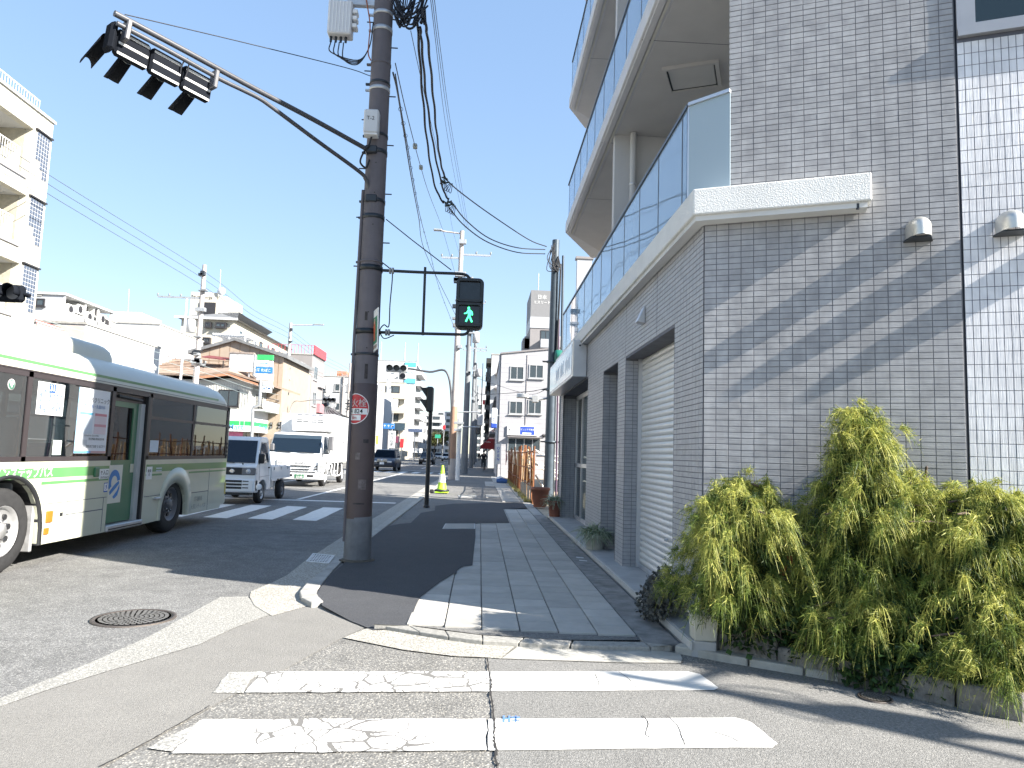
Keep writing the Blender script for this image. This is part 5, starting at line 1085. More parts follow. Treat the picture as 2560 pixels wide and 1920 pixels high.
# roof unit
hp = MB(); sec = [(-7.0, 2.70), (-7.0, 2.9), (-6.94, 2.94), (-6.85, 2.96), (-5.87, 2.96), (-5.79, 2.945), (-5.735, 2.90), (-5.71, 2.83), (-5.70, 2.66)]; vs = []; n = len(sec)
for y, f in ((8.0, .55), (8.12, .85), (8.4, 1), (10.85, 1), (11.0, .96), (11.08, .85), (11.11, .6)):
    for p in sec: vs.append((p[0], y, 2.68+(p[1]-2.68)*f))
hp.add(vs, [(k*n+i, k*n+i+1, (k+1)*n+i+1, (k+1)*n+i) for k in range(6) for i in range(n-1)], True); hp.add(vs[-n:], [tuple(range(n))]); hp.build('roof_unit', BUSR, bus)
MB().box(-7.02, -5.69, 7.98, 11.12, 2.665, 2.70).build('roof_unit_base', SASH, bus)
# rear and front ends
rr = MB().prism([(BXL-.0, .45), (BXL, 2.29), (BXR, 2.29), (BXR, .45)], BR-.001, BR+.05, 'y').build('rear_end', BUSW, bus, .02)
MB().rbox(BXR+.02, BXL-.005, BR-.3, BR+.12, .30, .5, .04).build('rear_bumper', BUSW, bus)
for z in (1.28, 1.36, 1.44, 1.52): MB().box(BXL-.002, BXL+.012, BR-.06, BR+.03, z, z+.045).build('rear_lamp', BLKP, bus)
MB().box(BXL-.06, BXL+.008, BR+.0, BR+.055, .52, .75).build('rear_reflector', mat('yellow_plate', (.6, .5, .12), .5), bus)
MB().prism([(BXL, .3), (BXL, 2.6), (BXR, 2.6), (BXR, .3)], BF-.05, BF, 'y').build('front_end', BUSW, bus)
# bands and lettering on the near side
e = .004
gs = MB()
for ya, yb, za, zb in ((BF, 10.33, 1.045, 1.165), (8.80, 10.33, .965, 1.0), (11.46, BR-.01, 1.05, 1.165), (11.46, 12.02, .985, 1.015), (13.12, BR-.01, .985, 1.015)): gs.box(BXL-.001, BXL+e, ya, yb, za, zb)
gs.build('green_band', BUSG, bus)
LW = mat('bus_lettering_white', (.8, .8, .76), .5, var=0)
text('ノンステップバス', .135, (BXL+e+.002, 8.47, 1.105), (0, 1, 0), (0, 0, 1), LW, bus, bold=.012)
def plate(y0, y1, z0, z1, m, nm='notice', d=.006, par=None): return MB().box(BXL-.001, BXL+d, y0, y1, z0, z1).build(nm, m, par or bus)
nt_ = plate(10.08, 10.33, .985, 1.125, SIGNW, 'entrance_notice', .008)
text('↑入口', .075, (BXL+.0095, 10.205, 1.07), (0, 1, 0), (0, 0, 1), BLACK, nt_, bold=.01); text('ENTRANCE', .042, (BXL+.0095, 10.22, 1.005), (0, 1, 0), (0, 0, 1), BLACK, nt_)
wc = plate(10.24, 10.33, .80, .93, mat('sign_blue', (.03, .10, .42), .5), 'wheelchair_mark'); text('♿', .10, (BXL+.0075, 10.285, .865), (0, 1, 0), (0, 0, 1), SIGNW, wc)
MB().rbox(BXL-.002, BXL+.03, 9.93, 10.04, 1.02, 1.15, .01).build('side_speaker', BUSD, bus)
for ya, yb, za, zb in ((8.95, 9.07, .50, .64), (8.93, 9.02, .36, .44)): MB().rbox(BXL-.002, BXL+.018, ya, yb, za, zb, .006).build('side_marker', AMB, bus)
ln = MB()
for ya, yb, za, zb in ((8.86, 10.33, .725, .733), (9.38, 9.388, .26, .725), (9.38, 10.25, .56, .572), (10.25, 10.258, .26, .725), (11.46, 12.03, .66, .668), (13.2, 14.1, .62, .632), (13.2, 13.208, .3, .62), (14.1, 14.108, .26, 1.04), (9.1, 9.3, .68, .685), (9.1, 9.3, .47, .475), (9.1, 9.105, .47, .68), (9.3, 9.305, .47, .68)): ln.box(BXL-.001, BXL+.0025, ya, yb, za, zb)
ln.build('panel_gap', GROUT_L, bus)['kind'] = 'stuff'; MB().box(BXL-.001, BXL+.006, 9.24, 9.29, .555, .60).build('latch', BLKP, bus); MB().rbox(BXL-.001, BXL+.05, 11.78, 11.98, .60, .635, .01).build('fuel_flap_handle', STEEL, bus)
MB().box(BXL-.001, BXL+.006, 13.27, 13.31, .40, .45).build('latch', BLKP, bus)
text('17-0015', .12, (BXL+.005, 13.62, .50), (0, 1, 0), (0, 0, 1), mat('grey_lettering', (.25, .26, .25), .6), bus); text('大阪シティバス', .10, (BXL+.005, 13.66, .36), (0, 1, 0), (0, 0, 1), mat('grey_lettering', (.25, .26, .25), .6), bus)
n2 = plate(11.47, 11.66, .93, 1.13, SIGNW, 'rear_notice', .007); text('乗降\n中', .06, (BXL+.0085, 11.56, 1.03), (0, 1, 0), (0, 0, 1), BLACK, n2)
for z in (1.09, 1.05): plate(11.8, 12.0, z, z+.022, mat('pale_blue_plate', (.45, .55, .6), .5), 'small_plate')
# wheel-arch rims
for cy, hw, zt, hw2, zt2, nm in ((8.2, .62, 1.06, .66, 1.10, 'arch_rim'), (12.57, .52, .84, .66, 1.10, 'rear_fender')):
    a = arch(cy, hw, zt, 20); b = arch(cy+(.06 if nm != 'arch_rim' else 0), hw2, zt2, 20); n = len(a); xe = BXL+.02
    vs = [(xe, *p) for p in a]+[(xe if nm != 'arch_rim' else BXL+.03, *p) for p in b]+[(BXL-.05, *p) for p in a]+[(BXL-.002, *p) for p in b]
    MB().add(vs, [(i, i+1, n+i+1, n+i) for i in range(n-1)]+[(2*n+i, i, i+1, 2*n+i+1) if False else (i, 2*n+i, 2*n+i+1, i+1) for i in range(n-1)]+[(n+i, n+i+1, 3*n+i+1, 3*n+i) for i in range(n-1)], True).build(nm, BLKP if nm == 'arch_rim' else BUSW, bus)
    wl = MB(); vs = [(BXL-.05, *p) for p in a]+[(BXL-.62, *p) for p in a]; wl.add(vs, [(i, i+1, n+i+1, n+i) for i in range(n-1)]); wl.build('wheel_well', BLKP, bus)
wheel(bus, (BXL-.17, 8.24, .475), .475, .27); wheel(bus, (BXL-.17, 12.55, .475), .475, .27, rim=RIMD); wheel(bus, (BXR+.17, 8.24, .475), .475, .27, -1, holes=0); wheel(bus, (BXR+.17, 12.55, .475), .475, .27, -1, holes=0)
MB().rbox(BXL-.30, BXL-.03, 8.74, 8.79, .18, .75, .01).build('mud_flap', mat('mud_flap_grey', (.30, .30, .30), .8, var=.3, vs=9), bus)
# entrance door, slid back in its opening
dr = MB().box(BXL-.11, BXL-.07, 10.37, 11.2, .34, 1.2).build('door', BUSD, bus)
fr = MB()
for ya, yb, za, zb in ((10.37, 10.47, 1.2, 2.1), (11.06, 11.2, 1.2, 2.1), (10.47, 11.06, 2.02, 2.1), (10.47, 11.06, 1.2, 1.24)): fr.box(BXL-.11, BXL-.07, ya, yb, za, zb)
fr.build('door_frame', BUSD, dr); MB().box(BXL-.095, BXL-.088, 10.47, 11.06, 1.24, 2.02).build('door_glass', VGLASS, dr)
sh_ = MB().box(BXL-.0695, BXL-.066, 10.42, 10.86, .62, 1.17).build('door_sheet', mat('cream_sheet', (.70, .68, .58), .5, var=.04), dr)
bl = mat('emblem_blue', (.04, .20, .52), .5); yc, zc, xe = 10.64, .92, BXL-.064
em = MB()
def ringseg(r0, r1, a0, a1, n=24, sy=1.):
    vs = []
    for i in range(n+1):
        a = math.radians(a0+(a1-a0)*i/n); vs += [(xe, yc+math.cos(a)*r0, zc+math.sin(a)*r0*1.1), (xe, yc+math.cos(a)*r1, zc+math.sin(a)*r1*1.1)]
    em.add(vs, [(2*i, 2*i+1, 2*i+3, 2*i+2) for i in range(n)])
ringseg(.085, .165, 10, 215); em.add([(xe, yc-.12, zc-.13), (xe, yc+.02, zc-.03), (xe, yc+.13, zc+.02), (xe, yc+.15, zc-.02), (xe, yc+.05, zc-.09), (xe, yc-.1, zc-.18)], [(0,1,2,3,4,5)]); em.add([(xe, yc-.02, zc-.21), (xe, yc+.1, zc-.12), (xe, yc+.155, zc-.03), (xe, yc+.165, zc-.09), (xe, yc+.12, zc-.19), (xe, yc+.03, zc-.24)], [(0,1,2,3,4,5)])
em.build('blue_emblem', bl, sh_)
MB().box(BXL-.068, BXL-.062, 11.08, 11.18, 1.05, 1.18).build('door_notice', mat('cream_sheet2', (.6, .58, .45), .5), dr)
MB().box(BXL-.13, BXL-.06, 10.36, 11.42, 2.1, 2.22).build('door_header', SASH, bus); MB().tube([(BXL-.04, 10.5, 2.17), (BXL-.03, 11.2, 2.15)], .022, 8).build('door_rail', BLKP, bus)
MB().box(BXL-.13, BXL-.03, 11.2, 11.33, .3, 2.1).build('door_post', mat('pale_post', (.4, .42, .42), .5), bus); MB().box(BXL-.06, BXL+.002, 11.36, 11.42, .26, 2.24).build('door_seal', BLKP, bus)
MB().rbox(BXL-.3, BXL+.03, 10.36, 11.42, .235, .325, .015).build('door_step', STEEL, bus); MB().box(BXL+.029, BXL+.034, 10.4, 11.38, .26, .28).build('step_edge', BLKP, bus)
# interior: floor, seats, rails, driver partition
MB().box(BXR+.06, BXL-.14, BF+.05, BR-.05, .30, .42).build('floor', INTD, bus); MB().box(BXR+.06, BXL-.07, 13.3, BR-.06, .42, 1.0).build('rear_platform', INTD, bus)
MB().box(BXR+.05, BXL-.06, BF+.02, BR-.03, 2.28, 2.285).build('ceiling', mat('bus_ceiling', (.35, .35, .33), .8), bus)
for y in (9.3, 10.0, 12.0, 12.75, 13.5, 14.25):
    for x in (BXL-.55, BXR+.1):
        if x == BXL-.55 and 9.9 < y < 11.5: continue
        s_ = MB().rbox(x, x+.42, y, y+.1, .75, 1.45, .03).build('seat_back', SEATM, bus); MB().rbox(x, x+.42, y-.38, y, .72, .82, .03).build('seat_cushion', SEATM, s_)
for y in (8.6, 9.25, 11.5, 12.0): MB().cyl((BXL-.6, y, .42), (BXL-.6, y, 2.28), .017, n=8).build('grab_pole', mat('orange_pole', (.55, .16, .04), .4), bus)
MB().box(BXL-1.1, BXL-.15, 8.48, 8.52, .42, 1.75).build('partition', mat('grey_partition', (.22, .23, .24), .6), bus)
# signs behind the panes
xp = BXL-.0125
rb = MB().box(xp-.0012, xp, 8.58, 9.12, 1.80, 2.19).build('route_board', mat('route_board_white', (.82, .83, .84), .4, var=.04), bus)
nb = MB().box(xp, xp+.002, 8.80, 8.93, 2.07, 2.18).build('number_field', mat('route_blue', (.03, .09, .40), .5), rb); text('31', .105, (xp+.003, 8.865, 2.125), (0, 1, 0), (0, 0, 1), SIGNW, nb, bold=.015)
for i, (y, s_) in enumerate(((8.65, '榎\n木\n橋'), (8.735, '野\n江\n公\n園'), (8.82, '蒲\n生\n一'), (8.91, '太\n子\n橋'), (8.985, '都\n島\n駅'), (9.06, '大\n阪\n駅'))): text(s_, .075, (xp+.003, y, 1.955), (0, 1, 0), (0, 0, 1), mat('route_blue', (.03, .09, .40), .5), rb)
ps = MB().box(xp-.0012, xp, 9.44, 10.22, 1.34, 2.2).build('clinic_poster', mat('poster_white', (.78, .79, .82), .4, var=.03), bus)
xq = xp+.0025
text('わたなべクリニック', .082, (xq, 9.85, 2.05), (0, 1, 0), (0, 0, 1), BLACK, ps); text('整形外科・乳腺外科', .058, (xq, 9.85, 1.965), (0, 1, 0), (0, 0, 1), mat('poster_blue', (.08, .2, .45), .5), ps)
MB().tube([(xq, 9.50+.12*(1-math.cos(a)), 2.06+.10*math.sin(a)) for a in [i*.2 for i in range(9)]], .004, 5).build('poster_arc', mat('poster_grey', (.3, .3, .35), .5), ps)
for ya, yb, za, zb, c in ((9.50, 9.82, 1.85, 1.885, (.15, .45, .65)), (9.87, 10.17, 1.845, 1.88, (.65, .25, .28)), (9.50, 9.82, 1.6, 1.845, (.66, .72, .78)), (9.87, 10.17, 1.6, 1.84, (.75, .62, .64)), (9.87, 10.17, 1.70, 1.735, (.62, .3, .33)), (9.44, 9.83, 1.345, 1.37, (.1, .35, .65)), (9.83, 10.22, 1.345, 1.37, (.6, .35, .36)), (9.5, 9.72, 1.4, 1.52, (.6, .62, .64)), (9.44, 9.452, 1.34, 2.2, (.15, .45, .72))): xq += .00025; MB().box(xq-.002, xq, ya, yb, za, zb).build('poster_panel', mat('p%d%d' % (c[0]*100, c[2]*100), c, .5, var=.02), ps)
text('東生野駅前 都島区役所横', .035, (xq, 9.95, 1.53), (0, 1, 0), (0, 0, 1), BLACK, ps); text('蒲生四丁目駅 ⑦ 出口すぐ', .042, (xq, 9.95, 1.43), (0, 1, 0), (0, 0, 1), BLACK, ps); text('0120-655-065  月火水木金土', .03, (xq, 9.83, 1.575), (0, 1, 0), (0, 0, 1), BLACK, ps)
MB().box(xp-.0012, xp, 8.98, 9.16, 1.32, 1.5).build('window_card', mat('pale_green_card', (.6, .68, .62), .5), bus)
wsn = MB().box(xp-.0012, xp, 11.55, 11.85, 1.36, 1.55).build('window_sticker', mat('pale_blue_card', (.62, .68, .74), .5), bus)
ms = MB().lathe([(.0, 0), (.062, 0), (.062, .003), (.0, .003)], (BXL-.012, 8.10, 2.1), 24, 'x').build('window_mark', SIGNW, bus); MB().lathe([(.0, .0032), (.052, .0032), (.052, .0036)], (BXL-.012, 8.10, 2.1), 24, 'x').build('mark_field', mat('mark_green', (.05, .15, .1), .5), ms); text('守', .075, (BXL-.0075, 8.10, 2.1), (0, 1, 0), (0, 0, 1), SIGNW, ms, bold=.01)
# ---------------------------------------------------------------- cab-type shells
def shell(prof, x0, x1, tumble, z0):
    t = lambda z: max(0, z-z0)*tumble
    n = len(prof); vs = [(x0+t(p[1]), *p) for p in prof]+[(x1-t(p[1]), *p) for p in prof]
    return MB().add(vs, [tuple(range(n)), tuple(range(2*n-1, n-1, -1))]+[(i, n+i, n+(i+1) % n, (i+1) % n) for i in range(n)])
def sidep(pts, x1, tumble, z0, e=.004, th=.006):
    t = lambda z: max(0, z-z0)*tumble; n = len(pts)
    return MB().add([(x1-t(p[1])+e, *p) for p in pts]+[(x1-t(p[1])+e-th, *p) for p in pts], [tuple(range(n)), tuple(range(2*n-1, n-1, -1))]+[(i, n+i, n+(i+1) % n, (i+1) % n) for i in range(n)])
def frontp(pts, th=.01):       # polygon of world points pushed forward a little
    n = len(pts); return MB().add([tuple(p) for p in pts]+[(p[0], p[1]+th, p[2]) for p in pts], [tuple(range(n)), tuple(range(2*n-1, n-1, -1))]+[(i, n+i, n+(i+1) % n, (i+1) % n) for i in range(n)])
TWH = mat('truck_white_paint', (.79, .80, .81), .3, var=.04, vs=2, coat=.6); DGL = glass('windscreen_glass', (.42, .5, .56), .5, .015, 1.5, (.016, .028, .045))
def bust(x, y, z, m, label, par=None):
    t = wthing('person', label, 'person', (x, y, z-.55))
    bm = MB(); bm.tube([(x, y, z-.55), (x, y, z-.3), (x, y-.01, z-.12), (x, y, z-.04), (x, y, z+.02)], [.15, .19, .2, .09, .055], 12); bm.tube(smooth_path([(x-.2, y, z-.1), (x-.26, y-.1, z-.3), (x-.18, y-.36, z-.38)]), .05, 8); bm.tube(smooth_path([(x+.2, y, z-.1), (x+.26, y-.1, z-.3), (x+.18, y-.36, z-.38)]), .05, 8)
    bm.build('jacket', m, t); MB().lathe([(.0, -.02), (.06, 0), (.085, .07), (.09, .13), (.07, .2), (.0, .225)], (x, y-.02, z+.02), 14).build('head', mat('skin', (.45, .28, .2), .6), t)
    MB().lathe([(.088, .10), (.1, .15), (.085, .215), (.0, .245)], (x, y, z+.02), 14).build('hair', mat('dark_hair', (.015, .012, .012), .7), t); return t
bust(-6.05, 7.62, 1.62, mat('cream_jacket', (.66, .62, .5), .8, var=.05), 'bus driver in a cream jacket seated at the front of the bus')
# ---------------------------------------------------------------- small pickup
kt = wthing('pickup_truck', 'small white flatbed pickup with black nose band behind the bus', 'pickup truck', (-6.53, 20.5, 0))
K0, K1, KF = -7.26, -5.81, 18.92; k4 = crop(560, 1060, 760, 1580)
cabp = [(KF+.08, .30), (KF, .36), (KF-.03, .62), (KF+.01, .98), (KF+.10, 1.05), (KF+.50, 1.69), (KF+.62, 1.765), (KF+1.20, 1.77), (KF+1.30, 1.72), (KF+1.36, 1.0), (KF+1.36, .34), (KF+1.0, .32), (KF+.98, .45), (KF+.85, .58), (KF+.6, .62), (KF+.36, .56), (KF+.28, .42), (KF+.27, .3)]
cab = shell(cabp, K0, K1, .16, 1.0).build('cab', TWH, kt, .025, 3)
def kfz(x, z, e=-.02):         # point on the sloped windscreen plane
    f = (z-1.05)/.64; return (x, KF+.10+f*.40+e, z)
t_ = lambda z: max(0, z-1.0)*.16
ws = frontp([kfz(K0+.07, 1.075), kfz(K1-.07, 1.075), kfz(K1-.15, 1.66), kfz(K0+.15, 1.66)], .012).build('windscreen', DGL, kt)
bkp = MB().box(K0+.12, K1-.12, KF+.6, KF+.66, .5, 1.1).build('dashboard_shade', INTD, kt)
for x in (K0+.22, K1-.55): MB().rbox(x, x+.36, KF+.97, KF+1.05, .8, 1.6, .04).build('seat', INTD, kt)
MB().box(K0+.2, K1-.2, KF+1.352, KF+1.366, 1.15, 1.6).build('rear_window', mat('rear_window_light', (.5, .52, .52), .2, var=.3, vs=9), kt)
sidep([(KF+.34, 1.08), (KF+1.12, 1.08), (KF+1.12, 1.62), (KF+.66, 1.62)], K1, .16, 1.0).build('side_window', DGL, kt)
ln = MB()
for pts in ([(KF+.30, .62), (KF+.31, .62), (KF+.31, 1.06), (KF+.30, 1.06)], [(KF+1.2, .36), (KF+1.21, .36), (KF+1.21, 1.66), (KF+1.2, 1.66)], [(KF+.3, .70), (KF+1.2, .72), (KF+1.2, .727), (KF+.3, .707)]):
    s_ = sidep(pts, K1, .16, 1.0, .002, .003); ln.add(s_.v, s_.f)
ln.build('door_gap', GROUT, kt); MB().rbox(K1-.01, K1+.02, KF+1.06, KF+1.18, .92, .96, .008).build('door_handle', BLKP, kt)
MB().rbox(K0+.06, K1-.02, KF-.045, KF+.05, .76, .95, .02).build('nose_band', BLKP, kt)
for xa, xb in ((K1-.36, K1-.005), (K0+.005, K0+.36)):
    h = MB().rbox(xa, xb, KF-.055, KF+.12, .765, .945, .02).build('headlamp', RIMD, kt); MB().lathe([(.0, -.03), (.06, -.02), (.075, 0), (.075, .02)], ((xa+xb)/2, KF-.04, .855), 16, 'y').build('reflector', HEADL, h)
xc = AY(*k4(170, 985), KF).x; MB().lathe([(.042, -.01), (.055, -.01), (.055, .01), (.042, .01)], (xc, KF-.06, .855), 20, 'y').build('badge_ring', CHR, kt); MB().box(xc-.075, xc+.075, KF-.068, KF-.05, .845, .865).build('badge_bar', CHR, kt)
MB().rbox(K0, K1, KF-.09, KF+.2, .31, .66, .04).build('bumper', TWH, kt)
for i, z in enumerate((.57, .485, .40)): MB().box(xc-.27, xc+.28, KF-.096, KF-.085, z, z+.055).build('grille_slot', BLKP, kt); MB().box(xc+.30, xc+.45, KF-.096, KF-.085, z+.02, z+.045).build('grille_slot', BLKP, kt)
MB().lathe([(.0, -.012), (.075, -.01), (.08, 0)], (xc+.72, KF-.085, .47), 16, 'y').build('fog_lamp_cover', TWH, kt); MB().box(K0+.1, K1-.12, KF-.05, KF+.2, .24, .31).build('valance', BLKP, kt)
mr = MB().rbox(K1-.08, K1+.10, KF+.30, KF+.36, 1.06, 1.32, .03).build('mirror', BLKP, kt); MB().tube([(K1-.05, KF+.34, 1.04), (K1-.02, KF+.33, 1.1)], .02, 6).build('mirror_stay', BLKP, mr)
MB().tube([kfz(xc, 1.07, -.03), kfz(xc-.3, 1.10, -.04)], .012, 6).build('wiper', BLKP, kt); MB().cyl((xc+.24, KF+.03, 1.04), (xc+.24, KF+.0, 1.05), .02, n=8).build('washer', BLKP, kt)
bd = MB().box(K0, K1, KF+1.42, KF+3.36, .60, .66).build('deck', TWH, kt)
for x in (K0, K1-.035): MB().rbox(x, x+.035, KF+1.42, KF+3.36, .66, .96, .006).build('side_board', TWH, bd)
for y in (KF+1.42, KF+3.325): MB().rbox(K0+.036, K1-.036, y, y+.035, .66, .96, .006).build('end_board', TWH, bd)
for y in (KF+1.6, KF+2.3, KF+3.0): MB().rbox(K1-.002, K1+.02, y, y+.05, .86, .95, .004).build('latch', STEEL, bd)
MB().box(K0+.2, K1-.2, KF+1.36, KF+3.3, .36, .6).build('chassis', BLKP, kt); MB().rbox(K1-.4, K1-.06, KF+1.5, KF+1.9, .35, .58, .03).build('fuel_tank', STEEL, kt); MB().box(K1-.03, K1+.005, KF+1.45, KF+1.95, .555, .60).build('side_guard', TWH, kt)
for y in (KF+.63, KF+2.63): wheel(kt, (K1-.09, y, .275), .275, .16, 1, RIMD if y > KF+1 else RIM, 6); wheel(kt, (K0+.09, y, .275), .275, .16, -1, RIM, 0)
MB().tube([(K1-.17, KF+2.63+.34*math.cos(a), .275+.34*math.sin(a)) for a in [math.pi*(i/10) for i in range(11)]], .02, 6).build('mudguard', TWH, kt)
# ---------------------------------------------------------------- refrigerated truck
et = wthing('refrigerated_truck', 'white refrigerated box truck with louvred cooling unit above the cab', 'truck', (-7.1, 30.8, 0))
T0, T1, TF = -8.30, -6.22, 28.35; k5 = crop(680, 1010, 900, 1659)
def f5(x, y, e=0.): return AY(*k5(x, y), TF+e)
zb_, zw0, zw1, zr = f5(600, 1430).z, f5(600, 925).z, f5(600, 575).z, f5(600, 535, .4).z
cabp = [(TF+.02, zb_), (TF-.04, zb_+.2), (TF, zw0-.15), (TF+.04, zw0), (TF+.42, zw1+.02), (TF+.55, zr-.03), (TF+.8, zr), (TF+1.65, zr), (TF+1.7, zr-.05), (TF+1.7, .65), (TF+1.42, .62), (TF+1.36, .45), (TF+1.3, .9), (TF+1.0, 1.0), (TF+.7, .9), (TF+.62, zb_)]
shell(cabp, T0, T1, .10, zw0).build('cab', TWH, et, .035, 3)
def tfz(x, z, e=-.02): f = (z-zw0)/(zw1-zw0); return (x, TF+.04+f*.38+e, z)
wsn_ = frontp([tfz(T0+.06, zw0+.03), tfz(T1-.06, zw0+.01), tfz(T1-.10, zw1-.02), tfz(T0+.10, zw1)], .012).build('windscreen', DGL, et)
MB().box(T0+.2, T1-.2, TF+.48, TF+.7, zw0-.2, zw0+.06).build('dashboard', INTD, et)
MB().tube([(T0+.55+.2*math.cos(a), TF+.55+.06*math.sin(a), zw0+.05+.10*math.sin(a)) for a in [i*.524 for i in range(13)]], .014, 6).build('steering_wheel', BLKP, et)
bust(T0+.56, TF+.95, zw0+.34, mat('navy_jacket', (.03, .06, .13), .8), 'driver in navy clothes behind the windscreen of the refrigerated truck')
sidep([(TF+.36, zw0+.02), (TF+1.35, zw0+.0), (TF+1.35, zw1-.05), (TF+.62, zw1-.05)], T1, .10, zw0).build('side_window', DGL, et)
ln = MB()
for pts in ([(TF+.33, .9), (TF+.345, .9), (TF+.345, zw0), (TF+.33, zw0)], [(TF+1.45, .75), (TF+1.465, .75), (TF+1.465, zw1), (TF+1.45, zw1)]): s_ = sidep(pts, T1, .10, zw0, .002, .003); ln.add(s_.v, s_.f)
ln.build('door_gap', GROUT, et)
def fbar(x0, y0, x1, y1, m, nm, e=-.05, th=.02, par=None):
    a, b = f5(x0, y0, e), f5(x1, y1, e); return MB().rbox(a.x, b.x, TF+e-th, TF+e+.02, min(a.z, b.z), max(a.z, b.z), .004).build(nm, m, par or et)
for q in ((345, 1150, 735, 1180), (365, 1215, 705, 1240), (340, 1262, 820, 1295), (820, 1162, 855, 1185), (795, 1215, 850, 1238), (215, 1145, 265, 1160)): fbar(*q, BLKP, 'grille_slot')
for q in ((870, 1090, 1005, 1285), (95, 1040, 205, 1180)): o = fbar(*q, HEADL, 'headlamp', -.03, .03); fbar(q[0]+15, (q[1]+q[3])/2-4, q[2]-10, (q[1]+q[3])/2+4, RIMD, 'lamp_divider', -.062, .002, o)
bm_ = fbar(240, 1305, 1030, 1425, TWH, 'bumper', -.06, .06)
npl = fbar(425, 1318, 598, 1400, mat('number_plate_green', (.04, .16, .08), .5), 'number_plate', -.125, .008); a = f5(512, 1372, -.14); text('33-08', .11, (a.x, TF-.138, a.z-.01), (1, 0, 0), (0, 0, 1), SIGNW, npl, bold=.015); text('大阪 100', .06, (a.x, TF-.138, a.z+.085), (1, 0, 0), (0, 0, 1), SIGNW, npl)
for q in ((335, 1318, 380, 1365), (660, 1335, 775, 1380), (875, 1345, 955, 1385)): fbar(*q, BLKP if q[0] != 875 else HEADL, 'fog_lamp', -.122, .008)
a = f5(540, 1112, -.05); text('ISUZU', .12, (a.x, TF-.042, a.z), (1, 0, 0), (0, 0, 1), RIMD, et, 'maker_lettering', sx=1.35, bold=.02)
MB().tube([tfz(T0+.9, zw0+.02, -.04), tfz(T0+.35, zw0+.05, -.05)], .014, 6).build('wiper', BLKP, et); MB().tube([tfz(T1-.3, zw0+.0, -.04), tfz(T1-.9, zw0+.03, -.05)], .014, 6).build('wiper', BLKP, et)
for (x0_, y0_, x1_, y1_) in ((1075, 610, 1150, 880),): a, b = f5(x0_, y0_, .1), f5(x1_, y1_, .1); m_ = MB().rbox(a.x, b.x, TF-.02, TF+.14, b.z, a.z, .03).build('mirror', RIMD, et); MB().tube(smooth_path([(a.x+.05, TF+.1, b.z), (a.x+.02, TF+.1, b.z-.12), (T1-.1, TF+.15, b.z-.15)]), .02, 6).build('mirror_stay', BLKP, m_)
a, b = f5(-15, 740, .1), f5(45, 875, .1); MB().rbox(a.x-.02, b.x, TF+.0, TF+.12, b.z, a.z, .03).build('mirror', RIMD, et); MB().tube([(T0+.02, TF+.1, b.z-.05), ((a.x+b.x)/2, TF+.06, b.z-.02)], .015, 6).build('mirror_stay', BLKP, et)
zt_ = AY(*k5(600, 170), TF+1.2).z
X0b, X1b = T0-.06, T1+.10
MB().rbox(X0b, X1b, TF+1.78, TF+6.4, .92, zt_, .04).build('cargo_box', TWH, et)
for y in (TF+2.5, TF+3.1, TF+3.9, TF+5.2): MB().box(X1b-.001, X1b+.004, y, y+.012, 1.0, zt_-.1).build('box_seam', mat('pale_seam', (.55, .55, .56), .5), et)
MB().rbox(X1b-.001, X1b+.03, TF+3.6, TF+3.85, 1.78, 1.83, .008).build('box_handle', RIMD, et); MB().rbox(X1b-.001, X1b+.02, TF+3.0, TF+3.25, zt_-.5, zt_-.47, .005).build('box_latch', STEEL, et)
MB().rbox(X1b-.06, X1b+.008, TF+1.77, TF+1.84, .92, zt_-.02, .01).build('corner_post', STEEL, et)
ya = TF+1.0; a, b = AY(*k5(375, 180), ya), AY(*k5(1100, 520), ya)
un = MB(); un.prism([(ya+.76, b.z), (ya+.18, b.z), (ya+.04, b.z+.25), (ya, a.z-.3), (ya+.05, a.z-.03), (ya+.76, a.z)], a.x, b.x, 'x'); un = un.build('cooling_unit', TWH, et, .05, 3)
for q in ((475, 285, 575, 300), (590, 290, 690, 303), (745, 295, 845, 308), (865, 300, 968, 313), (467, 318, 570, 335), (588, 320, 690, 337), (745, 327, 845, 344), (862, 332, 968, 348), (478, 185, 580, 200), (600, 188, 700, 203), (752, 193, 852, 208), (875, 198, 975, 213)):
    p0, p1 = AY(*k5(q[0], q[1]), ya-.01), AY(*k5(q[2], q[3]), ya-.01); MB().box(p0.x, p1.x, ya-.015+(.03 if q[1] < 250 else .01), ya+.05, p1.z, p0.z).build('louvre_slot', BLKP, un)
for q in ((485, 375, 697, 402), (762, 380, 975, 410)): p0, p1 = AY(*k5(q[0], q[1]), ya), AY(*k5(q[2], q[3]), ya); MB().box(p0.x, p1.x, ya+.0, ya+.06, p1.z, p0.z).build('drain_slot', mat('slot_grey', (.4, .39, .37), .5), un)
MB().box(T0+.35, T1-.35, TF+.8, TF+6.3, .55, .9).build('chassis', BLKP, et)
for y, hs_n in ((TF+1.0, 6), (TF+4.6, 6)):
    wheel(et, (T1-.13, y, .37), .37, .22, 1, RIM, hs_n); wheel(et, (T0+.13, y, .37), .37, .22, -1, RIM, 0)
sg = MB().tube(smooth_path([(T1+.0, TF+1.75, .88), (T1+.02, TF+1.95, .84), (T1+.02, TF+2.0, .42), (T1+.02, TF+4.0, .40), (T1+.02, TF+4.05, .85)], 3), .035, 6).build('side_guard', TWH, et)
for y in (TF+2.5, TF+3.2): MB().tube([(T1+.02, y, .42), (T1+.02, y, .9)], .03, 6).build('guard_post', TWH, et)
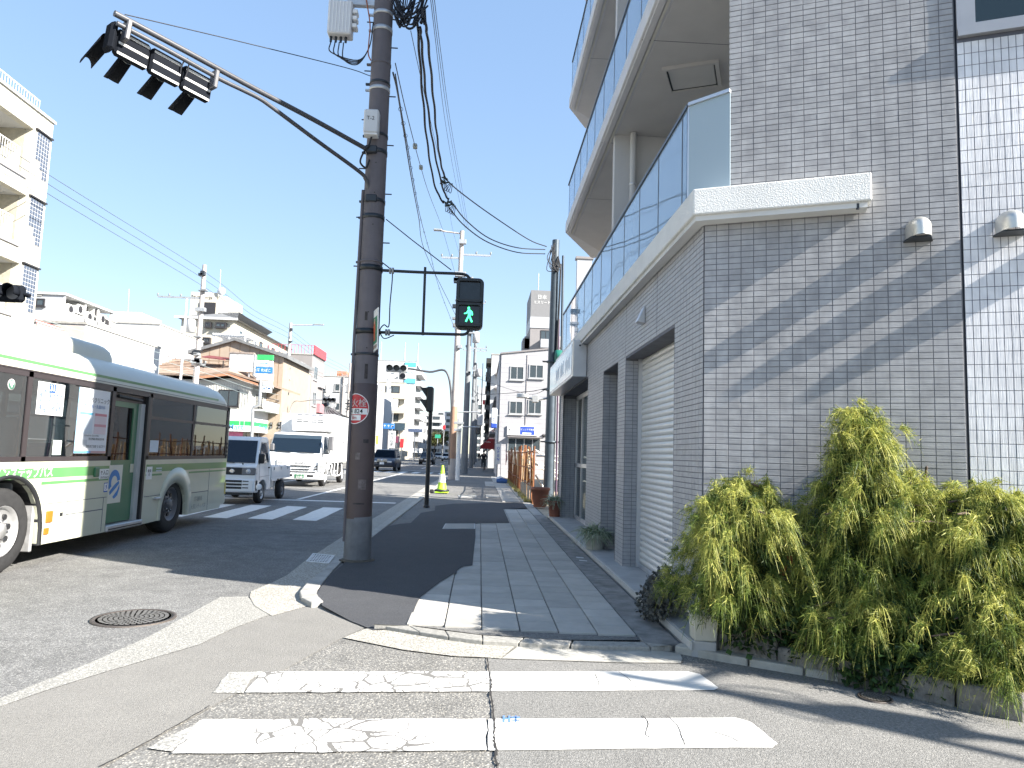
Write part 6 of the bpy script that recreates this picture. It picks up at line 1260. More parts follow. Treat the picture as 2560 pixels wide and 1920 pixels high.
# ---------------------------------------------------------------- cars
def car(name, label, x, y, col, L=4.5, Wd=1.82, Hh=1.6, face=-1, suv=True, plate_=True, grille=True):
    """car with its nose towards -y (face=-1) or +y; parts in local coordinates"""
    t = thing(name, label, 'car', (x, y, 0), 0 if face < 0 else math.pi, None); w = Wd/2
    pm = mat('car_paint_%d' % int(sum(col)*1000), col, .4, .0, var=.05, coat=.25)
    zb = Hh*.62; zs = .28 if not suv else .34
    def ring(y_, hw, z0, z1, crown): return [(-hw, y_, z0), (-hw*1.0, y_, z0+(z1-z0)*.55), (-hw*.95, y_, z1-.03), (-hw*.6, y_, z1+crown), (hw*.6, y_, z1+crown), (hw*.95, y_, z1-.03), (hw, y_, z0+(z1-z0)*.55), (hw, y_, z0)]
    hn = zb-.08
    sts = [ring(0, w*.80, zs+.12, hn-.22, .0), ring(.12, w*.93, zs, hn-.12, .01), ring(.7, w*.99, zs-.05, hn+.0, .03), ring(L*.27, w, zs-.08, zb, .03), ring(L*.6, w, zs-.08, zb+.03, .0), ring(L*.9, w*.98, zs-.04, zb+.05, .0), ring(L*.98, w*.9, zs+.05, zb-.02, .0), ring(L, w*.82, zs+.15, zb-.2, .0)]
    vs = [p for s_ in sts for p in s_]; n = 8
    b = MB().add(vs, [(k*n+i, k*n+(i+1) % n, (k+1)*n+(i+1) % n, (k+1)*n+i) for k in range(len(sts)-1) for i in range(n)]+[tuple(range(n)), tuple(range(len(vs)-n, len(vs)))], True).build('body', pm, t)
    gh = [(L*.24, zb+.01), (L*.40, Hh-.05), (L*.47, Hh), (L*.75, Hh-.02), (L*.88, Hh-.12), (L*.97, zb+.02)]
    rfm = shell([(p[0], p[1]) for p in gh], -w*.90, w*.90, .30, zb); rfm.build('cabin', BLKP, t, .03)
    tp = lambda z: w*.90-max(0, z-zb)*.30
    vs = [(-tp(Hh-.045)+.02, L*.40-.02, Hh-.045), (tp(Hh-.045)-.02, L*.40-.02, Hh-.045), (tp(Hh)-.03, L*.47, Hh+.012), (tp(Hh)-.03, L*.75, Hh-.008), (tp(Hh)-.03, L*.87, Hh-.1), (-tp(Hh)+.03, L*.87, Hh-.1), (-tp(Hh)+.03, L*.75, Hh-.008), (-tp(Hh)+.03, L*.47, Hh+.012)]
    MB().add(vs, [(0, 1, 2, 7), (7, 2, 3, 6), (6, 3, 4, 5)], True).build('roof_panel', pm, t)
    e = .012; zt = Hh-.06
    MB().add([(-tp(zb)+.08, L*.24+.02-e, zb+.03), (tp(zb)-.08, L*.24+.02-e, zb+.03), (tp(zt)-.04, L*.40-e-.005, zt), (-tp(zt)+.04, L*.40-e-.005, zt)], [(0,1,2,3)]).build('windscreen', DGL, t)
    for s_ in (-1, 1):
        MB().add([(s_*(tp(z)+.006), y_, z) for y_, z in ((L*.33, zb+.04), (L*.60, zb+.04), (L*.60, Hh-.10), (L*.44, Hh-.10))], [(0,1,2,3)]).build('side_window', DGL, t); MB().add([(s_*(tp(z)+.006), y_, z) for y_, z in ((L*.62, zb+.04), (L*.88, zb+.06), (L*.80, Hh-.12), (L*.62, Hh-.10))], [(0,1,2,3)]).build('side_window', DGL, t)
        MB().rbox(s_*w*.55-.2, s_*w*.55+.2, -.005, .2, hn-.30, hn-.15, .03).build('headlamp', HEADL, t); MB().rbox(s_*w*.72-.14, s_*w*.72+.14, L-.14, L+.01, zb-.26, zb-.10, .02).build('tail_lamp', mat('tail_red', (.35, .02, .02), .2), t)
        MB().rbox(s_*w-.02 if s_ > 0 else s_*w-.18, s_*w+.18 if s_ > 0 else s_*w+.02, L*.31, L*.31+.08, zb-.0, zb+.15, .02).build('mirror', pm, t)
        for y_ in (L*.19, L*.80): wheel(t, (s_*(w-.10), y_, .34), .34, .22, s_, RIMD, 5)
    if grille: MB().rbox(-w*.40, w*.40, -.03, .06, hn-.36, hn-.12, .02).build('grille', BLKP, t); MB().rbox(-w*.8, w*.8, -.02, .1, zs-.02, zs+.14, .03).build('lower_intake', BLKP, t)
    if plate_:
        for yy in (-.045, L+.005): MB().box(-.165, .165, yy, yy+.02, zs+.16, zs+.33).build('number_plate', SIGNW, t)
    return t
suv = car('car', 'dark blue sport utility car with ribbed grille, right of the thick pole', -7.25, 53.4, (.030, .038, .06), 4.7, 1.92, 1.62)
for i in range(12): x = -.34+i*.062; MB().box(x, x+.022, -.045, -.028, .70, .92).build('grille_bar', CHR, suv)
MB().lathe([(.0, -.06), (.09, -.055), (.09, -.04)], (0, 0, .81), 16, 'y').build('badge', CHR, suv)
car('car', 'black car driving up behind the slim signal post', -6.6, 88, (.02, .022, .028), 4.4, 1.8, 1.55)
car('car', 'dark car seen from behind on the far lane beyond the sport utility car', -12.3, 96, (.018, .02, .024), 4.1, 1.75, 1.55, face=1)
car('car', 'dark minivan on the far lane behind the sport utility car', -12.6, 108, (.02, .022, .026), 4.6, 1.8, 1.85, face=1)
car('car', 'white car far down the street left of the tall pale pole', -6.0, 128, (.6, .62, .64), 4.5, 1.78, 1.45)
car('car', 'distant silver car behind the far white car', -8.8, 150, (.4, .42, .44), 4.5, 1.78, 1.45)
car('car', 'most distant pale car in the traffic at the end of the street', -6.2, 165, (.5, .52, .54), 4.5, 1.78, 1.6)
# ================================================================ buildings across the road
CREAM = mat('cream_render', (.56, .535, .455), .85, var=.06, vs=1.2, bump=.1, streak=.4); WHB = mat('white_render', (.52, .525, .525), .85, var=.06, vs=.8, streak=.4); BEIGE = mat('beige_render', (.54, .50, .42), .85, var=.06, vs=.8, streak=.3)
TANB = mat('tan_render', (.50, .40, .28), .85, var=.08, vs=1); GREYB = mat('grey_render', (.25, .235, .235), .85, var=.08, vs=1, streak=.3); BROWNB = mat('brown_metal_siding', (.37, .30, .235), .6, var=.08, vs=1.5); PINKB = mat('pinkish_render', (.58, .46, .40), .85, var=.06)
WINF = mat('window_frame_dark', (.045, .042, .045), .4, .3, var=.1); WINW = mat('window_frame_pale', (.5, .5, .5), .4, .3, var=.1); GREYP = mat('grey_panel', (.42, .43, .45), .6, var=.06, vs=1, streak=.3)
WGL = glass('window_glass', (.5, .55, .58), .35, .02, 1.5, (.09, .115, .13)); CURT = mat('curtain', (.52, .53, .53), .9, var=.15, vs=6)
RAILW = mat('white_rail', (.7, .7, .7), .5, var=.05); ROOFB = mat('brown_roof_tile', (.33, .245, .19), .8, var=.18, vs=3, bump=.3, bs=12); ROOFG = mat('grey_roof_tile', (.17, .175, .18), .75, var=.2, vs=4, bump=.4, bs=10); REDR = mat('red_rail', (.45, .06, .07), .5, var=.08)
def P2(face, pl, u, z, o=0.):
    if face == 'X': return (pl+o, u, z)
    if face == 'W': return (pl-o, u, z)
    return (u, pl-o, z)
def slabf(mb, face, pl, u0, u1, z0, z1, o0, o1):
    a, b = P2(face, pl, u0, z0, o0), P2(face, pl, u1, z1, o1); return mb.box(min(a[0], b[0]), max(a[0], b[0]), min(a[1], b[1]), max(a[1], b[1]), z0, z1)
def window(par, face, pl, u0, u1, z0, z1, fm=WINF, fw=.06, depth=.05, mull=1, sill=True, curtain=.5, out=0.):
    fr = MB()
    for a, b, c, d in ((u0, u0+fw, z0, z1), (u1-fw, u1, z0, z1), (u0+fw, u1-fw, z0, z0+fw), (u0+fw, u1-fw, z1-fw, z1)): slabf(fr, face, pl, a, b, c, d, .004, depth+out)
    for k in range(mull):
        m = u0+(u1-u0)*(k+1)/(mull+1); slabf(fr, face, pl, m-fw*.4, m+fw*.4, z0+fw, z1-fw, .006, depth*.8+out)
    w = fr.build('window', fm, par)
    pn = MB(); slabf(pn, face, pl, u0+fw, u1-fw, z0+fw, z1-fw, depth*.4+out, depth*.55+out); pn.build('pane', WGL, w)
    if curtain:
        c = MB(); slabf(c, face, pl, u0+fw, u0+fw+(u1-u0-2*fw)*curtain, z0+fw, z1-fw, .005, depth*.3+out); c.build('curtain', CURT, w)
    if out > 0: bk = MB(); slabf(bk, face, pl, u0, u1, z0, z1, .0, .004); 
    if sill: s_ = MB(); slabf(s_, face, pl, u0-.06, u1+.06, z0-.07, z0-.005, .0, depth+.06+out); s_.build('sill', fm, w)
    return w
def railing(par, face, pl, u0, u1, z0, z1, m, step=.12, name='railing', o=0., r=.018):
    t = MB(); slabf(t, face, pl, u0, u1, z1-.04, z1, o-.02, o+.03); slabf(t, face, pl, u0, u1, z0, z0+.04, o-.015, o+.02); ra = t.build(name, m, par)
    n = max(1, int(abs(u1-u0)/step)); bm = MB(); slabf(bm, face, pl, -r/2, r/2, z0+.04, z1-.04, o-.008, o+.008); me = bm.mesh('baluster'); me.materials.append(m)
    for i in range(n+1):
        u = u0+(u1-u0)*i/n; d = (0, u, 0) if face != 'Y' else (u, 0, 0); inst(me, 'baluster', ra, d)
    return ra
def box_building(name, label, x0, x1, y0, y1, h, wall, group=None, parapet=.35, cat='building', roofm=CONC, z0=0):
    t = wthing(name, label, cat, ((x0+x1)/2, (y0+y1)/2, z0), group); MB().box(x0, x1, y0, y1, z0-.05, h).build('wall', wall, t)
    if parapet:
        MB().box(x0-.06, x1+.06, y0-.06, y1+.06, h+.0, h+.12).build('parapet_cap', roofm, t)
    return t
# ---- cream apartment block at the left edge
XA = -18.; kA = crop(0, 0, 300, 711)
def fa_(x, y, X=XA): p = AX(*kA(x, y), X); return p.y, p.z
YA1 = fa_(318, 735)[0]; ZA = fa_(318, 735)[1]; z1_, z2_ = fa_(305, 838)[1], fa_(272, 1220)[1]; FH = z1_-z2_
ap = wthing('apartment_block', 'cream apartment block with stepped glass-block windows at the left edge', 'building', (XA-4, 24, 0))
yb = fa_(200, 765)[0]; pier = MB().box(XA-.3, XA, yb, YA1, -.05, ZA).build('end_pier', CREAM, ap)
MB().box(XA-9, XA-1.7, 6, YA1, -.05, ZA-.1).build('core', CREAM, ap); MB().box(XA-9.1, XA+.08, 6, YA1+.06, ZA, ZA+.10).build('parapet_cap', WHB, ap)
for g_ in range(14): 
    z = ZA-.55*g_-.3
    if g_ % 1 == 0: MB().box(XA-.001, XA+.004, yb, YA1, z, z+.015).build('render_joint', BEIGE, ap)
zo = fa_(200, 765)[1]; zbal = fa_(175, 1050)[1]
RIBT = mat('ribbed_cream_tile', (.46, .43, .35), .8, var=.15, vs=6, bump=.8, bs=30); GLBK = mat('glass_block', (.075, .095, .135), .3, var=.3, vs=14, spec=.3)
for k in range(5):
    dz = -k*FH
    MB().box(XA-.3, XA, 6, yb, zo+dz, (ZA if k == 0 else zbal-.0+dz+FH)).build('spandrel', CREAM, ap)
    MB().box(XA-1.75, XA-.3, 6, yb+.3, zo+dz, zo+dz+.15).build('balcony_ceiling', WHB, ap)
    MB().box(XA-1.7, XA-.301, yb-.02, yb+.001, zbal+dz-.2, zo+dz).build('balcony_side', RIBT, ap)
    for yw in (yb-3.0, yb-6.5, yb-10): window(ap, 'X', XA-1.7, yw, yw+1.9, zbal+dz-.1, zo+dz-.35, WINW, .07, .06, 1, False, .4)
    for zt in (.1, 1.): MB().box(XA-.001, XA+.012, yb+.25, YA1-.22, 0, .02) if False else None
    r_ = railing(ap, 'X', XA-.08, yb-4.2, yb-.55, zbal+dz+.0, zbal+dz+.95, RAILW, .14)
    y0_ = yb-.55; MB().prism([(y0_, zbal+dz-.05), (y0_+.0, zbal+dz+.95), (y0_-.9, zbal+dz-.05)], XA-.10, XA-.06, 'x').build('angled_panel', RAILW, ap)
    MB().box(XA-.16, XA+.06, yb-4.6, yb-.2, zbal+dz-.16, zbal+dz-.06).build('balcony_lip', mat('lip_grey', (.3, .29, .3), .7), ap)
    # stepped glass-block window
    w0, w1 = fa_(220, 780)[0], fa_(305, 838)[0]-.12; ztop = z1_+dz; cw = (w1-w0)/5; ch = cw*.98
    gb = wz = MB(); cols = [8, 8, 10, 12, 12] if False else [7, 7, 9, 11, 11]
    gf = MB()
    for i, nr in enumerate(cols): gf.box(XA+.001, XA+.02, w0+i*cw, w0+(i+1)*cw, ztop-nr*ch, ztop)
    g_ = gf.build('glass_block_window', mat('block_joint', (.45, .46, .48), .7), ap)
    bm = MB().rbox(XA+.015, XA+.035, -cw*.42, cw*.42, -ch*.42, ch*.42, .012).mesh('glass_block'); bm.materials.append(GLBK)
    for i, nr in enumerate(cols):
        for j in range(nr): inst(bm, 'glass_block', g_, (0, w0+(i+.5)*cw, ztop-(j+.5)*ch))
    MB().box(XA, XA+.10, w0-.12, w1+.12, ztop+.02, ztop+.08).build('window_hood', WINF, ap)
railing(ap, 'X', XA-.25, 8, fa_(268, 660)[0], ZA+.1, fa_(270, 597)[1], RAILW, .16)
# ---- white block with air conditioners on its balconies
kB = crop(0, 600, 640, 2212)
def fb_(x, y, X): p = AX(*kB(x, y), X); return p.y, p.z
XB_ = -24.; yb0, zb0 = fb_(560, 480, XB_); yb1, zb1 = fb_(975, 632, XB_); hB = (zb0+zb1)/2
wb = box_building('white_flats', 'white flats with air conditioners crowding an open top balcony', -34, XB_-1.3, yb0+.02, yb1+3, hB-.12, WHB)
MB().box(-34, XB_, yb0, yb0+.12, hB-5, hB).build('gable_wall', GREYP, wb); MB().box(-34.1, XB_+.1, yb0-.1, yb1+.2, hB, hB+.12).build('roof_slab', WHB, wb)
zf = fb_(555, 690, XB_)[1]; MB().box(XB_-1.35, XB_, yb0+.12, yb1, zf-.15, zf+.02).build('balcony_floor', WHB, wb); MB().box(XB_-9, XB_-.05, yb0+.1, yb1, -.05, zf-.15).build('lower_wall', WHB, wb)
for f in (0, .42, .70, 1): y = yb0+.12+(yb1-yb0-.24)*f; MB().box(XB_-.1, XB_-.02, y-.05, y+.05, zf, hB).build('post', WHB, wb)
MB().box(XB_-.06, XB_-.02, yb0+.12, yb1, zf+.02, zf+.55).build('balcony_front', WHB, wb)
acm = mat('air_conditioner_case', (.62, .62, .60), .5, var=.05)
for y, z in ((.12, .15), (.30, .35), (.50, .1), (.62, .5), (.78, .25), (.88, .1)):
    y = yb0+(yb1-yb0)*y; a = MB().rbox(XB_-.5, XB_-.12, y, y+.75, zf+z+.3, zf+z+.9, .03).build('air_conditioner', acm, wb); MB().lathe([(.0, 0), (.22, 0), (.22, .01)], (XB_-.118, y+.3, zf+z+.6), 14, 'x').build('fan', WINF, a)
for f in (.1, .47, .75): window(wb, 'X', XB_-1.3, yb0+(yb1-yb0)*f, yb0+(yb1-yb0)*f+1., zf+.3, hB-.5, WINF, .06, .05, 1, False, .3)
p = AY(*kB(315, 505), yb0-.01); q = AY(*kB(385, 572), yb0-.01); window(wb, 'Y', yb0, p.x, q.x, q.z, p.z, WINF, .07, .06, 0, True, .5)
railing(wb, 'X', XB_+.02, yb0+(yb1-yb0)*.72, yb1, zf-.9, zf+.0, WINF, .13)
# red-striped awning roof and rendered wall below it
rs = wthing('striped_awning', 'red and white striped lean-to roof above the bus roof', 'awning', (-19.5, 33.5, 5)); a, b, c, d = AX(88, 797, -20), AX(93, 812, -19), AX(170, 835, -19), AX(150, 818, -20)
for i in range(4):
    f0, f1 = i/4, (i+1)/4; MB().add([a.lerp(b, f0), d.lerp(c, f0), d.lerp(c, f1), a.lerp(b, f1)]+[p_-Vector((0, 0, .06)) for p_ in (a.lerp(b, f0), d.lerp(c, f0), d.lerp(c, f1), a.lerp(b, f1))], [(0,1,2,3),(7,6,5,4),(0,4,5,1),(1,5,6,2),(2,6,7,3),(3,7,4,0)]).build('stripe_panel', mat('awning_red', (.42, .12, .09), .6) if i % 2 == 0 else WHB, rs)
MB().box(-21, -19.1, a.y, d.y, 0, min(a.z, d.z, b.z, c.z)-.08).build('support_wall', WHB, rs)
# ---- long plain white wall
XC = -20.; yc0, zc0 = fb_(742, 742, XC); yc1, zc1 = fb_(1388, 930, XC); hC = (zc0+zc1)/2
wc_ = box_building('white_warehouse', 'long plain white wall of a low warehouse behind the bus', -30, XC, yc0, yc1, hC, WHB)
MB().box(-24, XC-.02, yc0-.02, yc0+.001, 0, hC-.1).build('end_wall', PINKB, wc_)
for i in range(7): MB().box(XC-.001, XC+.006, yc0+.1, yc1-.1, hC-.8-i*.75, hC-.785-i*.75).build('siding_joint', GREYP, wc_)
for f in (.45, .53, .62): MB().cyl((XC+.05, yc0+(yc1-yc0)*f, 2), (XC+.05, yc0+(yc1-yc0)*f, hC-.3-f), .03, n=8).build('drain_pipe', WHB, wc_)
# ---- white block with grey end
YD = 58.; cxd = AY(400, 812, YD); h = cxd.z
dB = box_building('white_office', 'white flat-roofed block with a grey painted flank behind the warehouse', AY(283, 812, YD).x, cxd.x, YD, YD+9, h, WHB)
MB().box(cxd.x-.01, cxd.x+.02, YD+.4, YD+9, 0, h-.2).build('grey_flank', GREYP, dB)
for i in range(3): q = AY(419+6*i, 847+2*i, YD+4); MB().lathe([(.0, 0), (.12, 0), (.14, .1)], (cxd.x+.02, YD+2+1.3*i, h-2.2), 10, 'x').build('vent_cap', WHB, dB)
window(dB, 'Y', YD, cxd.x-1.1, cxd.x-.6, h-3.6, h-2.9, WINF, .05, .04, 0, True, 0)
pent = AY(282, 778, YD+3), AY(350, 800, YD+3); MB().box(pent[0].x, pent[1].x, YD+3, YD+7, h, pent[0].z).build('roof_house', WHB, dB)
MB().cyl((AY(322, 780, YD+4).x, YD+4, h), (AY(322, 730, YD+4).x, YD+4, AY(322, 722, YD+4).z), .03, n=6).build('aerial', STEEL, dB)
# ---- cream flats with a lettered roof tower
kE = crop(400, 640, 900, 2212); YE_ = 69.
def fe_(x, y, Y=YE_): return AY(*kE(x, y), Y)
ce = fe_(820, 705); le = fe_(240, 690); hE = ce.z
eb = wthing('cream_flats', 'cream flats with bay windows, dark hipped roof and lettered roof tower', 'building', (ce.x-3, YE_+5, 0))
MB().box(le.x, ce.x, YE_, YE_+20, -.05, hE).build('wall', BEIGE, eb)
rfz = MB(); rfz.add([(le.x-.5, YE_-.5, hE), (ce.x+.5, YE_-.5, hE), (ce.x+.5, YE_+20, hE), (le.x-.5, YE_+20, hE), (le.x+4, YE_+4, hE+1.5), (ce.x-3.4, YE_+4, hE+1.5), (ce.x-3.4, YE_+16, hE+1.5), (le.x+4, YE_+16, hE+1.5)], [(0,1,5,4),(1,2,6,5),(2,3,7,6),(3,0,4,7),(4,5,6,7),(3,2,1,0)]); rfz.build('roof', ROOFG, eb)
MB().box(le.x-.5, ce.x+.52, YE_-.52, YE_-.45, hE-.12, hE+.1).build('eave_fascia', WHB, eb)
a, b = fe_(345, 395, YE_+3), fe_(715, 660, YE_+3); tw = MB().box(a.x, b.x-.9, YE_+3, YE_+8, hE, a.z).build('roof_tower', BEIGE, eb); MB().box(b.x-.9, b.x, YE_+3.3, YE_+8, hE, fe_(690, 440, YE_+3).z).build('tower_side', CREAM, tw)
p = fe_(520, 465, YE_+3); text('ルファー21', .36, (p.x-.4, YE_+2.96, p.z), (1, 0, 0), (0, 0, 1), WINF, tw, bold=.02, sx=1.1)
q = fe_(490, 610, YE_+3); MB().box(q.x-.5, q.x+1.1, YE_+2.9, YE_+3, q.z-.9, q.z+.9).build('tower_window', WINF, tw)
MB().lathe([(.0, -.06), (.38, .0), (.42, .06)], (fe_(685, 395, YE_+3).x, YE_+2.8, fe_(685, 395, YE_+3).z), 18, 'y').build('dish', RAILW, eb); MB().cyl((fe_(665, 420, YE_+3).x, YE_+3, hE+2), (fe_(670, 150, YE_+3).x, YE_+3, fe_(670, 150, YE_+3).z), .04, n=6).build('aerial', STEEL, eb)
for x0, y0, x1, y1 in ((515, 735, 575, 795), (630, 740, 740, 800), (490, 905, 565, 970)):
    a, b = fe_(x0, y0), fe_(x1, y1); window(eb, 'Y', YE_, a.x, b.x, b.z, a.z, WINF, .12, .1, 1, True, .55, .3)
XE = ce.x
for i in range(4): 
    y = YE_+1.5+i*4.6; window(eb, 'X', XE, y, y+1.0, hE-2.2, hE-.7, WINW, .1, .06, 0, True, .4); window(eb, 'X', XE, y+2, y+3, hE-3.2, hE-.8, WINF, .1, .06, 0, False, .3)
    MB().box(XE, XE+1., y-.3, y+1.8, hE-3.1, hE-2.3).build('balcony', WHB, eb)
pg = wthing('pergola', 'white slatted pergola frame on the terrace before the cream flats', 'pergola', (fe_(800, 900, 66).x, 66, fe_(800, 960, 66).z)); a, b = fe_(660, 870, 66), fe_(1000, 920, 66)
for i in range(14): x = a.x+(b.x-a.x)*i/13; MB().box(x-.04, x+.04, 64.4, 67.4, a.z-.25, a.z-.1).build('rafter', RAILW, pg)
for y in (64.6, 67.2):
    MB().box(a.x-.2, b.x+.2, y-.05, y+.05, a.z-.36, a.z-.26).build('beam', RAILW, pg)
    for x in (a.x, (a.x+b.x)/2, b.x): MB().box(x-.05, x+.05, y-.05, y+.05, a.z-2.6, a.z-.36).build('post', RAILW, pg)
# ---- brown gabled building with blank billboard
YF_ = 60.
ax_, lx_, rx_ = fe_(840, 940, YF_), fe_(380, 1075, YF_), fe_(1370, 1125, YF_)
gbd = wthing('gabled_building', 'brown metal-clad gabled building with a blank white billboard', 'building', (ax_.x, YF_+4, 0))
MB().prism([(lx_.x, 0), (lx_.x, lx_.z), (ax_.x, ax_.z), (rx_.x, rx_.z), (rx_.x, 0)], YF_, YF_+9, 'y').build('wall', BROWNB, gbd)
for s_, e_ in ((lx_, ax_), (ax_, rx_)): MB().prism([(s_.x-(.4 if s_ is lx_ else 0), s_.z+(-.1 if s_ is lx_ else .0)+.0), (e_.x+(.4 if e_ is rx_ else 0), e_.z+(-.1 if e_ is rx_ else 0)), (e_.x+(.4 if e_ is rx_ else 0), e_.z+.22), (s_.x-(.4 if s_ is lx_ else 0), s_.z+.2)], YF_-.35, YF_+9.2, 'y').build('roof_slope', ROOFG, gbd)
for i in range(9):
    x = lx_.x+(rx_.x-lx_.x)*(i+.5)/9; MB().box(x, x+.05, YF_-.012, YF_, 4, min(ax_.z, (lx_.z+(ax_.z-lx_.z)*(x-lx_.x)/(ax_.x-lx_.x)) if x < ax_.x else (ax_.z+(rx_.z-ax_.z)*(x-ax_.x)/(rx_.x-ax_.x)))-.1).build('panel_seam', mat('brown_seam', (.26, .18, .12), .6), gbd)
MB().box(lx_.x, rx_.x, YF_-.012, YF_, lx_.z-.6, lx_.z-.55).build('panel_seam', mat('brown_seam', (.26, .18, .12), .6), gbd)
a, b = fe_(770, 1075, 57.6), fe_(1020, 1285, 57.6); bb_ = wthing('billboard', 'blank white rectangular billboard on the roof beside the brown gable', 'billboard', ((a.x+b.x)/2, 57.8, b.z)); MB().rbox(a.x, b.x, 57.6, 57.9, b.z, a.z, .03).build('panel', WHB, bb_); MB().box(a.x-.05, b.x+.05, 57.55, 57.95, a.z, a.z+.12).build('cap', mat('cap_brown', (.3, .25, .22), .6), bb_)
for x in (a.x+.3, b.x-.3): MB().box(x-.06, x+.06, 57.75, 57.87, b.z-1.6, b.z).build('leg', STEEL, bb_)
MB().box(b.x+.02, b.x+.9, 57.7, 58.8, b.z-.3, a.z-.1).build('side_return', GREYP, bb_)
a, b = fe_(490, 1120, 58), fe_(735, 1165, 58); sh2 = wthing('rooftop_shelter', 'small dark red lean-to shelter on posts beside the blank billboard', 'shelter', ((a.x+b.x)/2, 58, b.z-1)); MB().add([(a.x, 57.5, a.z), (b.x, 57.5, b.z+.1), (b.x+.2, 59, b.z+.4), (a.x, 59, a.z+.3)]+[(a.x, 57.5, a.z-.08), (b.x, 57.5, b.z+.02), (b.x+.2, 59, b.z+.32), (a.x, 59, a.z+.22)], [(0,1,2,3),(7,6,5,4),(0,4,5,1),(1,5,6,2),(2,6,7,3),(3,7,4,0)]).build('roof', mat('dark_red_sheet', (.18, .05, .05), .6), sh2)
for x in (a.x+.1, b.x-.15): MB().box(x, x+.07, 57.6, 57.67, a.z-1.7, b.z).build('post', WINF, sh2)
# ---- two-storey convenience store house
CX, CY = -18., 56.; kG = crop(440, 880, 900, 1908)
def fg_(x, y, Y=CY): return AY(*kG(x, y), Y)
fs = wthing('convenience_store', 'two-storey pale house with brown tiled roof and green-striped shop fascia', 'building', (CX-4, CY+4, 0))
SIDW = mat('white_corrugated_siding', (.60, .59, .54), .7, var=.06, vs=1); zE = fg_(560, 300).z; xl = fg_(-260, 300).x
zfl = fg_(600, 600).z
MB().box(xl, CX, CY+.0, CY+10, zfl, zE).build('upper_wall', SIDW, fs)
for i in range(38): x = xl+(CX-xl)*i/38; MB().box(x, x+.06, CY-.035, CY, zfl, zE-.15).build('siding_rib', SIDW, fs)
for i in range(46): y = CY+.1+i*.215; MB().box(CX, CX+.03, y, y+.05, zfl, zE-.15).build('siding_rib', SIDW, fs)
pk = fg_(560, 238); lo, ro = fg_(265, 272), fg_(870, 345)
gp = MB().prism([(lo.x-.2, zE-.2), (pk.x, pk.z-.25), (ro.x+.5, zE-.35)], CY-.02, CY+.4, 'y').build('gable', SIDW, fs)
for s_, e_ in ((lo, pk), (pk, ro)):
    MB().prism([(s_.x, s_.z-.1), (e_.x, e_.z-.1), (e_.x, e_.z+.08), (s_.x, s_.z+.08)], CY-.55, CY-.45, 'y').build('verge', mat('copper_verge', (.45, .22, .13), .5), fs)
RB = MB(); ridz = fg_(240, 108, CY+5).z
RB.add([(lo.x-5, CY-.5, lo.z+.1), (lo.x, CY-.5, lo.z+.1), (pk.x, CY-.5, pk.z+.1), (ro.x+.6, CY-.5, ro.z+.05), (ro.x+.6, CY+10, ro.z+.05), (pk.x-1.5, CY+5, ridz), (lo.x-5, CY+5, ridz), (lo.x-5, CY+10, lo.z)], [(0,1,2,5,6),(2,3,4,5),(5,4,7,6),(0,6,7)]); ro_ = RB.build('tiled_roof', ROOFB, fs); so_ = ro_.modifiers.new('s', 'SOLIDIFY'); so_.thickness = .16; so_.offset = 1
for i in range(9):
    f = (i+.5)/9; MB().tube([(lo.x-5, CY-.5+5.5*f, lo.z+.15+(ridz-lo.z)*f+.1), (pk.x-1.5*f-(1-f)*.0-2.*(1-f), CY-.5+5.5*f, lo.z+.15+(ridz-lo.z)*f+.1)], .05, 5).build('tile_course', ROOFB, fs)
a, b = fg_(450, 388), fg_(648, 568); window(fs, 'Y', CY-.035, a.x, b.x, b.z, a.z, WINF, .07, .05, 1, True, .95)
for y in (CY+1.2, CY+4.6, CY+7.4): window(fs, 'X', CX, y, y+1.7, zfl+.15, zE-.9, WINF, .08, .05, 1, True, .5)
zA_, zB_ = fg_(600, 712).z, fg_(600, 822).z
MB().box(xl, CX-.4, CY+.3, CY+10, -.05, zfl).build('ground_floor', mat('shop_wall', (.45, .42, .36), .8), fs)
fz = MB().box(xl+2, CX+.25, CY-.3, CY+10.2, zB_, zfl).build('fascia', mat('fascia_white', (.80, .80, .80), .5, var=.04), fs)
GREENF = mat('shop_green', (.04, .40, .12), .45); 
MB().box(xl+2.0, CX+.255, CY-.306, CY-.3005, zA_-.36, zA_-.02).build('green_stripe', GREENF, fz); MB().box(CX+.2505, CX+.256, CY-.3, CY+10, zA_-.36, zA_-.02).build('green_stripe', GREENF, fz)
for x in (CX-.62, CX-.28): MB().box(x, x+.05, CY-.312, CY-.3065, zA_-.36, zA_-.02).build('stripe_gap', WHB, fz)
FB = mat('shop_blue', (.10, .33, .55), .5); p = fg_(565, 778, CY-.3); text('FamilyMart', .62, (p.x-.4, CY-.306, p.z), (1, 0, 0), (0, 0, 1), FB, fz, bold=.01); text('FamilyMart', .62, (CX+.257, CY+3.2, zB_+.35), (0, 1, 0), (0, 0, 1), FB, fz, bold=.01)
MB().box(CX, CX+1.1, CY, CY+10.2, zfl, zfl+.12).build('balcony_floor', WHB, fs); MB().box(CX+1.04, CX+1.1, CY, CY+10.2, zfl+.12, zfl+.8).build('balcony_front', WHB, fs); railing(fs, 'X', CX+1.06, CY, CY+10.2, zfl+.8, zfl+1.1, WINF, .5)
pn_ = MB().box(fg_(560, 830).x-.2, fg_(690, 870).x, CY-.02, CY+.05, fg_(600, 872).z, fg_(600, 828).z).build('pink_banner', mat('pink_banner', (.72, .2, .32), .6, var=.2, vs=4), fs)
for i in range(6):
    y = CY+.7+i*1.55; MB().box(CX-.42, CX-.34, y, y+1.35, .2, zB_-.1).build('shop_window', WGL, fs); MB().box(CX-.45, CX-.3, y+1.36, y+1.5, .0, zB_).build('pillar', WHB, fs)
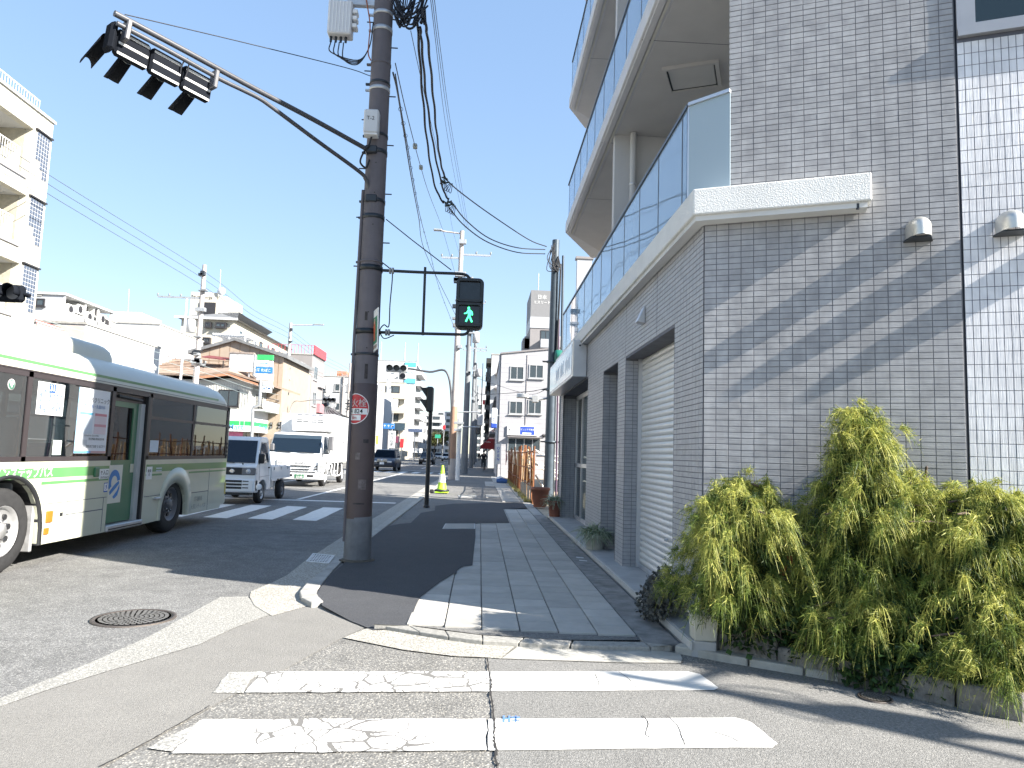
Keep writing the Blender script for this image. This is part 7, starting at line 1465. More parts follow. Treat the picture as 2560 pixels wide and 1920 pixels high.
for i in range(4): x = CX-.9-i*1.6; MB().box(x-1.3, x, CY+.22, CY+.3, .2, zB_-.1).build('shop_window', WGL, fs)
# projecting shop sign on a bent pole
YS = 53.; sg_ = wthing('shop_sign', 'tall projecting convenience store sign on a bent grey pole', 'sign', tuple(fg_(785, 900, YS)))
def s_(x, y, Y=YS): return AY(*kG(x, y), Y)
MB().tube([s_(785, 905), s_(797, 590), s_(810, 572), s_(868, 552), s_(882, 300), s_(872, 285), s_(808, 245), s_(822, 30)], .12, 8).build('pole', STEEL, sg_)
def sp_(x0, y0, x1, y1, m, nm, o=0., d=.22):
    a, b = s_(x0, y0), s_(x1, y1); return MB().rbox(a.x, b.x, YS-d/2-o, YS+d/2, b.z, a.z, .01).build(nm, m, sg_)
sp_(848, 28, 1010, 88, GREENF, 'green_panel'); w_ = sp_(840, 90, 1005, 152, SIGNW, 'name_panel'); u_ = sp_(832, 154, 996, 224, mat('panel_blue', (.02, .18, .5), .5), 'blue_panel'); l_ = sp_(905, 305, 990, 422, SIGNW, 'atm_panel')
p = s_(922, 122); text('FamilyMart', .21, (p.x, YS-.12, p.z), (1, 0, 0), (0, 0, 1), FB, w_, bold=.01, sx=.98); p = s_(915, 192); text('酒 たばこ', .25, (p.x, YS-.12, p.z), (1, 0, 0), (0, 0, 1), SIGNW, u_, bold=.015); p = s_(946, 345); text('@BANK', .15, (p.x, YS-.12, p.z), (1, 0, 0), (0, 0, 1), mat('atm_blue', (.03, .15, .4), .5), l_); p = s_(946, 380); text('ATM', .27, (p.x, YS-.12, p.z), (1, 0, 0), (0, 0, 1), mat('atm_blue', (.03, .15, .4), .5), l_, bold=.015)
sp_(842, 225, 1000, 300, WHB, 'lower_frame'); 
MB().tube([s_(1000, 90), s_(1012, 240), s_(1000, 330), s_(1010, 380)], .03, 6).build('cable', STEEL, sg_)
# pedestrian lamps in front of the shop
for x in (985, 1068):
    a, b = s_(x-18, 722, 60), s_(x+18, 800, 60); t = wthing('pedestrian_signal', ('left' if x < 1000 else 'right')+' of two small pedestrian signals in front of the shop fascia', 'pedestrian signal', ((a.x+b.x)/2, 60, b.z), 'small pedestrian signals before the shop'); MB().rbox(a.x, b.x, 60, 60.3, b.z, a.z, .05).build('housing', BLKP, t); 
    for k in (0, 1): MB().rbox(a.x+.1, b.x-.1, 59.9, 60, b.z+(a.z-b.z)*(.08+.48*k), b.z+(a.z-b.z)*(.42+.48*k), .03).build('lens', RIMD, t)
    MB().cyl(((a.x+b.x)/2, 60.15, .1), ((a.x+b.x)/2, 60.15, b.z), .06, n=8).build('post', STEEL, t)
# ---- tan, grey and white blocks further on
a = fg_(1275, 178, 71); th_ = box_building('tan_block', 'tan three-storey block with a yellow roof tank past the shop', fg_(1120, 178, 71).x-1, a.x, 71, 76, a.z, TANB)
for z in (a.z-5.4, a.z-8.2): window(th_, 'X', a.x, 72, 74.4, z, z+1.9, WINF, .1, .05, 1, True, .4)
MB().rbox(a.x-2.8, a.x-1.1, 72, 74, a.z+.12, a.z+1., .1).build('roof_tank', mat('yellow_tank', (.6, .55, .12), .6), th_); MB().rbox(a.x-.9, a.x, 72, 74, a.z+.12, a.z+.9, .1).build('roof_box', WHB, th_)
p = fg_(1240, 600, 71); text('歯科', .4, (p.x-.9, 70.97, fg_(1240, 600, 71).z), (1, 0, 0), (0, 0, 1), SIGNW, th_)
b = fg_(1415, 30, 78); ig = box_building('grey_block', 'grey four-storey block topped by a red railing', fg_(880, 30, 78).x, b.x, 78, 84, b.z, GREYB)
zt_ = fe_(1680, 985, 78).z; railing(ig, 'Y', 78.1, fe_(640, 960, 78).x, b.x+.2, b.z+.1, zt_, REDR, .35, o=.0, r=.05); MB().box(b.x+.1, b.x+.2, 78, 84, b.z+.1, zt_).build('red_parapet', REDR, ig)
for i in range(4):
    z = b.z-2.6-i*2.9; window(ig, 'X', b.x, 79, 80.8, z, z+1.6, WINW, .1, .06, 1, True, .4); MB().box(b.x, b.x+.35, 81.4, 83.6, z-.6, z+.4).build('balcony', mat('pink_panel', (.5, .2, .22), .6) if i == 1 else WHB, ig)
MB().tube(smooth_path([(b.x-3.2, 77.9, b.z-1.2), (b.x-3.2, 77.8, b.z-1.9), (b.x-2.8, 77.8, b.z-1.9)]), .05, 6).build('wall_hook', WINF, ig); MB().tube(smooth_path([(b.x-2.2, 77.9, b.z-1.2), (b.x-2.2, 77.8, b.z-1.9), (b.x-1.8, 77.8, b.z-1.9)]), .05, 6).build('wall_hook', WINF, ig)
YJ = 92.; a, c_ = fg_(1478, 250, YJ), fg_(1735, 250, YJ); jb = box_building('white_block', 'white three-storey block with small paired windows left of the thick pole', a.x, c_.x+3.6, YJ, YJ+9, a.z, WHB)
for y0, y1 in ((325, 410), (525, 610), (720, 800)):
    for x0, x1 in ((1505, 1560), (1645, 1700), (1780, 1830)): p, q = fg_(x0, y0, YJ), fg_(x1, y1, YJ); window(jb, 'Y', YJ, p.x, q.x, q.z, p.z, WINW, .12, .06, 0, True, .5)
railing(jb, 'Y', YJ+.1, a.x, c_.x+3.4, a.z+.1, fg_(1500, 205, YJ).z, WINW, .5); p, q = fg_(1665, 195, YJ), fg_(1760, 245, YJ); MB().box(p.x, q.x, YJ+.3, YJ+3, a.z, p.z).build('roof_hutch', mat('rusty_orange', (.5, .2, .1), .7), jb); MB().cyl((fg_(1735, 300, YJ-.1).x, YJ-.1, 0), (fg_(1735, 300, YJ-.1).x, YJ-.1, a.z), .1, n=8).build('drain_pipe', GREYB, jb)
rt = wthing('temple_roof', 'grey tiled sloping roof of a low house above the truck box', 'house', (-21, 84, 0)); a, b = fg_(1460, 540, 82), fg_(1750, 655, 82)
RF = MB().add([(a.x-2, 82, b.z-.6), (b.x, 82, b.z), (b.x-.6, 90, b.z), (a.x, 86, a.z), (a.x-2, 90, b.z-.6)], [(0,1,3),(1,2,3),(2,4,3),(4,0,3),(0,4,2,1)]).build('roof', ROOFG, rt)
for i in range(8): f = (i+.5)/8; MB().tube([(a.x+(b.x-a.x)*f*.2, 86-2*f*.5, a.z), (a.x+(b.x-a.x)*(f), 82.0, b.z+.05-.6*(1-f)+.0)], .06, 5).build('tile_rib', ROOFG, rt)
MB().box(a.x-1.6, b.x-.5, 82.6, 89.4, -.05, b.z-.3).build('wall', WHB, rt)
# ---- tall white flats with vertical signs, and fillers to the end of the street
kL = crop(940, 880, 1260, 1659)
def fl_(x, y, Y): return AY(*kL(x, y), Y)
YL = 175.; a, b = fl_(95, 95, YL), fl_(525, 95, YL); lb = box_building('tall_white_flats', 'tall white apartment tower with blue and white signs, far down the street', a.x-5, b.x, YL, YL+16, a.z-.3, WHB)
for x0, y0, x1, y1, c in ((378, 135, 520, 195, (.10, .50, .66)), (370, 195, 518, 345, (.74, .78, .8)), (372, 345, 512, 408, (.12, .52, .68))): p, q = fl_(x0, y0, YL), fl_(x1, y1, YL); MB().box(p.x, q.x, YL-.2, YL, q.z, p.z).build('sign_panel', mat('lp%d' % (c[0]*100), c, .5), lb)
p = fl_(445, 268, YL); text('AUG', 1.1, (p.x, YL-.25, p.z), (1, 0, 0), (0, 0, 1), mat('teal_print', (.2, .45, .5), .5), lb)
for i in range(9): z = a.z-3.2-i*2.75; MB().box(b.x-.1, b.x+1.4, YL+.5, YL+15, z-.2, z+.9).build('balcony', WHB, lb); MB().box(b.x-.05, b.x+.02, YL+1, YL+15, z+.9, z+2.4).build('balcony_shade', WINF, lb)
for x in (60, 370, 540): q = fl_(x, 95, YL+4); MB().cyl((q.x, YL+4, a.z-.3), (q.x, YL+4, a.z+5), .25, .1, 6).build('mast', STEEL, lb)
FILL = [('pale_flats', 'pale mid-rise flats with stacked balconies left of the blue lane sign', 130., fl_(185, 400, 130).x-6, fl_(375, 400, 130).x, fl_(300, 400, 130).z, BEIGE, 5), ('low_shop', 'low white shop building beside the thick pole, far lane side', 108., -30, fl_(60, 700, 108).x, fl_(40, 500, 108).z, WHB, 3),
        ('white_flats', 'long white flats with rows of balconies at the end of the street', 240., fl_(560, 800, 240).x, fl_(860, 800, 240).x, fl_(700, 812, 240).z, WHB, 6), ('glass_office', 'grey glazed office block closing the street end', 330., fl_(790, 800, 330).x, fl_(1000, 800, 330).x, fl_(900, 775, 330).z, GREYP, 7)]
for nm, lb_, Y, x0, x1, h, m, nf in FILL:
    t = box_building(nm, lb_, x0, x1, Y, Y+14, h, m); fh = (h-1)/nf; n = max(2, int((x1-x0)/3.2))
    for f in range(nf):
        if nm.endswith('flats'): MB().box(x0+.2, x1+1.1, Y-.9, Y, .6+f*fh, .6+f*fh+fh*.38).build('balcony', m, t)
        for i in range(n):
            u = x0+(x1-x0)*(i+.2)/n; window(t, 'Y', Y, u, u+(x1-x0)/n*.6, .8+f*fh+fh*.35, .8+f*fh+fh*.85, WINF, .12, .06, 1, False, 0)
ts_ = wthing('advertising_tower', 'narrow white advertising tower with stacked boards beside the far pole', 'sign', tuple(fl_(150, 1200, 120))); 
for y0, y1, m in ((380, 460, WHB), (470, 600, GREYP), (700, 770, WHB), (850, 930, WHB), (1040, 1080, GREYP)): p, q = fl_(140, y0, 120), fl_(185, y1, 120); MB().box(p.x, q.x, 120, 120.4, q.z, p.z).build('board', m, ts_)
p = fl_(160, 300, 120.2); MB().cyl((p.x, 120.2, 0), (p.x, 120.2, p.z), .25, .2, 8).build('mast', WHB, ts_)
def ssign(label, Y, x0, y0, x1, y1, m, tx='', tm=None, sz=1., vert=False, post=True, name='sign'):
    a, b = fl_(x0, y0, Y), fl_(x1, y1, Y); t = wthing(name, label, 'sign', ((a.x+b.x)/2, Y, b.z)); o = MB().rbox(a.x, b.x, Y, Y+.15, b.z, a.z, .02).build('panel', m, t)
    if tx: text('\n'.join(tx) if vert else tx, sz, ((a.x+b.x)/2, Y-.01, (a.z+b.z)/2), (1, 0, 0), (0, 0, 1), tm or SIGNW, o, bold=.01)
    if post: MB().cyl(((a.x+b.x)/2, Y+.2, 0), ((a.x+b.x)/2, Y+.2, a.z-.1), .08, n=8).build('post', STEEL, t)
    return t
LB = mat('lane_sign_blue', (.03, .17, .48), .5)
ssign('blue lane direction sign with three white arrows', 75., 95, 925, 237, 1000, LB, '↑ ↑ ↱', SIGNW, .36)
ssign('grey-blue hoarding behind the blue lane sign', 118., 237, 918, 372, 1018, mat('hoarding', (.35, .45, .45), .6)); ssign('vertical shop sign board with brush lettering under the lane sign', 100., 160, 1020, 245, 1250, mat('sign_grey', (.45, .48, .5), .6), 'かつらぎ', BLACK, .5, True)
ssign('narrow pale blue street name board', 110., 415, 993, 598, 1042, mat('name_board', (.4, .46, .62), .5)); ssign('green direction sign far down the street', 170., 765, 1070, 835, 1118, mat('direction_green', (.03, .33, .2), .5)); ssign('red and white banner sign on the far left buildings', 150., 865, 948, 898, 1003, RED)
ssign('white signboard edged in red on the pale flats', 128., 165, 612, 280, 760, SIGNW, '', None); ssign('pink circle-patterned banner beside the far shop', 96., 255, 1090, 290, 1180, mat('pink_sign', (.7, .2, .28), .6)); ssign('red upright shop pillar by the far lane cars', 98., 315, 1125, 355, 1240, RED)
ssign('yellow sign at the edge of the thick pole', 78., 0, 1080, 25, 1190, mat('yellow_sign', (.7, .55, .1), .5))
# ================================================================ right-hand side beyond the corner building
k4r = crop(900, 850, 1440, 1991)
def fr_(x, y, Y): return AY(*k4r(x, y), Y)
BRKW = mat('pale_grey_brick', (.40, .395, .41), .8, var=.08, vs=2.5, bump=.25, bs=30, streak=.35)
YM = 46.5; tlm, trm = fr_(1305, 130, YM), fr_(1755, 82, YM)
mb_ = wthing('brick_office', 'pale grey tiled three-storey office behind the rusty fence', 'building', (tlm.x+2, YM+4, 0))
MB().prism([(tlm.x, 0), (tlm.x, tlm.z), (trm.x+.6, trm.z+.05), (trm.x+.6, 0)], YM, YM+12, 'y').build('wall', BRKW, mb_)
MB().prism([(tlm.x-.08, tlm.z), (tlm.x-.08, tlm.z+.1), (trm.x+.65, trm.z+.15), (trm.x+.65, trm.z+.05)], YM-.08, YM+12, 'y').build('parapet_cap', GREYB, mb_)
for x0, y0, x1, y1 in ((1385, 240, 1510, 370), (1560, 225, 1690, 357), (1378, 560, 1500, 686), (1550, 548, 1672, 686)):
    a, b = fr_(x0, y0, YM), fr_(x1, y1, YM); window(mb_, 'Y', YM, a.x, b.x, b.z, a.z, WINW, .06, .05, 1, True, .55 if x0 != 1378 else .2)
for i in range(int(tlm.z/.30)): MB().box(tlm.x+.02, trm.x+.5, YM-.006, YM-.0005, .3+i*.30, .312+i*.30).build('tile_course', mat('course_line', (.36, .355, .37), .8), mb_)
a, b = fr_(1440, 900, YM), fr_(1665, 980, YM); window(mb_, 'Y', YM, fr_(1360, 905, YM).x, b.x, b.z-.4, a.z, WINW, .07, .05, 3, False, .25)
MB().box(fr_(1358, 890, YM).x, fr_(1670, 890, YM).x, YM-.35, YM, fr_(1500, 900, YM).z, fr_(1500, 892, YM).z).build('canopy', GREYB, mb_)
for x in (1690, 1706): q = fr_(x, 880, YM); MB().lathe([(.0, -.12), (.09, -.11), (.09, 0)], (q.x, YM, q.z), 10, 'y').build('vent_cap', WINF, mb_)
MB().cyl((fr_(1535, 400, YM).x, YM-.02, 3), (fr_(1535, 400, YM).x, YM-.02, tlm.z), .02, n=6).build('joint', GREYB, mb_)
MB().cyl((tlm.x-.08, YM+.4, 0), (tlm.x-.08, YM+.4, tlm.z), .07, n=8).build('drain_pipe', GREYP, mb_)
a, b = fr_(1358, 787, YM), fr_(1640, 884, YM); bn = MB().box(a.x, b.x, YM-.12, YM-.04, b.z, a.z).build('banner_sign', SIGNW, mb_)
m = fr_(1475, 835, YM); BLU2 = mat('estate_blue', (.03, .08, .42), .5, var=.08, vs=3); MB().box(m.x, b.x-.25, YM-.128, YM-.1205, b.z+.05, a.z-.05).build('blue_field', BLU2, bn)
p = fr_(1550, 828, YM); text('センシア不動産', .135, (p.x-.05, YM-.131, p.z), (1, 0, 0), (0, 0, 1), SIGNW, bn); p = fr_(1550, 862, YM); MB().box(m.x+.15, b.x-.45, YM-.132, YM-.1285, p.z-.05, p.z+.05).build('small_print', SIGNW, bn)
p = fr_(1408, 828, YM); text('SENSIA\nBASE', .10, (p.x+.1, YM-.124, p.z), (1, 0, 0), (0, 0, 1), RIMD, bn); MB().lathe([(.03, -.002), (.06, -.002), (.06, .0), (.03, .0)], (p.x-.2, YM-.123, p.z), 16, 'y').build('mark', RIMD, bn)
# projecting blue and white sign and the OPEN banner
a, b = fr_(1213, 626, 45.8), fr_(1259, 812, 45.8); vs_ = wthing('projecting_sign', 'tall white projecting sign with blue foot on the tiled office', 'sign', ((a.x+b.x)/2, 45.8, b.z)); MB().rbox(a.x, b.x, 45.7, 45.95, b.z, a.z, .06).build('panel', SIGNW, vs_); z_ = fr_(1235, 765, 45.8).z; MB().rbox(a.x-.01, b.x+.01, 45.68, 45.97, b.z-.01, z_, .04).build('blue_foot', BLU2, vs_)
p = fr_(1237, 690, 45.8); text('セ\nン\nシ\nア\n不\n動\n産', .125, (p.x, 45.69, p.z), (1, 0, 0), (0, 0, 1), BLU2, vs_); MB().box(b.x, tlm.x+.05, 45.8, 45.86, a.z-.5, a.z-.44).build('bracket', STEEL, vs_)
a, b = fr_(1252, 957, 43.), fr_(1297, 1145, 43.); ob = wthing('open_banner', 'white upright banner reading OPEN on a round white foot', 'banner', ((a.x+b.x)/2, 43, .05)); MB().box(a.x, b.x-.05, 43, 43.02, b.z, a.z).build('cloth', SIGNW, ob)
p = fr_(1274, 1050, 43); text('O\nP\nE\nN', .22, (p.x, 42.99, p.z), (1, 0, 0), (0, 0, 1), BLU2, ob, bold=.01); MB().cyl((b.x+.0, 43.04, .1), (b.x-.03, 43.04, a.z+.1), .02, n=8).build('mast', WHITE, ob); MB().lathe([(.3, .0), (.3, .06), (.1, .14), (.03, .16)], (b.x, 43.04, .05), 16).build('foot', WHITE, ob)
tb = MB(); p = fr_(1305, 1230, 37.); tb.tube([(p.x-.25, 37, .14), (p.x, 37, .15), (p.x+.3, 37, .13)], [.10, .16, .12], 10); tag(tb.build('tarpaulin_bundle', mat('blue_tarp', (.03, .10, .30), .6, var=.2, vs=9)), 'crumpled blue tarpaulin bundle on the pavement before the OPEN banner', 'bundle')
# flats, tower and houses behind
YN = 78.; a, b = fr_(1215, 135, YN), fr_(1330, 135, YN); nb_ = box_building('white_flats', 'white flats with brown balcony fronts behind the tiled office', a.x, b.x+4, YN, YN+12, a.z, WHB)
for i in range(5):
    zt_, zb2 = fr_(1190, 160+i*130, YN).z, fr_(1190, 205+i*130, YN).z; MB().box(fr_(1172, 0, YN).x, a.x+.0, YN+.6, YN+6, zb2, zt_).build('balcony', mat('brown_balcony', (.30, .26, .20), .7, var=.1), nb_); MB().box(a.x-1.0, a.x-.9, YN+1, YN+5, zb2-3.6, zb2).build('balcony_divider', WHB, nb_); window(nb_, 'Y', YN+.6, fr_(1180, 0, YN).x, a.x-.05, zb2-3.2, zb2-.5, WINF, .1, .05, 1, False, .3); MB().box(a.x+.4, a.x+2.1, YN-.9, YN, fr_(1250, 325+i*128, YN).z, fr_(1250, 325+i*128, YN).z+.15).build('canopy', GREYB, nb_)
MB().box(fr_(1250, 95, YN).x, fr_(1520, 95, YN).x, YN+4, YN+9, a.z, fr_(1300, 92, YN).z).build('roof_house', WHB, nb_); MB().box(fr_(1248, 95, YN).x, fr_(1285, 95, YN).x, YN+3.8, YN+4, a.z, fr_(1300, 92, YN).z).build('louvre', GREYB, nb_)
k1 = crop(1240, 600, 1780, 995); YO = 100.
def fo_(x, y): return AY(*k1(x, y), YO)
a, b = fo_(163, 237), fo_(254, 510); tw_b = wthing('lettered_tower', 'dark grey apartment tower with white roof lettering, far right side', 'building', ((a.x+b.x)/2, YO+4, 0)); MB().box(a.x, b.x, YO, YO+9, -.05, a.z).build('wall', GREYB, tw_b)
z_ = fo_(200, 355).z; MB().box(a.x-.05, b.x+.05, YO-.1, YO+9.1, z_-1.6, z_).build('pale_band', GREYP, tw_b); DK = mat('tower_crown', (.21, .21, .215), .8, var=.05); MB().box(a.x-.03, b.x+.03, YO-.06, YO+9.06, z_, a.z+.2).build('crown', DK, tw_b)
p = fo_(212, 265); text('日本', .7, (p.x, YO-.1, p.z), (1, 0, 0), (0, 0, 1), SIGNW, tw_b); p = fo_(212, 289); text('エスリード', .52, (p.x, YO-.1, p.z), (1, 0, 0), (0, 0, 1), SIGNW, tw_b, sx=.95)
for i in range(8):
    z = z_-4.5-i*3.; MB().box(b.x-1.6, b.x+1.3, YO-1, YO, z, z+1.2).build('balcony', GREYP, tw_b); window(tw_b, 'Y', YO, b.x-1.6, b.x-.1, z+1.2, z+2.6, WINF, .1, .05, 1, False, .3)
    MB().box(a.x-.7, a.x, YO+1, YO+4, z, z+1.8).build('side_bay', DK, tw_b)
MB().box(fo_(162, 237).x-.9, a.x, YO+1, YO+5, z_-7, z_-3).build('side_box', DK, tw_b); MB().cyl((a.x+1.2, YO+3, a.z), (a.x+1.2, YO+3, a.z+3.5), .06, n=6).build('aerial', STEEL, tw_b)
MB().box(b.x+.3, b.x+4, YO+2, YO+8, 0, a.z-6).build('pale_wing', WHB, tw_b)
a, b = k1(375, 86), k1(440, 200); pr_ = AY(*a, 30), AY(*b, 30); rl = wthing('rooftop_screen', 'small grey rooftop screen peeping over the glass balustrade', 'screen', (pr_[0].x+.5, 30, 8)); MB().box(pr_[0].x, pr_[1].x, 30, 30.3, 8, pr_[0].z).build('panel', GREYP, rl); MB().box(pr_[0].x-.06, pr_[1].x+.06, 29.95, 30.35, pr_[0].z, pr_[0].z+.1).build('cap', GREYB, rl)
bbk = box_building('lot_neighbour', 'pale house wall closing the vacant lot behind the slim grey pole', 5.2, 14, 29, 40, 7.2, WHB)
window(bbk, 'W', 5.2, 31, 33, 3.4, 4.8, WINF, .07, .05, 1, True, .4)
# old shop house with red awning
YP = 56.; a, b = fr_(1160, 560, YP), fr_(1270, 700, YP); ho = wthing('old_shop_house', 'old grey two-storey shop house with dark eaves past the tiled office', 'house', (1.9, 62, 0))
MB().box(1.35, 5, YM+12.3, 74, -.05, 6.2).build('wall', mat('old_grey_wall', (.30, .30, .31), .85, var=.12, vs=2, streak=.4), ho); MB().prism([(1.0, 6.0), (1.0, 6.2), (3.2, 7.6), (5.3, 6.2), (5.3, 6.0)], YM+12.1, 74.2, 'y').build('roof', ROOFG, ho)
MB().box(.75, 1.36, YM+12.5, 73.5, 3.2, 3.35).build('eave', GREYB, ho)
for i in range(4): window(ho, 'W', 1.35, 60+i*3.4, 62+i*3.4, 4., 5.4, WINW, .08, .05, 1, True, .5)
for i in range(5): MB().box(1.3, 1.34, 59.5+i*2.9, 61.9+i*2.9, .1, 3).build('shop_front', WGL, ho)
aw = wthing('awning', 'dark red fabric awning over the pavement', 'awning', (.7, 76, 2.4)); AWR = mat('awning_cloth', (.28, .025, .03), .8, var=.1)
p0, p1, p2 = fr_(1112, 972, 75), fr_(1185, 912, 75), fr_(1212, 960, 75)
MB().prism([(p0.x, p0.z), (p1.x, p1.z), (p1.x+.9, p1.z), (p1.x+.9, p0.z)], 74.5, 80, 'y').build('canopy', AWR, aw); MB().box(p0.x-.02, p0.x+.03, 74.5, 80, p0.z-.35, p0.z).build('valance', AWR, aw); MB().box(p0.x, p1.x+.9, 74.45, 74.5, p0.z-.35, p0.z).build('front_valance', AWR, aw)
p = fr_(1182, 940, 74.4); text('Coffee', .2, (p.x, 74.44, p.z), (1, 0, 0), (0, 0, 1), SIGNW, aw)
rng = random.Random(5)
hues = [WHB, GREYP, BEIGE, BRKW, GREYB, CREAM]
RL = ['low grey shop past the red awning', 'pale narrow house two doors past the red awning', 'beige shop further along the right pavement', 'grey flats further along the right pavement', 'dark small block near the right end of the street', 'cream block at the right end of the street', 'last pale block closing the right side']
y = 80.
for i, lb_ in enumerate(RL):
    d = (9, 8, 14, 16, 22, 30, 60)[i]; h = (6.5, 8, 7, 13, 9.5, 12, 18)[i]; x0 = (1.5, 1.6, 1.5, 2., 1.7, 1.8, 2.)[i]; t = box_building('street_building', lb_, x0, x0+9, y, y+d-.6, h, hues[(i*2+1) % 6], 'buildings along the far right pavement')
    for f in range(int(h/3)):
        for k in range(max(2, int(d/4))): window(t, 'W', x0, y+.8+k*3.6, y+2.8+k*3.6, 1.2+f*2.9, 2.6+f*2.9, WINW, .08, .05, 1, False, .3)
    if i % 2 == 0: MB().box(x0-.8, x0, y+.5, y+d-1, 2.7, 2.85).build('shop_canopy', GREYB, t)
    y += d
a, b = fr_(1045, 555, 320), fr_(1150, 700, 320); ft = box_building('far_tower', 'hazy white apartment tower beyond the street end, above the red awning', a.x, b.x+4, 320, 335, a.z, WHB)
for i in range(14):
    for k in range(5): window(ft, 'Y', 320, a.x+1+k*4.2, a.x+4+k*4.2, a.z-4-i*3.1, a.z-2-i*3.1, WINF, .2, .1, 0, False, 0)
MB().box(a.x+2, a.x+12, 322, 330, a.z, a.z+6).build('roof_house', GREYP, ft)
LLB = ['white shop row on the far left past the tall flats', 'grey block on the far left before the street end', 'beige block on the far left at the street end']
for i, (y, d, h, x1) in enumerate(((196, 20, 12, -16.5), (218, 20, 9, -16.5), (262, 50, 15, -16))):
    t = box_building('street_building', LLB[i], x1-14, x1, y, y+d-1, h, hues[i], 'buildings along the far left pavement')
    for f in range(int(h/3)):
        for k in range(4): window(t, 'X', x1, y+1+k*4.4, y+3.6+k*4.4, 1.2+f*2.9, 2.6+f*2.9, WINF, .1, .05, 1, False, .2); window(t, 'Y', y, x1-3-k*3.3, x1-1-k*3.3, 1.2+f*2.9, 2.6+f*2.9, WINF, .1, .05, 1, False, .2)
# bracketed signal with grey cabinet on the pale pole
sg2 = wthing('pedestrian_signal', 'pedestrian signal with grey cabinet bracketed right of the tall pale pole', 'pedestrian signal', (x2+1, 40, 4)); 
for y_ in (662, 799): p, q = fr_(900, y_, 40), fr_(1110, y_+4, 40); MB().tube([p, q], .04, 6).build('bracket', STEEL, sg2)
a, b = fr_(1085, 682, 40), fr_(1130, 790, 40); MB().rbox(a.x, b.x, 39.9, 40.3, b.z, a.z, .03).build('cabinet', GREYP, sg2); a, b = fr_(1070, 806, 40), fr_(1105, 872, 40); MB().rbox(a.x, b.x, 39.9, 40.3, b.z, a.z, .05).build('signal_head', BLKP, sg2)
for k in (0, 1): MB().rbox(a.x+.1, b.x-.1, 39.8, 39.9, b.z+(a.z-b.z)*(.08+.47*k), b.z+(a.z-b.z)*(.42+.47*k), .03).build('lens', RIMD, sg2)
a, b = fr_(1132, 552, 90), fr_(1158, 596, 90); rs_ = wthing('shop_sign', 'small red and white projecting sign high on the far right side', 'sign', (a.x, 90, b.z)); MB().rbox(a.x, b.x, 90, 90.2, b.z, a.z, .05).build('panel', RED, rs_); MB().box(b.x, 2.2, 90.05, 90.15, (a.z+b.z)/2, (a.z+b.z)/2+.1).build('bracket', STEEL, rs_)
# ---- vacant lot: rusty pipe fence
RUST = mat('rusty_pipe', (.22, .085, .035), .85, var=.35, vs=14, bump=.3, bs=60); RUSTO = mat('orange_fence_slat', (.62, .37, .17), .8, var=.25, vs=7, streak=.5); RUSTC = mat('sun_bleached_slat', (.66, .5, .32), .85, var=.2, vs=7); NETG = mat('grey_cloth', (.24, .22, .19), .9, var=.3, vs=9)
lot = flat('vacant_lot', [(1.66, 17.3), (14, 17.3), (14, YM-.05), (1.66, YM-.05)], .02, mat('lot_gravel', (.40, .33, .24), .95, var=.3, vs=5, bump=.6, bs=40))
fn = wthing('pipe_fence', 'rusty orange slat and pipe fence along the vacant lot', 'fence', (1.7, 22, .05)); fx = lambda y: 1.66+(y-22)*.004
rs2 = random.Random(3)
for i in range(24):
    y = 22.+i*.92+rs2.uniform(-.15, .15); h = 1.75+rs2.uniform(-.12, .18); MB().cyl((fx(y)+rs2.uniform(-.02, .02), y, .03), (fx(y)+rs2.uniform(-.06, .06), y+rs2.uniform(-.12, .12), h), .027, n=7).build('post', RUST, fn)
for z in (.55, 1.1, 1.62): MB().tube([(fx(y)-.03, y, z+rs2.uniform(-.04, .04)) for y in [22+k*2.1 for k in range(11)]], .022, 6).build('rail', RUST, fn)
for i in range(115):
    y = 22.1+i*.185; h = 1.45+rs2.uniform(-.2, .28); z0_ = .08+(rs2.uniform(0, .35) if rs2.random() < .4 else 0); dx = rs2.uniform(.0, .05); MB().box(fx(y)+.02+dx, fx(y)+.032+dx, y, y+rs2.uniform(.09, .165), z0_, h).build('slat', rs2.choice((RUSTO, RUSTO, RUSTC)), fn)
for i in range(9):
    y = 22.3+i*.75; MB().box(fx(y)-.035, fx(y)-.03, y, y+.4+rs2.uniform(0, .3), .06, .45+rs2.uniform(0, .25)).build('torn_cloth', NETG, fn)
for i in range(7):
    y0_ = 22.2+rs2.uniform(0, 14); MB().tube([(fx(y0_)-.04, y0_, rs2.uniform(.8, 1.5)), (fx(y0_)-.04, y0_+rs2.uniform(.8, 1.8), rs2.uniform(1.2, 1.8))], .022, 6).build('loose_pipe', RUSTC, fn)
rb_ = wthing('red_ribbon', 'strip of red and white tape tied at the far fence end', 'tape', (1.72, 42.8, 1)); 
for i in range(4): MB().box(1.55+.03*i, 1.57+.03*i, 42.7+.1*i, 42.85+.1*i, .9+.1*i, 1.75-.1*i).build('tape', RED if i % 2 == 0 else SIGNW, rb_)
gt_ = wthing('lot_gate', 'white pipe barrier with diagonal braces standing in the vacant lot', 'barrier', (2.6, 23, 0))
for p0, p1 in (((1.72, 22.4, 1.68), (3.3, 23.6, .95)), ((1.75, 22.3, 1.25), (3.3, 23.4, .3)), ((1.8, 23.2, 1.3), (3.4, 25.2, .75)), ((1.75, 22.2, .9), (2.35, 22.5, .05)), ((1.75, 22.2, 1.5), (3.6, 22.5, 1.5)), ((2.9, 24.6, .05), (2.9, 24.6, 1.2)), ((2.0, 25.5, 1.1), (4.4, 27, .5))): MB().tube([p0, p1], .03, 6).build('pipe', WHITE, gt_)
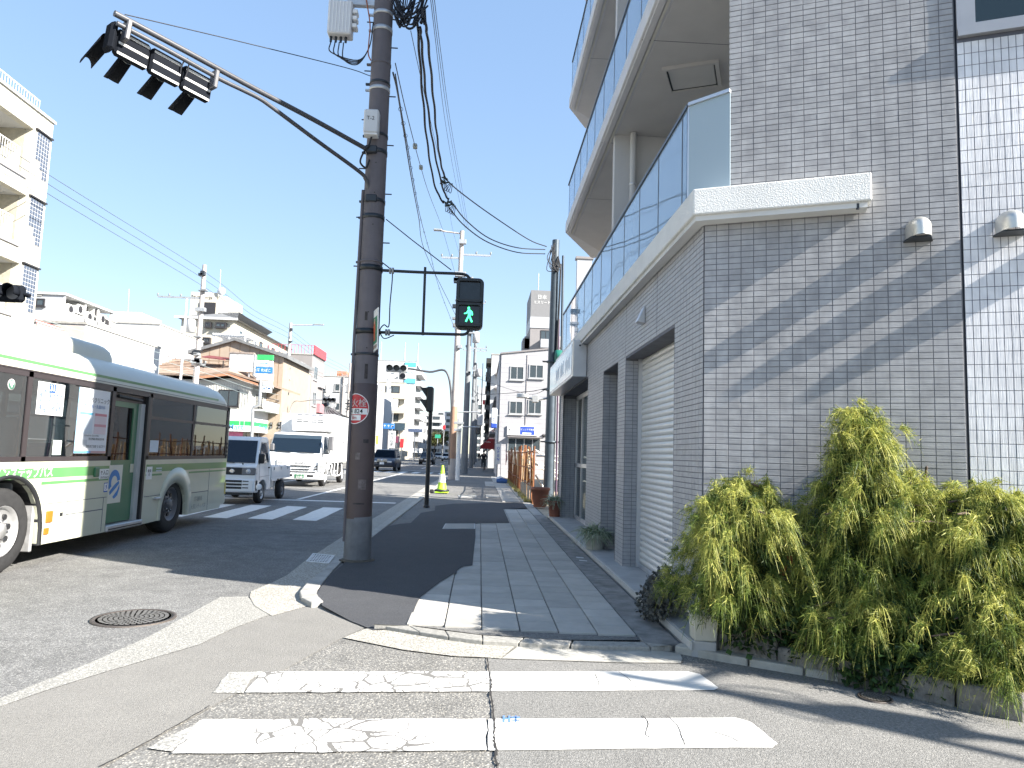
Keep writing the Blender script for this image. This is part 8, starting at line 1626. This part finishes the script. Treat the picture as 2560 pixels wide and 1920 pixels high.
# ---- traffic cone
cb = G(1104, 1232, .05); cn = wthing('traffic_cone', 'lime green traffic cone with white band on the sunny pavement', 'traffic cone', (cb.x, cb.y, .05)); LIME = mat('lime_plastic', (.42, .72, .04), .5, var=.06, emit=None)
MB().lathe([(.20, .05), (.185, .06), (.135, .38)], cb, 20, caps=False).build('lower_body', LIME, cn); MB().lathe([(.135, .38), (.088, .68)], cb, 20, caps=False).build('white_band', SIGNW, cn); MB().lathe([(.088, .68), (.05, .92), (.045, .93), (.045, .99), (.02, 1.0)], cb, 20).build('tip', LIME, cn); MB().rbox(cb.x-.25, cb.x+.25, cb.y-.25, cb.y+.25, .05, .095, .02).build('base', LIME, cn); MB().lathe([(.24, 0), (.27, .02), (.27, .07), (.2, .09), (.2, 0)], (cb.x, cb.y, .096), 20).build('weight_ring', BLKP, cn)
tag(MB().rbox(cb.x-.42, cb.x-.28, cb.y-.2, cb.y+.0, .05, .17, .02).build('sandbag', BLACK), 'small black weight lying left of the traffic cone', 'weight')
# ---- people
def skin_body(name, verts, edges, radii, m, par, sub_=1):
    me = bpy.data.meshes.new(name); me.from_pydata([tuple(v) for v in verts], edges, []); o = bpy.data.objects.new(name, me); link(o, par); md = o.modifiers.new('skin', 'SKIN'); sd = o.modifiers.new('sub', 'SUBSURF'); sd.levels = sub_; sd.render_levels = sub_
    for i, r in enumerate(radii): me.skin_vertices[0].data[i].radius = (r, r) if not isinstance(r, tuple) else r
    me.skin_vertices[0].data[0].use_root = True; me.materials.append(m); return o
def person(label, x, y, z, pose, jm, tm, hm=None):
    """pose: joint positions in metres relative to the feet point; clothes as children over one continuous body"""
    t = wthing('person', label, 'person', (x, y, z)); o = Vector((x, y, z)); J = {k: o+Vector(v) for k, v in pose.items()}
    names = ['pelvis', 'chest', 'neck', 'head', 'ls', 'le', 'lh', 'rs', 're', 'rh', 'lp', 'lk', 'la', 'lt', 'rp', 'rk', 'ra', 'rt']; E_ = [(0,1),(1,2),(2,3),(1,4),(4,5),(5,6),(1,7),(7,8),(8,9),(0,10),(10,11),(11,12),(12,13),(0,14),(14,15),(15,16),(16,17)]
    R_ = [.12, .14, .05, .085, .055, .042, .03, .055, .042, .03, .085, .06, .04, .035, .085, .06, .04, .035]
    SK = mat('skin', (.45, .28, .2), .6); body = skin_body('body', [J[n] for n in names], E_, R_, SK, t)
    skin_body('jacket', [J[n] for n in names[:3]]+[J[n] for n in names[4:10]], [(0,1),(1,2),(1,3),(3,4),(4,5),(1,6),(6,7),(7,8)], [.15, .175, .07, .08, .062, .048, .08, .062, .048], jm, t)
    skin_body('trousers', [J[n] for n in ('pelvis', 'lp', 'lk', 'la', 'rp', 'rk', 'ra')], [(0,1),(1,2),(2,3),(0,4),(4,5),(5,6)], [.14, .1, .075, .055, .1, .075, .055], tm, t)
    h = J['head']; MB().lathe([(.095, -.02), (.105, .05), (.09, .11), (.0, .14)], (h.x, h.y+.02, h.z+.0), 14).build('hair', hm or mat('dark_hair', (.015, .012, .012), .7), t)
    for s_ in ('lt', 'rt'): p = J[s_]; MB().rbox(p.x-.045, p.x+.045, p.y-.1, p.y+.1, p.z-.04, p.z+.04, .02).build('shoe', BLACK, t)
    return t
bx_, by_ = .33, 62.; BLKJ = mat('black_jacket', (.018, .02, .026), .85, var=.2); NAVY = mat('dark_trousers', (.025, .028, .04), .9, var=.15)
person('cyclist in dark jacket riding towards us on the pavement', bx_, by_, .05, dict(pelvis=(0, .15, .95), chest=(0, .02, 1.32), neck=(0, -.04, 1.5), head=(0, -.06, 1.63), ls=(-.2, 0, 1.38), le=(-.28, -.18, 1.15), lh=(-.26, -.42, 1.02), rs=(.2, 0, 1.38), re=(.28, -.18, 1.15), rh=(.26, -.42, 1.02), lp=(-.1, .12, .92), lk=(-.13, -.22, .72), la=(-.12, -.08, .35), lt=(-.12, -.18, .3), rp=(.1, .12, .92), rk=(.13, -.1, .55), ra=(.12, .08, .16), rt=(.12, -.02, .12)), BLKJ, NAVY)
bk_ = wthing('bicycle', 'dark bicycle with front basket ridden along the pavement', 'bicycle', (bx_, by_, .05))
for y_ in (-.62, .55):
    w_ = MB().tube([(bx_, by_+y_+.32*math.cos(a), .38+.32*math.sin(a)) for a in [i*math.pi/12 for i in range(25)]], .022, 6).build('wheel', TYRE, bk_)
    for k in range(6): a = k*math.pi/6; MB().cyl((bx_, by_+y_+.31*math.cos(a), .38+.31*math.sin(a)), (bx_, by_+y_-.31*math.cos(a), .38-.31*math.sin(a)), .003, n=4).build('spoke', STEEL, w_)
MB().tube([(bx_, by_+.55, .38), (bx_, by_+.1, .45), (bx_, by_-.42, .75), (bx_, by_-.5, .95)], .02, 6).build('frame', BLKP, bk_); MB().tube([(bx_, by_+.1, .45), (bx_, by_+.22, .9)], .018, 6).build('seat_tube', BLKP, bk_); MB().tube([(bx_, by_-.62, .38), (bx_, by_-.48, 1.0)], .02, 6).build('fork', BLKP, bk_)
MB().rbox(bx_-.09, bx_+.09, by_+.1, by_+.36, .9, .96, .03).build('saddle', BLACK, bk_); MB().tube(smooth_path([(bx_-.27, by_-.36, 1.04), (bx_-.2, by_-.5, 1.05), (bx_, by_-.5, 1.0), (bx_+.2, by_-.5, 1.05), (bx_+.27, by_-.36, 1.04)]), .014, 6).build('handlebar', BLKP, bk_)
MB().prism([(bx_-.16, .78), (bx_-.19, 1.02), (bx_+.19, 1.02), (bx_+.16, .78)], by_-.86, by_-.58, 'y').build('basket', BLKP, bk_); MB().lathe([(.0, -.03), (.04, -.02), (.04, .03)], (bx_, by_-.66, .70), 10, 'y').build('lamp', HEADL, bk_)
walk = dict(pelvis=(0, 0, .93), chest=(0, 0, 1.28), neck=(0, 0, 1.47), head=(0, 0, 1.6), ls=(-.19, 0, 1.38), le=(-.24, .05, 1.1), lh=(-.24, -.05, .86), rs=(.19, 0, 1.38), re=(.24, -.02, 1.1), rh=(.24, -.12, .88), lp=(-.09, 0, .9), lk=(-.1, -.1, .5), la=(-.1, -.12, .09), lt=(-.1, -.22, .04), rp=(.09, 0, .9), rk=(.1, .05, .5), ra=(.1, .22, .1), rt=(.1, .14, .04))
person('pedestrian in black coat walking on the pavement behind the cyclist', -1.15, 108., .05, walk, BLKJ, NAVY)
person('distant pedestrian in pink near the red and white flags', .6, 118., .05, walk, mat('pink_coat', (.55, .28, .28), .85), NAVY)
person('far pedestrian in dark clothes beyond the other walkers', -.2, 150., .05, walk, BLKJ, NAVY)
# trees at the far end
# ================================================================ plants
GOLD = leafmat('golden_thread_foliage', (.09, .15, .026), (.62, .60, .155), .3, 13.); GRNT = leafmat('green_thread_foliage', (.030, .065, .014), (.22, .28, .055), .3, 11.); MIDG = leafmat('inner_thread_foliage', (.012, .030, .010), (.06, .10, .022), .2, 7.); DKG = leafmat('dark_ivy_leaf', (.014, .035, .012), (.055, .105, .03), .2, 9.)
BARK = mat('bark', (.10, .07, .05), .9, var=.3, vs=20, bump=.6, bs=60); VARI = leafmat('striped_grass_leaf', (.16, .22, .12), (.52, .56, .42), .3, 20.); PURP = leafmat('dusky_leaf', (.05, .055, .05), (.17, .17, .15), .15, 12.); REDL = leafmat('red_leaf', (.4, .05, .03), (.6, .16, .10), .3, 9.)
RS = np.random.RandomState(4)
def unit(a): return a/np.maximum(np.linalg.norm(a, axis=-1, keepdims=True), 1e-6)
def threads(name, tips, dirs, per, L0, L1, w, m, par, grav=1.1, spread=.55, twigs=3, seg=5, jit=.018):
    n = len(tips)*per; T = np.repeat(tips, per, 0)+RS.normal(0, jit, (n, 3)); D = unit(np.repeat(dirs, per, 0)+RS.normal(0, spread, (n, 3))+np.array([0, 0, .25])); L = RS.uniform(L0, L1, n)[:, None]; g = RS.uniform(.6, 1.4, n)[:, None]*grav
    t = np.linspace(0, 1, seg)[None, :, None]
    P = T[:, None]+D[:, None]*(L*.75)[:, None]*t; P[:, :, 2:3] -= (L*g)[:, None]*t**1.8*.85
    S = unit(np.cross(D, RS.normal(0, 1, (n, 3))))[:, None]; ww = (w*(1-.7*np.linspace(0, 1, seg)))[None, :, None]
    A, B = P-S*ww, P+S*ww; V = np.stack([A, B], 2).reshape(n, seg*2, 3); F = np.array([(2*i, 2*i+1, 2*i+3, 2*i+2) for i in range(seg-1)])
    Fa = (np.arange(n)[:, None, None]*(seg*2)+F[None]).reshape(-1, 4); Va = V.reshape(-1, 3)
    if twigs:
        k = twigs; base = P[:, 1:1+k if k < seg-1 else seg-1]; k = base.shape[1]; d2 = unit(np.repeat(D[:, None], k, 1)*.4+RS.normal(0, .7, (n, k, 3))+np.array([0, 0, -.55])); l2 = RS.uniform(.02, .06, (n, k, 1)); e = base+d2*l2; s2 = unit(np.cross(d2, RS.normal(0, 1, (n, k, 3))))*w*.8
        q = np.stack([base-s2, base+s2, e+s2*.3, e-s2*.3], 2).reshape(-1, 3); Fq = np.arange(len(q)).reshape(-1, 4)+len(Va); Va = np.concatenate([Va, q]); Fa = np.concatenate([Fa, Fq])
    return npmesh(name, Va, Fa, m, par)
def leaves(name, P, D, size, m, par, lw=.8):
    n = len(P); D = unit(D); S = unit(np.cross(D, RS.normal(0, 1, (n, 3)))); s = RS.uniform(size*.6, size*1.2, n)[:, None]; nn = np.cross(D, S)
    V = np.stack([P, P+D*s*.45+S*s*.5*lw-nn*s*.1, P+D*s, P+D*s*.45-S*s*.5*lw-nn*s*.1], 1).reshape(-1, 3); return npmesh(name, V, np.arange(n*4).reshape(-1, 4), m, par)
def cypress(label, c, rx, ry, z0, ztop, n, shape, seed, leaders=1):
    """drooping thread-leaved shrub: trunk, limbs, sprays of hanging threads over a darker inside"""
    global RS; RS = np.random.RandomState(seed); c = np.array(c)
    t = wthing('golden_cypress', label, 'shrub', (c[0], c[1], z0))
    tr = MB(); tr.tube([(c[0], c[1], z0-.05), (c[0]+.01, c[1], (z0+ztop)/2), (c[0]+.03, c[1]+.01, ztop-.1)], [.035, .024, .008], 8)
    tips = []; dirs = []; inner = []; idir = []; low = []; ldir = []
    nb = n//16
    bm = MB()
    for i in range(nb):
        h = (i+.5)/nb; h = h**.85; zc = z0+.12+(ztop-z0-.12)*h; a = i*2.39996+RS.uniform(-.4, .4); prof = shape(h); rr = RS.uniform(.45, 1.08); R = np.array([math.cos(a)*rx*prof*rr, math.sin(a)*ry*prof*rr, 0])
        tip = np.array([c[0], c[1], zc])+R+np.array([0, 0, RS.uniform(-.03, .09)]); root = np.array([c[0], c[1], max(z0+.05, zc-.12*prof)])
        if i % 2 == 0: bm.tube(smooth_path([Vector(root), Vector((root*.45+tip*.55+np.array([0, 0, .06]))), Vector(tip)], 3), [.009]*6+[.004], 4)
        if math.sin(a*2.3+zc*7)+math.sin(zc*11+a) > 1.25: continue
        for j in range(7):
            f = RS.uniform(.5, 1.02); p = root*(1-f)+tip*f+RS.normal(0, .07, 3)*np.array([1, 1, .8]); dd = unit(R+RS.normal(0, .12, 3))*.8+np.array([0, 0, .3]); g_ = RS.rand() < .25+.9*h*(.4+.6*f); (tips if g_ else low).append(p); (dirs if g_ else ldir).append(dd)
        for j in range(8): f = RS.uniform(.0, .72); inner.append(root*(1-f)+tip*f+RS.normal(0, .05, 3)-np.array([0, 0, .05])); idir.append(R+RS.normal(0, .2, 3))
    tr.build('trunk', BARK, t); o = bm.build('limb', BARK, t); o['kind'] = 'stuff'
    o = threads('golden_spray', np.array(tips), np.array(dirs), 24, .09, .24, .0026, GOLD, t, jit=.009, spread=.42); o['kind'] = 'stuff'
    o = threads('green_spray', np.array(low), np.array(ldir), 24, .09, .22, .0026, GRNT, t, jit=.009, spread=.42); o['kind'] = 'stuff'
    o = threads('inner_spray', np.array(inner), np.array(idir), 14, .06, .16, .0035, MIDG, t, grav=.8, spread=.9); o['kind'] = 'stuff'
    return t
bump = lambda h: (1-h)**.55*(.75+.35*math.sin(h*9))
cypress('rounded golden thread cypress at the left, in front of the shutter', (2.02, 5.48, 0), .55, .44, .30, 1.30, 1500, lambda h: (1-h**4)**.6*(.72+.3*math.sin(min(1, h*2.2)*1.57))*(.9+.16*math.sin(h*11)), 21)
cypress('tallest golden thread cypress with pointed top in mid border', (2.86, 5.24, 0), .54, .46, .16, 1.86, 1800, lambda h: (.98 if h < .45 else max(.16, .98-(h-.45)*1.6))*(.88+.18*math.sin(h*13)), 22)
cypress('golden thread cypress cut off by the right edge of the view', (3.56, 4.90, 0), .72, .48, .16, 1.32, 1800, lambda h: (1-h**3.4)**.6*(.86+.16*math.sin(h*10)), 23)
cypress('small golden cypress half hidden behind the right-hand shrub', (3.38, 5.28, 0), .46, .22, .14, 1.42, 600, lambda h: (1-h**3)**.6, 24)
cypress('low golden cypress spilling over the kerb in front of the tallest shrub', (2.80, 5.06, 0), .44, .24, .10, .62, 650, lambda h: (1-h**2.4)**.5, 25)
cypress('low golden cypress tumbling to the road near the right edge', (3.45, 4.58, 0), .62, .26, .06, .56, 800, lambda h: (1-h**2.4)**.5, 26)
# ivy and other undergrowth
iv = wthing('ivy', 'dark glossy ivy filling the gaps under the golden shrubs', 'ivy', (2.7, 5.35, .1)); RS = np.random.RandomState(9)
def strip(n, x0, x1, zlo, zhi, off=0., sp=.14):
    x = RS.uniform(x0, x1, n); y = 5.42-(x-2.2)*.54-off+RS.normal(0, sp, n)*.6; z = RS.uniform(zlo, zhi, n); return np.stack([x, y, z], 1)
P = np.concatenate([strip(4200, 1.9, 3.9, .1, .55), strip(1500, 2.75, 3.9, .05, .6, .14, .06), strip(1500, 2.0, 3.9, .3, .85, -.05, .08), strip(1700, 2.55, 4.0, .03, .3, .30, .05)]); o = leaves('ivy_leaf_mass', P, RS.normal(0, .5, (len(P), 3))+np.array([-.1, -.9, -.25]), .052, DKG, iv, .95); o['kind'] = 'stuff'
P = np.array([W(0.55, .78, .42), W(.6, .74, .43), W(.5, .66, .44), W(.58, .60, .45), W(.54, .57, .45), W(.62, .83, .42)])[:, :3]; leaves('red_leaf', P+RS.normal(0, .012, P.shape), RS.normal(0, .3, P.shape)+np.array([0, -1, -.3]), .095, REDL, iv, 1.)
vine = MB()
for i in range(14):
    x = RS.uniform(2.0, 3.8); y = 5.42-(x-2.2)*.54; vine.tube(smooth_path([Vector((x, y, .08)), Vector((x+RS.uniform(-.1, .1), y-.12, .3)), Vector((x+RS.uniform(-.2, .2), y-.2, .22))]), .004, 4)
vine.build('vine_stem', BARK, iv)['kind'] = 'stuff'
# ---- pots
TERR = mat('terracotta', (.27, .105, .065), .75, var=.15, vs=6); CRP = mat('cream_pot', (.48, .465, .40), .6, var=.1, vs=6)
def pot(par, c, r, h, m, taper=.78): MB().lathe([(r*taper, 0), (r*.97, h*.85), (r*1.06, h*.86), (r*1.06, h), (r*.94, h), (r*.9, h*.86), (.0, h*.85)], c, 24).build('pot', m, par); MB().lathe([(.0, 0), (r*.9, 0), (.0, .012)], (c[0], c[1], c[2]+h*.86), 16).build('soil', mat('soil', (.06, .045, .032)), par)
def spider(label, c, r, h, m, n, L0, L1, seed, name='potted_plant'):
    global RS; RS = np.random.RandomState(seed); t = wthing(name, label, 'potted plant', tuple(c)); pot(t, c, r, h, m)
    a = RS.uniform(0, 6.28, n); el = RS.uniform(.35, 1.3, n); D = np.stack([np.cos(a)*np.cos(el), np.sin(a)*np.cos(el), np.sin(el)], 1); P = np.array([c[0], c[1], c[2]+h*.9])+RS.normal(0, r*.3, (n, 3))*np.array([1, 1, .1])
    threads('leaf', P, D, 1, L0, L1, .013, VARI, t, grav=.72, spread=.12, twigs=0, seg=8, jit=.01)
    return t
spider('terracotta pot of striped spider plant on the step by the end pillar', (1.78, 16.6, .12), .165, .36, TERR, 340, .34, .7, 31)
spider('cream pot of striped spider plant spilling over the building step', (1.80, 10.95, .12), .165, .22, CRP, 420, .34, .68, 32)
t = wthing('planter', 'large terracotta tub standing behind the spider plant by the fence', 'planter', (1.75, 20.3, .06)); pot(t, (1.75, 20.3, .06), .26, .55, TERR, .7)
t = wthing('planter_box', 'small cream square planter at the foot of the left golden shrub', 'planter', (1.79, 5.66, .118)); MB().prism([(1.705, 5.58), (1.875, 5.56), (1.885, 5.72), (1.715, 5.74)], .118, .30, inset=[(1.695, 5.57), (1.885, 5.55), (1.895, 5.73), (1.705, 5.75)]).build('box', CRP, t, .01); MB().prism([(1.688, 5.562), (1.892, 5.542), (1.902, 5.737), (1.698, 5.757)], .3005, .318).build('rim', CRP, t, .005)
t = wthing('dusky_shrub', 'low dusky small-leaved shrub beside the step, left of the golden shrub', 'shrub', (1.72, 6.65, .1)); RS = np.random.RandomState(41)
n = 2600; v = RS.normal(0, 1, (n, 3)); v = unit(v)*RS.uniform(.2, 1, (n, 1))**.5; lump = np.array([(0, 0, .02), (-.1, -.2, -.06), (.06, .2, .06), (-.12, .05, -.12), (.05, -.12, .05), (-.02, .25, -.05)])[RS.randint(0, 6, n)]; P = np.array([1.72, 6.55, .30])+lump+v*np.array([.12, .17, .14]); o = leaves('small_leaf_mass', P, v+RS.normal(0, .5, v.shape), .038, PURP, t, .9); o['kind'] = 'stuff'
bm = MB()
for i in range(24): d = unit(RS.normal(0, 1, 3)+np.array([0, 0, .6])); bm.tube([(1.72, 6.6, .1), tuple(np.array([1.72, 6.58, .22])+d*.12), tuple(np.array([1.72, 6.55, .28])+d*np.array([.22, .36, .22]))], [.006, .004, .002], 4)
bm.build('stem', BARK, t)['kind'] = 'stuff'
# weeds along the fence foot
wd = wthing('weeds', 'dry yellowish weeds along the foot of the rusty fence', 'weeds', (1.6, 28, .05)); RS = np.random.RandomState(51); n = 500; P = np.stack([RS.uniform(1.45, 1.75, n), 22.3+RS.uniform(0, 1, n)**1.5*20, np.full(n, .05)], 1); D = RS.normal(0, .5, (n, 3))+np.array([0, 0, 1.])
o = threads('blade', P, D, 3, .1, .32, .006, leafmat('dry_weed', (.18, .18, .05), (.45, .40, .15), .3), wd, grav=.5, spread=.3, twigs=2); o['kind'] = 'stuff'
# street trees at the far end
def tree(label, x, y, h, r, seed):
    global RS; RS = np.random.RandomState(seed); t = wthing('street_tree', label, 'tree', (x, y, 0)); MB().tube([(x, y, 0), (x+.1, y, h*.4), (x, y, h*.75)], [.16, .12, .05], 8).build('trunk', BARK, t); bm = MB()
    for i in range(9): a = i*.7; bm.tube([(x, y, h*(.4+.03*i)), (x+math.cos(a)*r*.6, y+math.sin(a)*r*.6, h*(.6+.035*i))], [.06, .02], 5)
    bm.build('limb', BARK, t); n = 2500; v = unit(RS.normal(0, 1, (n, 3)))*RS.uniform(.3, 1, (n, 1)); o = leaves('crown', np.array([x, y, h*.75])+v*np.array([r, r, h*.3]), RS.normal(0, 1, (n, 3)), .28, leafmat('street_tree_leaf%d' % seed, (.035, .05, .015), (.13, .13, .04), .25, 2.), t); o['kind'] = 'stuff'
tree('green street tree far down the left pavement', fl_(860, 1100, 190).x, 190, 7.5, 2.2, 61); tree('bare-looking brown street tree before the far white flats', fl_(760, 1150, 175).x, 175, 6.5, 1.8, 62)
# ================================================================ unseen cables and an added post, there to throw soft shadows on the asphalt
sp3 = wthing('service_post', 'slender unseen post added right of the view for its shadow', 'utility pole', (9.3, .7, 0)); MB().cyl((9.3, .7, 0), (9.3, .7, 5.9), .075, .06, 10).build('shaft', PGR, sp3); MB().rbox(9.15, 9.45, .55, .85, 4.6, 5.0, .03).build('junction_box', STEEL, sp3)
for i in range(5): MB().tube(smooth_path([(9.3, .7, 5.7-.1*i), (9.3+.25*math.cos(i*1.3), .7+.25*math.sin(i*1.3), 5.3-.1*i), (9.3, .7, 4.95)]), .016, 5).build('cable_loop', CABLE, sp3)
for i, (a, b, s_) in enumerate((((9.3, .7, 5.8), (27, -8.5, 6.4), .45), ((9.3, .7, 5.4), (26, -12.5, 6.2), .4), ((9.3, .7, 5.6), (10.1, 2.6, 5.2), .1))):
    a, b = Vector(a), Vector(b); o = MB().tube(smooth_path([a, (a+b)/2-Vector((0, 0, s_)), b], 10), .045, 6).build('overhead_cable', CABLE); tag(o, ['upper long unseen cable from the added post over the side road', 'lower long unseen cable from the added post over the side road', 'short unseen cable from the added post to the white tiled wall'][i], 'cable', 'cables over the side road')
# signal head reaching in from the left edge
q = AY(30, 732, 16.5); ls_ = wthing('traffic_signal', 'dark traffic signal head poking in at the left edge above the bus', 'traffic signal', tuple(q))
MB().rbox(q.x-.95, q.x+.22, q.y, q.y+.2, q.z-.2, q.z+.2, .06).build('housing', HB, ls_); MB().tube([(q.x+.2, q.y+.1, q.z), (q.x+.34, q.y+.1, q.z-.04)], .05, 8).build('end_clamp', HB, ls_)
for k in range(3):
    c = Vector((q.x+.02-.37*k, q.y, q.z)); MB().cyl(c, c-Vector((0, .01, 0)), .15, n=18).build('lens', RIMD, ls_); vs = []
    for j in range(2):
        for i in range(15): a = math.pi*(-.15+1.3*i/14); vs.append(c+Vector((.17*math.cos(a)+(.05 if j else 0), -.3 if j else 0, .17*math.sin(a))))
    o = MB().add(vs, [(i, i+1, 16+i, 15+i) for i in range(14)], True).build('visor', HB, ls_); sd = o.modifiers.new('s', 'SOLIDIFY'); sd.thickness = .012
MB().tube(smooth_path([(q.x-.9, q.y+.1, q.z+.1), (q.x-3, q.y+.1, q.z+.2), (-16.4, 16.6, q.z-.3), (-16.6, 16.6, .1)]), .06, 8).build('arm', ARMM, ls_)
flush_texts()
